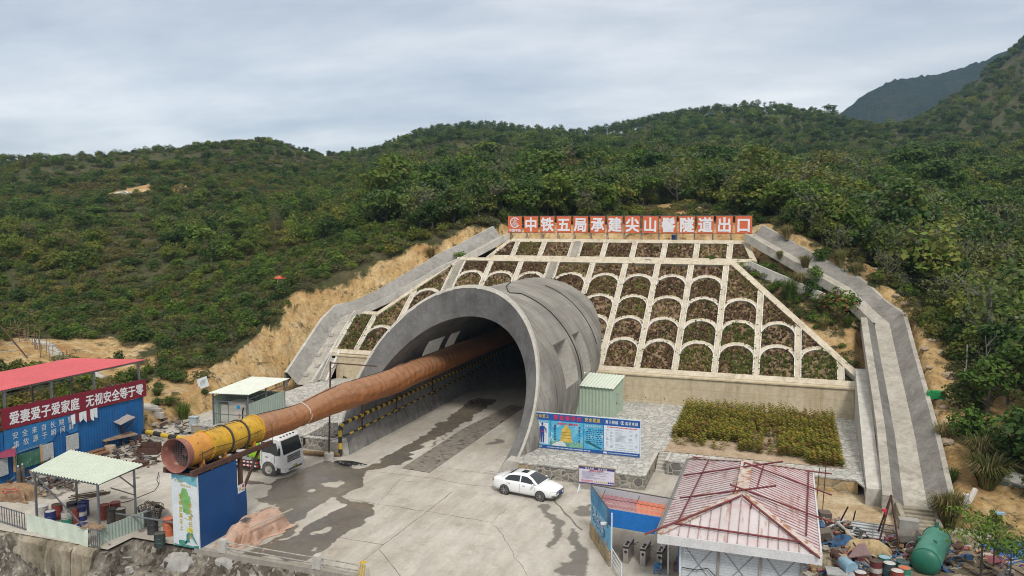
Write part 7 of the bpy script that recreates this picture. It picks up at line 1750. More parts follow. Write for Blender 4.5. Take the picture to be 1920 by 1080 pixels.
for k in range(9):
 s=.25+k*.3;z=1.95;b=MB()
 while z>1.0:
  h=r_.uniform(.05,.12);sbq(b,s,s+r_.uniform(.08,.2),z-h,z,int(r_.integers(3)));sbq(b,s,s+r_.uniform(.08,.2),z-h,z,int(r_.integers(3)),-.056);z-=h+.04
 obj('printed_panel',b,PANM,bd_)
b=MB();sbq(b,2.9,3.05,1.15,1.55,1);sbq(b,2.9,3.05,1.15,1.55,1,-.056);sbq(b,3.4,3.6,.95,1.2,2);sbq(b,3.4,3.6,.95,1.2,2,-.056)
obj('printed_panel',b,PANM,bd_)
b=MB();vq_(b,D4+(-.05,0),A5+(-.05,0),-.05,.85,.25);obj('stone_base',b,M_STONEW,gt)
for p_ in(A5+(.1,.0),B4+(.25,.05)):
 b=MB();b.bar((*p_,0),(*p_,2.9),.07);obj('post',b,M_FASC,gt)
b=MB();p_=B4+(-.1,0);
for i in range(14):b.bar((*p_,i*.15),(*p_,i*.15+.15),.035,None,i%2)
obj('striped_rope',b,[M_PAPER,M_HBLK],gt)
b=MB();p_=A4+(-.25,.05);b.box((*p_,2.12),(.28,.12,.12),rz=.5);b.bar((*p_,2.1),(*A4,2.2),.04);obj('camera_box',b,M_PAPER,gt)
hr=thing('hand_railing','short white hand railing inside the gate beside the blue printed board','railing',(-7.6,38.2,0))
for z in(.2,.45,.7,.95):
 b=MB();b.bar((-8.05,38.6,z),(-7.25,37.0,z),.035);obj('rail',b,M_PAPER,hr)
for p_ in((-8.05,38.6),(-7.25,37.0)):
 b=MB();b.bar((*p_,0),(*p_,1.0),.05);obj('post',b,M_PAPER,hr)
M_INOX=pm('inox',(.42,.40,.37),(.34,.32,.3),rough=.35,metal=.6)
for k,(px,lab)in enumerate((((1175,1055),'steel turnstile cabinet, leftmost of the three, nearest the blue board'),((1207,1060),'steel turnstile cabinet, middle of the three in the gate'),((1238,1066),'steel turnstile cabinet, rightmost of the three, beside the blue stool'))):
 x,y=gpt(*px);tn=thing('turnstile',lab,'turnstile',(x,y+.5,0),rz=math.radians(-4),group='turnstiles in the gate')
 b=MB();b.bb((-.14,-.6,.0),(.14,.6,.86));b.bb((-.15,-.62,-.0),(.15,.62,.05));obj('cabinet',b,M_INOX,tn)
 b=MB();b.bb((-.142,-.604,.80),(.142,.604,.92));obj('dark_band',b,M_CBLK,tn);b=MB();b.bb((-.15,-.61,.92),(.15,.61,.96));obj('top_plate',b,M_INOX,tn)
 b=MB()
 for y_ in(-.45,-.15):b.lathe([(.0,.06),(.07,.05),(.08,0)],(0,y_,.96),n=12)
 obj('card_readers',b,M_CBLK,tn)
 b=MB();b.lathe([(0,.012),(.075,.012),(.08,0)],(0,-.602,.62),(0,-1,0),14);obj('round_port',b,M_CBLK,tn)
 b=MB()
 for a in(.5,2.6,4.7):b.bar((.14,.1,.78),(.14+.32,.1+.22*math.cos(a),.78+.22*math.sin(a)),.035)
 obj('tripod_arms',b,M_INOX,tn)
x,y=gpt(1234,1070);stl=thing('plastic_stool','bright blue plastic stool in front of the rightmost turnstile','stool',(x,y-.25,0),rz=.1)
M_STOOL=pm('stool_blue',(.01,.16,.42),rough=.4)
b=MB();b.bb((-.16,-.16,.42),(.16,.16,.46));b.bb((-.17,-.17,.38),(.17,.17,.42));obj('seat',b,M_STOOL,stl)
for i in(-1,1):
 for j in(-1,1):b=MB();b.bar((i*.17,j*.17,0),(i*.13,j*.13,.38),.05);obj('leg',b,M_STOOL,stl)
b=MB();b.bb((-.15,-.165,.16),(.15,-.145,.2));b.bb((-.15,.145,.16),(.15,.165,.2));obj('stretcher',b,M_STOOL,stl)
b=MB();x,y=gpt(1275,1068);b.bb((x-.3,y-.3,0),(x+.2,y+.2,.35));b.bb((x-.2,y-.2,.35),(x+.1,y+.2,.6));single('carton','small dark carton stack by the hut wall inside the gate','carton',b,pm('carton_brown',(.12,.06,.05),(.2,.14,.1)),(x,y,0))
for lab,(x,y),body,lid,band,bz in(('maroon drum with a broad cream band, left end of the scrap yard drum group',(4.74,41.86),pm('drum_maroon',(.15,.035,.035),(.10,.03,.03),scale=3,spot=(.06,.03,.03)),D_GRIM,D_WHT,(.28,.6)),('dark teal drum with a worn cream lid in the middle of the scrap yard group',(5.34,41.82),D_TEAL,D_WHT,None,None),('drum with a light blue lid at the back of the scrap yard group',(5.2,42.5),D_GRN,D_LB,None,None),('dark drum with a grey lid at the back right of the scrap yard group',(5.98,42.2),D_TEAL,D_TEAL,None,None),('drum with an orange lid between the grey lidded and the red drum',(5.98,41.5),D_GRN,D_OR,None,None),('red drum with a cream lid, nearest of the scrap yard group',(5.6,41.0),D_RED,D_WHT,D_RED,(.3,.58))):
 drum(lab,x,y,body,lid,band,bz or(.3,.58),group='drums in the scrap yard')
drum('short maroon drum with a cream lid standing by the white board',3.94,40.9,bpy.data.materials['drum_maroon'],D_WHT,h=.6,group='drums in the scrap yard',name='oil_drum')
tk=thing('storage_tank','big green steel tank lying on its side in the scrap yard','tank',(7.6,44,0))
A_,B_=G(1733,1058,.7),G(1756,1012,.85);D_=(B_-A_)/np.linalg.norm(B_-A_);L_=np.linalg.norm(B_-A_)
M_TANK=pm('tank_green',(.03,.17,.12),(.09,.26,.20),scale=.7,rough=.5,spot=(.12,.24,.2),spots=(.55,.75));M_TANKD=pm('tank_dark_green',(.012,.11,.07),(.02,.14,.095),rough=.45)
b=MB();b.lathe([(.68,.3),(.7,.31),(.7,L_)],A_,D_,30);obj('tank_barrel',b,M_TANK,tk,smooth=40)
b=MB();b.lathe([(0,0),(.25,.02),(.48,.09),(.63,.19),(.69,.31)],A_,D_,30);obj('domed_end',b,M_TANKD,tk,smooth=60)
b=MB();b.lathe([(.72,L_),(.72,L_+.06),(.6,L_+.1),(0,L_+.12)],A_,D_,30);b.lathe([(.715,.29),(.712,.34)],A_,D_,30);obj('end_rim',b,M_TANKD,tk,smooth=40)
b=MB();b.box(A_+D_*1.5+(.2,-.1,.68),(.08,.25,.1),rz=.3);b.bar(A_+D_*L_+(0,0,.6),A_+D_*L_+(0,.05,.95),.16);b.box(A_+D_*2.2+(-.6,0,.4),(.2,.25,.2));obj('fittings',b,M_TANKD,tk)
af=thing('a_frame','rusty steel frame of leaning poles standing over the scrap','frame',(5.8,45.2,0))
tp=np.array((5.72,45.35,3.15))
for nm,q in(('leg',(5.15,45.1,.3)),('leg',(6.2,44.95,.25)),('leg',(5.2,46.6,.2)),('leg',(6.3,46.4,.2))):
 b=MB();q=np.array(q);b.bar(q,tp+(tp-q)*.02,.07);obj(nm,b,M_RUST,af)
b=MB();b.bar((5.35,45.15,1.2),(6.05,45.05,1.2),.05);b.bar((5.4,46.0,1.3),(6.0,45.9,1.3),.05);obj('cross_bar',b,M_RUST,af)
b=MB();b.box((5.45,45.3,2.35),(.3,.1,.12),rz=.6);b.box((5.5,45.28,2.25),(.12,.06,.3));single('red_rag','small red rag tied to the steel frame in the scrap yard','rag',b,M_RED2,(5.45,45.3,2.3))
dq=[G(1592,1003,.45),G(1657,1012,.4),G(1660,985,1.0),G(1596,976,1.1)]
dp=thing('metal_door','pale grey ribbed metal door lying tilted on the scrap','door',tuple(dq[0]))
b=MB();nrm=np.cross(dq[1]-dq[0],dq[3]-dq[0]);nrm/=np.linalg.norm(nrm)
b.add(dq+[q-nrm*.06 for q in dq],[(0,1,2,3),(7,6,5,4),(0,4,5,1),(1,5,6,2),(2,6,7,3),(3,7,4,0)]);obj('door_leaf',b,pm('door_pale',(.45,.47,.48),(.38,.4,.41),spot=(.4,.32,.28)),dp)
b=MB()
for t_ in(.02,.22,.42,.62,.82,.98):b.bar(dq[0]+(dq[3]-dq[0])*t_+nrm*.02,dq[1]+(dq[2]-dq[1])*t_+nrm*.02,.04,.04)
for t_ in(.02,.68,.98):b.bar(dq[0]+(dq[1]-dq[0])*t_+nrm*.02,dq[3]+(dq[2]-dq[3])*t_+nrm*.02,.05,.04)
obj('door_battens',b,pm('door_edge',(.3,.31,.32),(.2,.2,.2)),dp)
M_SACK=pm('canvas_tan',(.42,.32,.17),(.30,.22,.12),scale=1.6,spot=(.5,.42,.28),bump=.3,bscale=7)
cloth_heap('canvas_heap','yellow tan canvas sheet heaped below the pale metal door','canvas',(*gpt(1628,1038),0),1.15,.8,.75,-.2,M_SACK,41,n=30)
cloth_heap('canvas_heap','dull beige canvas heap beside the hut corner in the scrap','canvas',(*gpt(1560,1062),0),1.1,.7,.6,.3,pm('canvas_beige',(.33,.27,.19),(.22,.18,.12),scale=1.6),43,n=28)
cloth_heap('canvas_heap','crumpled dark blue sheet in the middle of the scrap','canvas',(*gpt(1576,1026),0),.8,.5,.7,.1,pm('canvas_blue',(.02,.06,.14),(.03,.10,.2),scale=2),45,n=28)
cloth_heap('blue_tarpaulin','crumpled bright blue tarpaulin at the right picture edge','tarpaulin',(12.4,47.2,.1),1.3,.9,.8,.2,pm('tarp_blue',(.05,.14,.38),(.10,.22,.48),scale=1.2,bump=.3,bscale=6),47,n=34)
cloth_heap('sheet_heap','pale torn sheets spread on the ground beside the green tank','sheets',(8.6,42.2,0),1.2,.8,.3,.9,pm('sheet_pale',(.40,.35,.27),(.28,.23,.16),scale=1.8),49,n=30)
b=MB();q=[G(1590,1045,.55),G(1632,1040,.6),G(1622,1018,1.05),G(1608,1020,1.0)];b.add(q+[p_-np.array((0,0,.05))for p_ in q],[(0,1,2,3),(7,6,5,4),(0,4,5,1),(1,5,6,2),(2,6,7,3),(3,7,4,0)]);single('board','mauve brown board leaning on the canvas heap','board',b,pm('board_mauve',(.2,.13,.13),(.15,.1,.1)),tuple(q[0]))
A_=G(1563,1038,.9);B_=G(1596,1066,.7);D_=(B_-A_)/np.linalg.norm(B_-A_);L_=np.linalg.norm(B_-A_)
pf=thing('pipe_fitting','blue and white flanged pipe piece lying on the scrap','pipe fitting',tuple(A_));b=MB();b.lathe([(.2,0),(.24,0),(.24,.08),(.17,.1),(.17,L_*.4)],A_,D_,16);obj('rusty_neck',b,M_RUST,pf,smooth=40);b=MB();b.lathe([(.18,L_*.4),(.3,L_*.55),(.33,L_*.98),(.36,L_*.98),(.36,L_*1.04),(0,L_*1.04)],A_,D_,18);obj('blue_body',b,D_LB,pf,smooth=40)
b=MB();q=G(1575,1072,.5);b.box(q,(1.3,.9,.06),rz=.1);b.box(q-(0,0,.25),(1.2,.8,.4),rz=.1);single('white_board','pale grey board on a box beside the short maroon drum','board',b,pm('board_grey',(.4,.41,.42),(.3,.3,.3),spot=(.15,.13,.12)),q)
for k,(px,z,d,mt,lab)in enumerate((((1547,1003),.6,(.75,.5,.6),pm('box_taupe',(.2,.17,.14),(.14,.12,.1)),'taupe box tilted in the scrap beside the hut'),((1545,968),.5,(.7,.5,.6),pm('box_dark',(.1,.08,.07),(.15,.12,.1)),'dark sack like block at the back of the scrap by the wall'))):
 p_=G(*px,z);b=MB();b.box(p_,d,ax=np.linalg.qr(np.eye(3)+.3*np.random.default_rng(k).normal(size=(3,3)))[0]);single('scrap_box',lab,'box',b,mt,p_)
b=MB();q=[G(1574,968,.9),G(1590,975,.6),G(1584,985,.35),G(1570,972,.75)];b.add(q,[(0,1,2,3)]);b.v=[tuple(p_)for p_ in q]+[tuple(np.array(p_)-(0,0,.03))for p_ in q];b.f=[(0,1,2,3),(7,6,5,4),(0,4,5,1),(1,5,6,2),(2,6,7,3),(3,7,4,0)];b.m=[0]*6
single('placard','white placard with red marks thrown on the scrap','placard',b,pm('placard_white',(.55,.52,.5),(.5,.3,.3),scale=6),tuple(q[0]))
wbw=thing('wheelbarrow','old grey two wheeled handcart beside the steel frame','handcart',(*gpt(1700,1030),0),rz=.2)
b=MB();b.add([(-.5,-.4,.55),(.5,-.4,.55),(.5,.4,.55),(-.5,.4,.55),(-.65,-.5,.95),(.65,-.5,.95),(.65,.5,.95),(-.65,.5,.95)],[(0,1,5,4),(1,2,6,5),(2,3,7,6),(3,0,4,7),(3,2,1,0)]);obj('tray',b,pm('tray_grey',(.22,.2,.18),(.14,.12,.1)),wbw)
for s in(-1,1):
 b=MB();b.tube([(.32*math.cos(a)+.1,s*.5,.32+.32*math.sin(a))for a in np.linspace(0,6.283,21)],.03,6,cap=False)
 for k in range(4):a=k*math.pi/4;b.bar((.1-.3*math.cos(a),s*.5,.32-.3*math.sin(a)),(.1+.3*math.cos(a),s*.5,.32+.3*math.sin(a)),.02)
 obj('wheel',b,M_STEEL,wbw)
b=MB();b.bar((-.6,-.35,.9),(-1.3,-.35,.95),.04);b.bar((-.6,.35,.9),(-1.3,.35,.95),.04);obj('handles',b,M_STEEL,wbw)
mc_=thing('mixer_stand','pale grey metal trough on legs behind the handcart','trough',(*gpt(1702,1012),0))
x,y=gpt(1702,1012);b=MB();b.bb((x-.5,y-.3,.7),(x+.5,y+.3,1.2));obj('trough',b,pm('trough_grey',(.34,.33,.31),(.2,.19,.17)),mc_)
for dx in(-.45,.45):b=MB();b.bar((x+dx,y-.3,0),(x+dx,y-.3,.7),.05);b.bar((x+dx,y+.3,0),(x+dx,y+.3,.7),.05);obj('leg',b,M_STEEL,mc_)
SM2=SM+[pm('scrap_rose',(.3,.1,.1),(.2,.06,.08)),pm('scrap_tan',(.4,.3,.18),(.3,.2,.1)),pm('scrap_blue',(.05,.12,.25))]
scrap('heap of mixed rusty scrap steel and rubbish beside the hut',(1562,1010),2.4,240,11,SM2,1.0)
scrap('mixed rubbish and timber under the pale metal door',(1640,1030),2.2,170,12,SM2,.5)
scrap('rubbish and cut timber strewn between the green tank and the small tree',(1810,1055),2.8,170,13,SM2,.35)
scrap('loose rubbish in front of the pale board',(1580,1078),1.6,90,14,SM2,.35)
scrap('rusty debris by the white cabinet at the right edge',(1905,905),2.0,70,15,SM2,.4)
for k,(a,c_,z0,z1,lab)in enumerate((((1572,985),(1590,950),.6,2.2,'dark pole sticking up at the back of the scrap'),((1600,975),(1604,958),.7,1.5,'short dark pole sticking up behind the pale door'),((1545,992),(1582,975),.9,1.0,'pale bar lying across the scrap by the hut'),((1565,1000),(1566,970),.5,1.7,'pale post leaning upright in the scrap'))):
 b=MB();A_=G(*a,z0);B_=G(c_[0],c_[1],z1);b.bar(A_,B_,.06);single('pole',lab,'pole',b,M_RUST if k<2 else M_FASC,tuple(A_))
b=MB();p_=np.array((10.55,51.6));b.bar((*p_,.1),(*p_,1.7),.32,.3);b.bar((p_[0]+.1,p_[1]+.1,1.0),(p_[0]+.6,p_[1]+.6,1.9),.2,.22);single('concrete_post','broken pale concrete post standing right of the outfall steps','post',b,M_KERB,(*p_,.1))
cbw=thing('white_cabinet','white electrical cabinet lying tipped over at the right edge of the picture','cabinet',(13.6,54.2,.9))
M3=Matrix.Translation((13.9,54.4,1.7))@Matrix.Rotation(-.35,4,'Z')@Matrix.Rotation(.5,4,'X')@Matrix.Rotation(.28,4,'Y')
b=MB();b.box((0,0,0),(2.6,.9,1.1));b.xf(M3);obj('cabinet_body',b,D_WHT,cbw);b=MB()
for x in(-.75,-.15,.5):b.box((x,-.455,.05),(.42,.02,.7))
b.xf(M3);obj('meter_windows',b,pm('meter_green',(.2,.3,.25),(.1,.12,.1),scale=5),cbw)
b=MB();pts=[np.array(M3@Vector(q))for q in((-.7,-.5,-.2),(-.2,-.6,-.35),(.4,-.55,.1),(.9,-.6,-.3),(1.3,-.5,.2))];b.tube(pts,.04,5);obj('cables',b,M_BLACK,cbw)
p_=hit(1755,747);b=MB();b.box(p_+(0,0,.25),(1.2,.5,.5),rz=-.1);b.box(p_+(.1,0,.5),(.9,.4,.15),rz=.1);single('green_bundle','bright green folded netting bundle beside the right chute','bundle',b,pm('netting_green',(.01,.25,.07),(.01,.16,.05),scale=5,bump=.4,bscale=10),p_)
r_=np.random.default_rng(17)
ROCKS=[]
for k,(px,d)in enumerate((((1745,640),.8),((1765,665),.9),((1782,707),1.1),((1733,655),.6),((1755,775),.7),((1770,765),.6),((1742,690),.5),((1788,812),.6),((1775,830),.9),((1680,555),.6),((1698,570),.6),((1640,505),.5),((1230,397),1.0),((1310,392),.9),((1365,394),.9),((1195,388),.8))):
 p_=hit(*px);d*=.55;boulder('tan rock lying on the bare earth %s'%('beside the right chute' if px[1]>480 else 'behind the orange sign'),p_+(0,0,d*.1),(d,d*.8,d*.6),pm('tan_rock',(.36,.26,.16),(.27,.22,.17),scale=1,bump=.5,bscale=5),60+k,'rocks on the right bank' if px[1]>480 else 'rocks behind the sign')
p_=hit(530,541);sr=thing('shrine','tiny red roofed shelter standing among the hillside shrubs','shelter',p_)
b=MB();b.add([p_+q for q in np.array([(-.95,-.5,1.25),(.95,-.5,1.25),(.95,.5,1.5),(-.95,.5,1.5),(-.95,-.5,1.33),(.95,-.5,1.33),(.95,.5,1.6),(-.95,.5,1.6)])],[(4,5,6,7),(0,1,5,4),(3,2,1,0),(1,2,6,5),(3,0,4,7)]);obj('roof',b,pm('shrine_red',(.55,.09,.05)),sr)
for s in(-.7,.6):b=MB();b.bar(p_+(s,0,-.3),p_+(s,0,1.35),.12);obj('post',b,M_PAPER,sr)
p_=hit(381,733);ts2=thing('leaning_sign','white notice panel leaning on the bare bank below the shrubs','sign',p_)
b=MB();ax=np.linalg.qr(np.array([[1,.15,.35],[-.2,1,-.35],[-.3,.4,1]]).T)[0].T;b.box(p_+(0,0,.8),(1.15,.05,1.0),ax=[(.93,.1,.35),(-.1,.99,-.1),(-.35,.05,.93)]);sgp=obj('panel',b,M_PAPER,ts2);b=MB();b.bar(p_+(-.3,.1,-.2),p_+(-.2,.1,.8),.06);obj('leg',b,M_STEEL,ts2)
b=MB()
for k in range(5):b.box(p_+(-.05+.03*k,-.04,.55+.13*k),(.6,.02,.04),ax=[(.93,.1,.35),(-.1,.99,-.1),(-.35,.05,.93)])
obj('faded_writing',b,pm('faded_grey',(.4,.42,.46)),sgp)
for px,lab,k in(((226,366),'pale stone horseshoe grave on the bare orange earth of the left hillside',1.0),((365,352),'small pale stone grave wall right of the horseshoe grave on the hillside',.75)):
 p_=hit(*px);g_=thing('hillside_grave',lab,'grave',p_);b=MB()
 for r,h in((3.0,1.0),(2.2,1.3)):
  P=[(p_[0]+k*r*math.cos(a),p_[1]+k*r*.7*math.sin(a),p_[2]+.3+h*.5*k*max(0,math.sin(a)))for a in np.linspace(-.3,math.pi+.3,18)];b.tube(P,.28*k,6)
 obj('stone_ring',b,M_KERB,g_,smooth=50);b=MB();b.box(p_+(0,.8*k,.7*k),(1.3*k,.3,1.3*k));obj('headstone',b,M_COPE,g_)
def hill_stair(label,a,c_,n_,w):
 A_=hit(*a);B_=hit(*c_);st=thing('hill_stair',label,'stair',A_);b=MB()
 for i in range(n_):
  q=A_+(B_-A_)*i/(n_-1);z=max(float(ground_z(q[0],q[1])),q[2])+.12;b.box((q[0],q[1],z-.15),(w,.34,.5),rz=.15)
 obj('treads',b,M_COPE,st);return A_,B_
A_,B_=hill_stair('pale concrete stair climbing the bare bank above the red canopy',(128,688),(66,641),17,1.9)
b=MB();r_=np.random.default_rng(9)
M_BAMB=pm('bamboo',(.16,.11,.07),(.24,.18,.11))
for k in range(34):
 q=A_+(B_-A_)*r_.uniform(-.1,1.2)+np.array((r_.uniform(-4,-1.2),r_.uniform(-1,1),0));z=float(ground_z(q[0],q[1]));b.bar((q[0],q[1],z-.1),(q[0]+r_.normal(0,.12),q[1]+r_.normal(0,.12),z+r_.uniform(.8,1.9)),.045)
for k in range(6):
 q=A_+(B_-A_)*(k/5)+np.array((-1.6,0,0));q2=q+np.array((-2.6,-.5,0));b.bar((q[0],q[1],float(ground_z(q[0],q[1]))+1.0),(q2[0],q2[1],float(ground_z(q2[0],q2[1]))+1.0),.04)
o=single('bamboo_stakes','thicket of thin bamboo stakes on the bare bank beside the hillside stair','stakes',b,M_BAMB,A_);o['kind']='stuff'
hill_stair('pale concrete stair visible between the posts under the red canopy',(212,727),(160,695),13,1.8)
hill_stair('short concrete stair right of the blue wall end',(291,779),(272,762),6,1.6)
for k,(a,c_,h0,h1,lab)in enumerate((((0,655),(52,682),2.6,.6,'dark bent pole leaning over the bank at the left edge'),((10,665),(48,655),1.0,1.1,'upper pale pole of the bank fence at the left edge'),((0,676),(32,671),.8,.8,'lower pale pole of the bank fence at the left edge'),((68,700),(125,706),.8,.5,'pale plank lying on the bank behind the canopy posts'))):
 A_=hit(*a)+(0,0,h0);B_=hit(*c_)+(0,0,h1);b=MB();b.bar(A_,B_,.1 if k==0 else .08);single('pole',lab,'pole',b,M_RUST if k==0 else pm('pale_wood',(.45,.4,.33)),tuple(A_))
GREENS={'mid':[(0.0,(.016,.032,.009)),(0.35,(.034,.060,.014)),(0.65,(.058,.088,.019)),(1.0,(.105,.135,.030))],'dark':[(0.0,(.010,.023,.009)),(0.4,(.022,.042,.013)),(0.7,(.036,.062,.018)),(1.0,(.062,.092,.026))],'olive':[(0.0,(.034,.032,.014)),(0.4,(.058,.062,.020)),(0.7,(.088,.092,.026)),(1.0,(.14,.135,.040))],'brown':[(0.0,(.034,.027,.018)),(0.4,(.060,.048,.028)),(0.7,(.080,.070,.036)),(1.0,(.085,.095,.034))],'grey':[(0.0,(.050,.048,.038)),(0.4,(.072,.072,.052)),(0.7,(.062,.076,.040)),(1.0,(.10,.115,.06))],'lime':[(0.0,(.035,.062,.011)),(0.5,(.065,.10,.018)),(1.0,(.11,.145,.028))]}
LM={k:leafmat('leaves_'+k,[(p_,tuple(min(.34,q_*f_)for q_,f_ in zip(c_,(1.72,1.82,1.35))))for p_,c_ in v],trans=.3)for k,v in GREENS.items()}
M_BARK=pm('bark',(.085,.07,.055),(.05,.042,.034),scale=4,rough=.95)
M_BARKP=pm('pale_bark',(.30,.28,.25),(.2,.19,.17),scale=3,rough=.9)
M_TWIG=pm('grey_twigs',(.17,.16,.145),(.11,.105,.095),scale=4,rough=.95)
def rot_leaf(r_,n,tilt):
 n=n/(np.linalg.norm(n)+1e-9);n=n+r_.normal(0,tilt,3);n/=np.linalg.norm(n)+1e-9
 a=np.cross(n,r_.normal(size=3));a/=np.linalg.norm(a)+1e-9
 return a,np.cross(n,a)
def crown_mesh(name,seed,lobes,nleaf,size,mat,mat2=None,frac2=0.0,tilt=.55,inner=.3,droop=0.0,slim=.7):
 """lobes: list of (cx, cy, cz, rx, ry, rz); leaf-clump faces spread over and inside them, each lobe with its own tone"""
 r_=np.random.default_rng(seed);mb=MB();tint=[]
 vol=np.array([l[3]*l[4]*l[5]for l in lobes])**.67;vol/=vol.sum();tone=r_.uniform(.18,.82,len(lobes))
 for _ in range(nleaf):
  k=r_.choice(len(lobes),p=vol);l=lobes[k];d=r_.normal(size=3);d/=np.linalg.norm(d)
  if d[2]<-.25 and r_.random()<.6:d[2]*=-1
  rad=(r_.random()**.5 if r_.random()<inner else r_.uniform(.82,1.1))*(1+.22*math.sin(3*d[0]+5*d[1]+k+seed))
  c=np.array(l[:3])+d*np.array(l[3:])*rad
  a,b=rot_leaf(r_,d*np.array((1,1,1.0))+np.array((0,0,.45)),tilt);s=size*r_.uniform(.55,1.25);a=a*s;b=b*s*slim*r_.uniform(.7,1.2)
  e1=r_.uniform(.15,.5)
  P=[c-a,c-a*.1-b,c+a*r_.uniform(.8,1.15)-b*e1*.4,c+a*.2+b*r_.uniform(.7,1.1)]
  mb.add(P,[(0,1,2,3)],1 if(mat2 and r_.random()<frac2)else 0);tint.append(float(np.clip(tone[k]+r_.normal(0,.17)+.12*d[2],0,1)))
 me=mesh_of(name,mb,[mat]+([mat2]if mat2 else[]))
 at=me.attributes.new('tint','FLOAT','FACE');at.data.foreach_set('value',np.array(tint,np.float32));return me
def trunk_mesh(name,seed,h,r0,limbs,mat,lean=.06,r1=.25,twigs=0,spread=.5):
 r_=np.random.default_rng(seed);mb=MB();pts=[np.array((0,0,-.12*h))];x=np.zeros(2)
 for i in range(1,6):x=x+r_.normal(0,lean,2)*h/5;pts.append(np.array((x[0],x[1],h*i/5)))
 mb.tube(pts,[r0*(1.25-(1-r1)*i/5)for i in range(6)],6)
 for k in range(limbs):
  t_=r_.uniform(.35,.95);b0=pts[int(t_*5)];an=r_.uniform(0,6.28);L=h*r_.uniform(.3,.55)*spread*2
  m1=b0+np.array((math.cos(an)*L*.5,math.sin(an)*L*.5,L*.35));e1=b0+np.array((math.cos(an)*L,math.sin(an)*L,L*r_.uniform(.5,.95)))
  mb.tube([b0,m1,e1],[r0*.5,r0*.33,r0*.12],5)
  for q in range(twigs):
   f=r_.uniform(.3,1);s=b0+(e1-b0)*f;d=r_.normal(size=3)+np.array((0,0,.9));d/=np.linalg.norm(d);mb.tube([s,s+d*L*r_.uniform(.3,.6)],[r0*.16,r0*.05],3)
 return mesh_of(name,mb,mat)
def lobes_tree(seed,w,h0,h1,n):
 r_=np.random.default_rng(seed);out=[(0,0,(h0+h1)/2+.05,w*.55,w*.55,(h1-h0)*.42)]
 for k in range(n):
  an=2*math.pi*k/n+r_.uniform(-.4,.4);d=w*r_.uniform(.35,.72);z=h0+(h1-h0)*r_.uniform(.15,.9)*(1-.25*d/w);s=w*r_.uniform(.26,.46)
  out.append((d*math.cos(an),d*math.sin(an),z,s,s*r_.uniform(.8,1.1),s*r_.uniform(.6,.85)))
 return out
KIND=[]
def kind(what,crown,trunk):KIND.append((what,crown,trunk));return len(KIND)-1
T_ROUND=[kind('tree',crown_mesh('crown',10+i,lobes_tree(100+i,.48,.22,1.0,10),1150,.043,LM[c],LM[c2],.15),trunk_mesh('trunk',20+i,.7,.028,4,M_BARK))for i,(c,c2)in enumerate((('mid','olive'),('dark','mid'),('mid','dark'),('dark','grey')))]
T_LIME=[kind('tree',crown_mesh('crown',40+i,lobes_tree(140+i,.44,.25,1.0,10),1150,.037,LM['lime'],LM['mid'],.3),trunk_mesh('trunk',50+i,.7,.026,4,M_BARK))for i in range(1)]
T_OLIVE=[kind('tree',crown_mesh('crown',60+i,lobes_tree(160+i,.45,.2,1.0,9),850,.042,LM['olive'],LM['mid'],.35),trunk_mesh('trunk',65+i,.75,.024,5,M_BARK,twigs=3))for i in range(2)]
T_GREY=[kind('tree',crown_mesh('crown',70+i,lobes_tree(170+i,.44,.3,1.0,8),460,.037,LM['grey'],LM['olive'],.4),trunk_mesh('trunk',75+i,.85,.022,8,M_TWIG,twigs=7))for i in range(2)]
T_EUC=[kind('eucalyptus',crown_mesh('crown',80+i,[(0,0,.88,.10,.10,.14),(.05,.02,.74,.11,.10,.10),(-.05,-.02,.66,.10,.11,.09),(.02,-.05,.56,.08,.08,.07)],150,.040,LM['dark'],LM['mid'],.4),trunk_mesh('trunk',85+i,.92,.011,2,M_BARKP,lean=.02))for i in range(2)]
S_ROUND=[kind('shrub',crown_mesh('foliage',110+i,[(0,0,.45,.36,.36,.42),(.2,.1,.5,.24,.24,.3),(-.18,.14,.42,.26,.24,.3),(.02,-.2,.36,.26,.24,.3),(.03,0,.78,.17,.17,.22)],560,.062,LM[c],LM[c2],.25,tilt=.6),trunk_mesh('stem',120+i,.6,.022,3,M_BARK))for i,(c,c2)in enumerate((('mid','lime'),('dark','mid'),('olive','mid'),('mid','olive')))]
S_SCRUB=[kind('scrub',crown_mesh('foliage',130+i,[(0,0,.25,.5,.5,.3),(.35,.1,.22,.3,.3,.3),(-.3,.2,.25,.3,.3,.34),(.0,-.35,.2,.32,.3,.28)],360,.065,LM[c],LM[c2],.35,tilt=.8),trunk_mesh('stem',138+i,.5,.014,6,M_TWIG,twigs=5))for i,(c,c2)in enumerate((('brown','olive'),('olive','brown'),('grey','brown')))]
def grass_mesh(name,seed,n,mat,mat2,wid=.014,plume=False):
 r_=np.random.default_rng(seed);mb=MB();tint=[]
 for _ in range(n):
  an=r_.uniform(0,6.28);d=np.array((math.cos(an),math.sin(an),0));b0=d*r_.uniform(0,.14);L=r_.uniform(.6,1.05);out=r_.uniform(.1,.6);sd=np.array((-d[1],d[0],0))*wid
  P=[b0,b0+d*out*.35*L+np.array((0,0,.55*L)),b0+d*out*L*.8+np.array((0,0,.85*L)),b0+d*out*L*1.3+np.array((0,0,.72*L if out>.3 else 1.0*L))]
  for i in range(3):
   w0,w1=(1,.9,.55,.1)[i],(1,.9,.55,.1)[i+1];mb.add([P[i]-sd*w0,P[i]+sd*w0,P[i+1]+sd*w1,P[i+1]-sd*w1],[(0,1,2,3)],1 if r_.random()<.35 else 0);tint.append(float(np.clip(r_.normal(.5,.25),0,1)))
 me=mesh_of(name,mb,[mat,mat2]);at=me.attributes.new('tint','FLOAT','FACE');at.data.foreach_set('value',np.array(tint,np.float32));return me
M_STRAW=leafmat('straw',[(0,(.14,.10,.045)),(.5,(.24,.18,.085)),(1,(.32,.26,.13))])
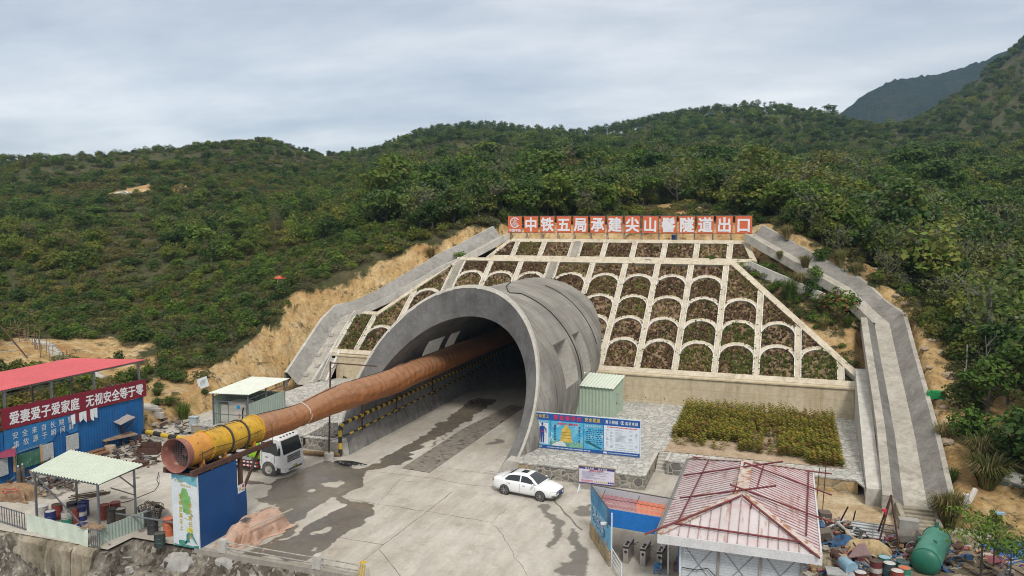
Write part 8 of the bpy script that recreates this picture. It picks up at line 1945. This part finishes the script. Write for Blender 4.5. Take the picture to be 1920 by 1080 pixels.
G_GREEN=grass_mesh('blades',200,300,LM['mid'],LM['olive']);G_STRAW=grass_mesh('blades',201,300,M_STRAW,LM['olive']);G_MIX=grass_mesh('blades',202,320,LM['olive'],M_STRAW)
M_REDLF=leafmat('red_leaves',[(0,(.10,.02,.015)),(.5,(.17,.035,.025)),(1,(.2,.09,.04))])
_laz=(az[0],az[1]-az[0]);_lrr=(math.log(rr[0]),math.log(rr[1])-math.log(rr[0]))
def soil_at(u,v):
 X,Y=to_cam(u,v);a=np.arctan2(X,Y);r_=np.hypot(X,Y)
 i=np.clip(((np.log(r_)-_lrr[0])/_lrr[1]).round().astype(int),0,nr-1);j=np.clip(((a-_laz[0])/_laz[1]).round().astype(int),0,na-1)
 return TS[i,j]
def works_dist(u,v):
 l=np.interp(v,LB[:,0],LB[:,1]);r=np.interp(v,RB[:,0],RB[:,1])
 return np.maximum(np.maximum(l-u,u-r),np.where(v>95.5,v-95.5,-99))
def proj_np(u,v,z):
 X,Y=to_cam(u,v);zz_=z-HCAM;f=Y*math.cos(PITCH)-zz_*math.sin(PITCH);up=Y*math.sin(PITCH)+zz_*math.cos(PITCH)
 return PX0+FOC*X/f,PY0-FOC*up/f,f
def scatter(r0,r1,sp,seed,lim=37):
 """jittered points between two distances, spacing sp"""
 r_=np.random.default_rng(seed);n=int((r1*r1-r0*r0)*math.radians(2*lim)/2/(sp*sp))
 r=np.sqrt(r_.uniform(r0*r0,r1*r1,n));a=np.radians(r_.uniform(-lim,lim,n));return to_world(r*np.sin(a),r*np.cos(a))
P_ALL=[]
vr=np.random.default_rng(77)
def put(u,v,h,k,wf,sink=.05):
 z=ground_z(u,v)-sink*h;P_ALL.append(np.stack([u,v,z,h,k.astype(float),wf],-1))
CLEAR=[hit(1252,390),hit(1222,394),hit(1290,398)]+[hit(228,362),hit(255,358)]
CLEAR=[(q[0],q[1])for q in CLEAR]
def choose(opts,probs,n):return np.array(opts)[vr.choice(len(opts),p=np.array(probs)/sum(probs),size=n)]
for r0,r1,sp,st in((52,90,1.55,1),(90,135,2.0,2),(135,210,2.9,3),(210,330,3.7,4),(330,520,4.5,5),(520,800,6.0,6)):
 u,v=scatter(r0,r1,sp,300+st)
 s=soil_at(u,v);w=works_dist(u,v);ok=(w>.9)&(s+.45*vr.random(len(u))<.72)&~((u>12)&(v<50)&(u<22)&(vr.random(len(u))<.9))&~((u<-49)&(v<50)&(u>-56))
 ok&=(v>33)
 u,v=u[ok],v[ok];z=ground_z(u,v);x,y,f=proj_np(u,v,z)
 near_left=(x<900)&(f<128)&(x<780-0*f);knoll=(((x-830)/165)**2+((f-345)/62)**2<1);crest_l=(x<640)&(f>285)
 cl=fbm(u*.045,v*.045,401,4);cl2=fbm(u*.11+7,v*.11,402,3);n=len(u)
 rid_=np.interp(x,[640,700,940,1100,1300,1450,1640,1700],[490,500,540,540,600,620,620,640]);kp=~((x>660)&(x<1620)&(abs(f-rid_)<32)&(vr.random(n)<.72));u,v,z,x,y,f,cl,cl2,near_left,knoll,crest_l=[q_[kp]for q_ in(u,v,z,x,y,f,cl,cl2,near_left,knoll,crest_l)];n=len(u)
 kk=choose(T_ROUND+T_LIME+T_OLIVE+T_GREY,[3.2,3.4,2.6,2.0,.25,1.1,1.0,.8,.8],n);hh=vr.uniform(2.6,6.8,n)*(.70+.60*cl2);wf=vr.uniform(.85,1.3,n)
 hh=np.where((f>330),hh*0.85,hh);hh=np.where(vr.random(n)<.07,hh*1.5,hh)
 gl=(cl>.55)&(f<330);kk=np.where(gl&(vr.random(n)<.6),choose(T_OLIVE+T_GREY,[1,1,1.2,1.2],n),kk)
 lf=(x<700)&~near_left;kk=np.where(lf&(vr.random(n)<.5),choose(S_ROUND+T_OLIVE,[1,1.4,1,1,.8,.8],n),kk);hh=np.where(lf,vr.uniform(1.9,4.4,n)*(.7+.6*cl2),hh)
 nl=near_left;kk=np.where(nl,choose(S_ROUND+S_SCRUB+T_LIME,[2.1,1.9,1.6,1.5,1.5,1.3,1.0,.12],n),kk);hh=np.where(nl,vr.uniform(.8,2.1,n)*(.65+.7*cl2),hh);wf=np.where(nl,vr.uniform(.9,1.35,n),wf)
 sc_m=knoll|(crest_l&(cl>.47))|((x<640)&(f>150)&(cl>.56));kk=np.where(sc_m,choose(S_SCRUB+S_ROUND[1:3],[2.4,1.4,1.6,.5,.6],n),kk);hh=np.where(sc_m,vr.uniform(1.2,2.6,n),hh);wf=np.where(sc_m,vr.uniform(1.2,1.9,n),wf)
 rb_=(x>1420)&(f<95);hh=np.where(rb_,hh*.85,hh)
 close=works_dist(u,v)<4.0;kk=np.where(close&(vr.random(n)<.7),choose(S_ROUND+S_SCRUB,[1]*7,n),kk);hh=np.where(close,np.minimum(hh,vr.uniform(.8,2.2,n)),hh)
 clr=(u>-34)&(u<-2)&(v<103);hh=np.where(clr,np.minimum(hh,vr.uniform(.8,1.8,n)),hh);kk=np.where(clr,choose(S_ROUND+S_SCRUB,[1]*7,n),kk)
 for q in CLEAR:
  d_=np.hypot(u-q[0],(v-q[1])*.8);keep_=d_>6.5;corr=(abs(u-q[0]*v/q[1])<6.0)&(v<q[1])&(v>90)
  hh=np.where(corr,np.minimum(hh,.75),hh);kk=np.where(corr,S_SCRUB[1],kk);keep_|=vr.random(len(u))<.06
  u,v,hh,kk,wf=u[keep_],v[keep_],hh[keep_],kk[keep_],wf[keep_]
 put(u,v,hh,kk,wf)
 if st<=4:
  u,v=scatter(r0,r1,sp*.82,500+st);s=soil_at(u,v);w=works_dist(u,v);ok=(w>.5)&(s+.5*vr.random(len(u))<.8)&(v>33)&~((u<-49)&(v<50)&(u>-56))&~((u>12)&(v<50)&(u<22)&(vr.random(len(u))<.85));u,v=u[ok],v[ok];n=len(u)
  hh=vr.uniform(.5,1.3,n)*(1+.35*(st-1));put(u,v,hh,choose(S_SCRUB+S_ROUND,[1.6,1.6,1.2,.5,.6,.7,.5],n),vr.uniform(1.1,1.8,n))
u,v=scatter(440,640,4.3,600,26);z=ground_z(u,v);x,y,f=proj_np(u,v,z)
X_,Y_=to_cam(u,v);rid=np.interp(x,[640,700,940,1100,1300,1450,1640,1700],[490,500,540,540,600,620,620,640])
ok=(x>660)&(x<1640)&(abs(f-rid)<np.where(x<1250,34,26))&(fbm(u*.03,v*.03,610)>.30);u,v,n=u[ok],v[ok],int(ok.sum())
put(u,v,vr.uniform(9.0,12.5,n)*np.clip((x[ok]-620)/160,.55,1),choose(T_EUC,[1,1],n),vr.uniform(.9,1.3,n))
P_ALL=np.concatenate(P_ALL)
x,y,f=proj_np(P_ALL[:,0],P_ALL[:,1],P_ALL[:,2]+P_ALL[:,3]*.6)
infr=(x>-260)&(x<2180)&(f>0)&(y>-150)
P_ALL=P_ALL[infr];x,y,f=x[infr],y[infr],f[infr]
inside_frame=(x>-10)&(x<1930)&(y<1075)
size=P_ALL[:,3]/f*np.where(inside_frame,1,0)
what=np.array([KIND[int(k)][0]for k in P_ALL[:,4]])
single_mask=np.zeros(len(P_ALL),bool)
for w_,cap in(('tree',300),('shrub',300),('scrub',300),('eucalyptus',300)):
 idx=np.nonzero((what==w_)&inside_frame)[0];idx=idx[np.argsort(-size[idx])][:cap];single_mask[idx]=True
PROTO={}
NAMES={'tree':('hillside_tree','tree','crown','trunk'),'shrub':('hillside_shrub','shrub','foliage','stem'),'scrub':('low_scrub','scrub','foliage','stem'),'eucalyptus':('eucalyptus_tree','tree','crown','trunk')}
TONE={}
for ks,word in((T_ROUND[:1],'mid green leafy'),(T_ROUND[1:2],'dark green dense'),(T_ROUND[2:3],'rounded green'),(T_ROUND[3:4],'dull dark green'),(T_LIME,'bright lime green'),(T_OLIVE,'olive green'),(T_GREY,'thin greyish twiggy'),(T_EUC,'tall slim pale trunked'),(S_ROUND[:1],'fresh green'),(S_ROUND[1:2],'dark green'),(S_ROUND[2:3],'olive'),(S_ROUND[3:4],'green and olive'),(S_SCRUB[:1],'brownish'),(S_SCRUB[1:2],'olive brown'),(S_SCRUB[2:],'greyish')):
 for k in ks:TONE[k]=word
def where_txt(px,ff):
 if px<640:return 'on the hillside left of the tunnel' if ff<135 else 'high on the left hill'
 if px<960:return 'on the slope behind the left of the lattice' if ff<200 else 'on the far wooded slope in the middle'
 if px<1420:return 'in the wood above the orange sign'
 return 'on the slope right of the drainage chute' if ff<130 else 'in the wood on the right hill'
for i in np.nonzero(single_mask)[0]:
 u,v,z,h,k,wf=P_ALL[i];k=int(k);w_,cm,tm=KIND[k];nm=NAMES[w_]
 lab='%s %s %s'%(TONE[k],{'tree':'tree','shrub':'shrub','scrub':'scrub bush','eucalyptus':'eucalyptus'}[w_],where_txt(x[i],f[i]))
 rt=bpy.data.objects.new(nm[0],None);COL.objects.link(rt);rt.empty_display_size=.2
 rt.location=(u,v,z);rt.rotation_euler=(0,0,float(vr.uniform(0,6.28)));rt.scale=(h*wf,h*wf,h);tag(rt,lab,nm[1],lab)
 for part_,me in((nm[2],cm),(nm[3],tm)):
  o=bpy.data.objects.new(part_,me);COL.objects.link(o);o.parent=rt
def gn_scatter(name,label_kind,rows,kinds):
 col=bpy.data.collections.new(name+'_kinds');order={}
 for q,k in enumerate(sorted(kinds)):
  w_,cm,tm=KIND[k];bm_=bmesh_join(cm,tm);o=bpy.data.objects.new('%s_kind_%02d'%(name,q),bm_);col.objects.link(o);order[k]=q
 me=bpy.data.meshes.new(name);me.from_pydata([tuple(r[:3])for r in rows],[],[])
 a=me.attributes.new('pick','INT','POINT');a.data.foreach_set('value',np.array([order[int(r[4])]for r in rows],np.int32))
 a=me.attributes.new('size','FLOAT_VECTOR','POINT');a.data.foreach_set('vector',np.stack([rows[:,3]*rows[:,5],rows[:,3]*rows[:,5],rows[:,3]],-1).astype(np.float32).ravel())
 a=me.attributes.new('turn','FLOAT_VECTOR','POINT');a.data.foreach_set('vector',np.stack([vr.normal(0,.06,len(rows)),vr.normal(0,.06,len(rows)),vr.uniform(0,6.28,len(rows))],-1).astype(np.float32).ravel())
 ob=bpy.data.objects.new(name,me);COL.objects.link(ob);ob['kind']='stuff'
 ng=bpy.data.node_groups.new(name+'_scatter','GeometryNodeTree');ng.interface.new_socket('Geometry',in_out='INPUT',socket_type='NodeSocketGeometry');ng.interface.new_socket('Geometry',in_out='OUTPUT',socket_type='NodeSocketGeometry')
 N=ng.nodes;gi,go=N.new('NodeGroupInput'),N.new('NodeGroupOutput');ip=N.new('GeometryNodeInstanceOnPoints');ci=N.new('GeometryNodeCollectionInfo')
 ci.inputs['Collection'].default_value=col;ci.inputs['Separate Children'].default_value=True;ci.inputs['Reset Children'].default_value=True
 def na_(nm,ty):q=N.new('GeometryNodeInputNamedAttribute');q.data_type=ty;q.inputs['Name'].default_value=nm;return q.outputs['Attribute']
 L=ng.links;L.new(gi.outputs[0],ip.inputs['Points']);L.new(ci.outputs[0],ip.inputs['Instance']);ip.inputs['Pick Instance'].default_value=True
 L.new(na_('pick','INT'),ip.inputs['Instance Index']);L.new(na_('turn','FLOAT_VECTOR'),ip.inputs['Rotation']);L.new(na_('size','FLOAT_VECTOR'),ip.inputs['Scale']);L.new(ip.outputs[0],go.inputs[0])
 md=ob.modifiers.new('scatter','NODES');md.node_group=ng
 return ob
def bmesh_join(a,b):
 mb=MB();mats=list(a.materials)+list(b.materials);off=len(a.materials);tint=[]
 at=a.attributes['tint'].data
 for p_ in a.polygons:tint.append(at[p_.index].value)
 va=[v_.co[:]for v_ in a.vertices];vb=[v_.co[:]for v_ in b.vertices]
 mb.add(va,[tuple(p_.vertices)for p_ in a.polygons]);mb.m=[p_.material_index for p_ in a.polygons]
 mb.add(vb,[tuple(p_.vertices)for p_ in b.polygons],off);tint+=[.5]*len(b.polygons)
 me=mesh_of('plant',mb,mats);q=me.attributes.new('tint','FLOAT','FACE');q.data.foreach_set('value',np.array(tint,np.float32));return me
rest=~single_mask
tr_m=rest&((what=='tree')|(what=='eucalyptus'));un_m=rest&((what=='shrub')|(what=='scrub'))
o=gn_scatter('woodland','',P_ALL[tr_m],set(P_ALL[tr_m][:,4].astype(int)));tag(o,'dense green wood covering the hills far behind','woodland')
o=gn_scatter('undergrowth','',P_ALL[un_m],set(P_ALL[un_m][:,4].astype(int)));tag(o,'mixed low undergrowth covering the hillsides between the trees','undergrowth')
print('plants',len(P_ALL),'singles',int(single_mask.sum()))
def plant(name,label,cat,p_,h,wf,crown,trunk=None,cn='foliage',tn='stem',rz=None,group=None):
 rt=bpy.data.objects.new(name,None);COL.objects.link(rt);rt.location=tuple(map(float,p_));rt.scale=(h*wf,h*wf,h);rt.rotation_euler=(0,0,vr.uniform(0,6)if rz is None else rz);tag(rt,label,cat,group)
 o=bpy.data.objects.new(cn,crown);COL.objects.link(o);o.parent=rt
 if trunk:o=bpy.data.objects.new(tn,trunk);COL.objects.link(o);o.parent=rt
 return rt
def onpl(x,y):q=PLN(x,y);return q+np.array((0,0,-.45))
for px,h,wf,me,lab in(((1478,560),2.6,.8,G_GREEN,'tall green reed clump beside the lattice edge below the ditch wall'),((1497,535),2.0,.9,G_STRAW,'straw coloured reed clump beyond the ditch wall'),((1510,500),1.8,.9,G_MIX,'reed clump with brown plumes against the upper chute'),((1545,610),1.3,1.2,G_MIX,'low olive grass clump under the red leaved bush'),((1590,605),1.2,1.3,G_GREEN,'low green grass clump at the bend of the chute'),((1462,478),1.0,1.0,G_MIX,'small grass clump right of the upper lattice')):
 plant('reed_clump',lab,'reeds',onpl(*px),h,wf,me,cn='blades')
RB_=crown_mesh('foliage',700,[(0,0,.5,.5,.4,.4),(.4,.1,.45,.4,.35,.35),(-.35,0,.5,.35,.3,.35),(.1,-.2,.7,.35,.3,.3)],520,.07,LM['mid'],M_REDLF,.22)
plant('red_leaf_bush','leafy bush with red leaves between the lattice edge and the right chute','bush',onpl(1570,588),2.9,1.05,RB_,KIND[S_ROUND[0]][2])
for px,h,lab,k in(((1522,548),1.9,'dark green bush at the foot of the ditch wall',S_ROUND[1]),((1530,520),1.7,'green bush above the ditch wall near the upper chute',S_ROUND[0]),((1495,590),1.0,'low olive bush beside the right lattice edge',S_ROUND[2]),((1600,570),1.6,'dark green bush right of the red leaved bush',S_ROUND[1]),((1450,500),.9,'small green bush beside the end of the walkway',S_ROUND[3])):
 plant('slope_bush',lab,'bush',onpl(*px),h,1.1,KIND[k][1],KIND[k][2])
r_=np.random.default_rng(55);rows=[]
for _ in range(260):
 v=r_.uniform(74,89);ul=-5.2+(85.1-v)*1.0+.9;ur=(6.0 if v<79.5 else 6.0-(v-79.5)*1.05)-.3
 if ur>ul:
  u=r_.uniform(ul,ur);bare=v<78.5
  if bare and r_.random()<.85:continue
  rows.append((u,v,float(base_h(np.array(u),np.array(v)))-.47,r_.uniform(.4,.9),r_.choice(S_SCRUB+S_ROUND[:1]),r_.uniform(1.1,1.8)))
o=gn_scatter('slope_undergrowth','',np.array(rows),set(int(r[4])for r in rows));tag(o,'brownish weeds on the slope between the lattice and the right chute','weeds')
pq=PV(862,492,86.5);plant('bush','yellow green bush at the left end of the walkway','bush',(pq[0],86.5,13.25),1.1,1.3,crown_mesh('foliage',710,[(0,0,.4,.5,.45,.4),(.3,0,.45,.3,.3,.35),(-.3,.1,.4,.3,.3,.3)],260,.09,LM['lime'],LM['mid'],.2),KIND[S_ROUND[0]][2])
for px,z,h,wf,me,lab in(((1778,990),0,2.3,1.1,G_MIX,'large olive grass clump right of the outfall steps'),((1850,915),None,2.2,1.5,G_MIX,'wide drooping grass clump on the right bank above the white cabinet'),((1836,870),None,2.0,1.2,G_STRAW,'straw coloured grass clump on the right bank'),((1768,830),None,1.5,1.1,G_STRAW,'dry brown grass clump beside the chute edge'),((1785,905),None,1.0,1.2,G_GREEN,'short green grass clump beside the chute end'),((345,795),None,2.2,.8,G_GREEN,'tall green grass clump behind the distribution box'),((318,760),None,.9,1.6,G_GREEN,'low bright green grass clump at the foot of the left bank'),((295,742),None,.8,1.8,G_GREEN,'low bright green grass clump higher on the left bank'),((900,458),None,1.7,.9,G_STRAW,'straw coloured grass clump above the left chute end'),((808,485),None,1.6,1.0,G_STRAW,'straw coloured grass clump above the middle of the left chute'),((1475,450),None,1.8,.9,G_STRAW,'straw coloured grass clump above the right chute top'),((1577,500),None,2.0,.7,G_MIX,'tall plumed grass clump above the right chute'),((1605,515),None,1.4,.7,G_STRAW,'short plumed grass clump on the bank above the right chute')):
 p_=G(*px,z)if z is not None else hit(*px);plant('grass_clump',lab,'grass clump',p_,h,wf,me,cn='blades')
FT=crown_mesh('crown',720,[(0,0,.80,.34,.34,.12),(.3,.1,.72,.3,.26,.10),(-.3,-.05,.70,.3,.26,.10),(.1,-.25,.66,.28,.26,.10),(-.1,.25,.9,.24,.24,.1),(.45,0,.58,.22,.2,.08)],900,.035,LM['mid'],LM['lime'],.35,tilt=.35,slim=.5)
FTT=trunk_mesh('trunk',721,.85,.014,9,M_BARK,twigs=4,spread=.6)
plant('small_tree','small feathery green tree standing in front of the green tank','tree',(*gpt(1838,1085),0),3.4,1.0,FT,FTT,'crown','trunk',rz=.4)
plant('small_tree','lower feathery green tree right of the taller one in the right corner','tree',(*gpt(1895,1100),0),2.6,1.1,FT,FTT,'crown','trunk',rz=2.2)
plant('small_tree','young green sapling by the lamp post in the right corner','tree',(*gpt(1862,1000),0),1.5,.7,KIND[S_ROUND[0]][1],KIND[S_ROUND[0]][2],'crown','trunk')
x0_,y0_=gpt(1862,1072);lp=thing('lamp_post','thin dark lamp post with a small flood lamp in the right corner','lamp post',(x0_,y0_,0));b=MB();b.bar((x0_,y0_,0),(x0_,y0_,3.1),.06);obj('post',b,M_RUST,lp);b=MB();b.box((x0_+.15,y0_-.1,3.15),(.4,.2,.1),rz=.2);obj('lamp_head',b,D_LB,lp)
for px,h,wf,k,lab in(((1830,690),3.8,1.2,T_OLIVE[0],'big olive green tree on the right bank beside the chute'),((1795,660),2.6,1.2,S_ROUND[1],'dark green bush on the right bank above the rocks'),((1850,780),4.2,1.1,T_ROUND[0],'leafy green tree on the right bank above the drooping grass'),((1815,830),2.6,1.3,S_ROUND[0],'fresh green bush low on the right bank'),((1875,700),4.0,1.2,T_ROUND[1],'dark leafy tree behind the olive tree on the right bank'),((1890,760),3.2,1.3,T_GREY[0],'greyish twiggy tree at the right edge of the bank'),((1800,770),2.4,1.2,S_ROUND[2],'olive bush beside the tall straight pole')):
 plant('bank_tree',lab,'tree',hit(*px),h,wf,KIND[k][1],KIND[k][2],'crown','trunk')
DT=trunk_mesh('trunk',730,1.0,.012,14,M_TWIG,twigs=9,spread=.34)
for px,h,lab in(((1430,405),5.2,'bare grey tree right above the end of the orange sign'),((1455,402),4.4,'bare grey tree just right of the tallest bare tree'),((1482,418),3.6,'low bare grey tree by the top of the right chute'),((1195,372),4.8,'bare grey tree behind the middle of the orange sign'),((1850,735),4.2,'bare grey tree on the right bank beside a straight pole'),((1330,380),3.6,'bare grey tree on the slope above the orange sign')):
 p_=hit(*px);rt=bpy.data.objects.new('bare_tree',None);COL.objects.link(rt);rt.location=tuple(p_);rt.scale=(h*.9,h*.9,h);rt.rotation_euler=(0,0,vr.uniform(0,6));tag(rt,lab,'tree');o=bpy.data.objects.new('trunk',DT);COL.objects.link(o);o.parent=rt
plant('hillside_tree','bright green leafy tree above the middle of the orange sign','tree',hit(1158,372),6.0,.8,KIND[T_LIME[0]][1],KIND[T_LIME[0]][2],'crown','trunk')
plant('hillside_tree','light green round tree at the left end of the orange sign','tree',hit(1000,405),3.6,1.0,KIND[T_LIME[0]][1],KIND[T_LIME[0]][2],'crown','trunk')
for px,h,lab in(((1811,700),2.3,'short straight grey pole in the shrubs of the right bank'),((1851,690),2.4,'straight grey pole among the trees right of the chute'),((1805,768),3.0,'tall straight grey pole in front of the right bank trees')):
 p_=hit(*px);b=MB();b.bar(p_-(0,0,.3),p_+(0,0,h),.09);single('pole',lab,'pole',b,M_BARKP,tuple(p_))
b=MB();rows=[]
for i in range(31):
 t_=i/30;rows.append([(-8.05+12.2*s,56.6+14.0*t_,1.006+.05*fbm(np.array(s*14),np.array(t_*14),3))for s in np.linspace(0,1,31)])
b.grid(rows);M_BED,t=newmat('bed_soil');p=t.pos();c=t.ramp(t.noise(p,.8,7,.65),[(.3,(.26,.18,.11)),(.6,(.42,.32,.22))]);t.base(t.mix(1.0,c,t.ramp(t.noise(p,6,5,.7),[(.3,.7),(.7,1.15)]),'MULTIPLY'));t.rough(1.0);t.bump(t.noise(p,9,5,.7),.6,.06)
struct('bed_ground',b,M_BED)
M_BEDL=leafmat('bed_leaves',[(0.0,(.19,.07,.028)),(0.2,(.16,.10,.022)),(0.5,(.14,.155,.02)),(0.8,(.22,.23,.026)),(1.0,(.34,.20,.035))],trans=.2,rnd=False)
b=MB();tint=[];r_=np.random.default_rng(66)
for i in range(36):
 for j in range(40):
  u=-7.9+11.9*(i+r_.uniform(-.35,.35))/35;v=56.8+13.6*(j+r_.uniform(-.3,.3))/39;s,q=(u+8)/12,(v-56.6)/14
  if v<58.2+(s*.0)and s<.55 and r_.random()<.97:continue
  if q<.28 and s<.42 and r_.random()<.8:continue
  if .50<s<.66 and q<.62 and r_.random()<.72 and not(.53<s<.56):continue
  if q<.10 and s<.8:continue
  den=fbm(np.array(u*.5),np.array(v*.5),88);
  if den<.3 and r_.random()<.6:continue
  h=r_.uniform(.55,1.0)*(.75+.5*den)*(1.15 if q>.6 else .9);base_t=.25+.5*den+r_.normal(0,.1)
  for k in range(16):
   z=h*(.12+.88*k/15);an=k*2.4+r_.uniform(-.5,.5);d=np.array((math.cos(an),math.sin(an),0));w=.30*(1.05-.55*k/15)
   c_=np.array((u,v,1.02+z));sd=np.array((-d[1],d[0],0))*.10
   b.add([c_,c_+d*w*.55-sd+(0,0,.05),c_+d*w+(0,0,.06),c_+d*w*.55+sd+(0,0,.06)],[(0,1,2,3)]);tint.append(float(np.clip(base_t+r_.normal(0,.2)+(.2 if k>13 else 0)-(.4 if r_.random()<.16 else 0),0,1)))
bed=obj('bedding_plants',b,M_BEDL);set_tint(bed,tint);bed['kind']='stuff';tag(bed,'yellow green bed of upright bushy plants on the stone terrace','plants')
hz=MB();hz.bb((-1760,-420,-16),(1760,1900,400));m=bpy.data.materials.new('air');m.use_nodes=True;N=m.node_tree.nodes;N.clear()
o_=N.new('ShaderNodeOutputMaterial');pv_=N.new('ShaderNodeVolumePrincipled');pv_.inputs['Color'].default_value=(.50,.74,1.0,1);pv_.inputs['Density'].default_value=0.00014;pv_.inputs['Anisotropy'].default_value=0.2
m.node_tree.links.new(pv_.outputs[0],o_.inputs['Volume'])
haze=obj('haze',hz,m);haze['kind']='stuff';haze['label']='thin blue haze in the air over the far hills';haze['category']='haze'
b=MB();r_=np.random.default_rng(101)
for _ in range(420):
 u=r_.uniform(-50,-19);i=int(np.clip((u+62)/45*299,0,299));v=r_.uniform(27,33.2);j=int(np.clip((v-18)/15.6*119,0,119));s_=.07+.28*r_.random()**3
 if v>edge[j,i]-.25:continue
 b.box((ru_[i],rv_[j],RZ[j,i]+s_*.2),(s_*r_.uniform(.8,1.8),s_,s_*r_.uniform(.5,.9)),int(r_.integers(3)),ax=np.linalg.qr(r_.normal(size=(3,3)))[0])
o=obj('loose_stones',b,[bpy.data.materials['broken_stone'],M_ROCK,pm('dark_stone',(.07,.06,.05),(.12,.1,.085),scale=3)]);o['kind']='stuff';tag(o,'loose grey and pale stones strewn over the rubble slope','stones')
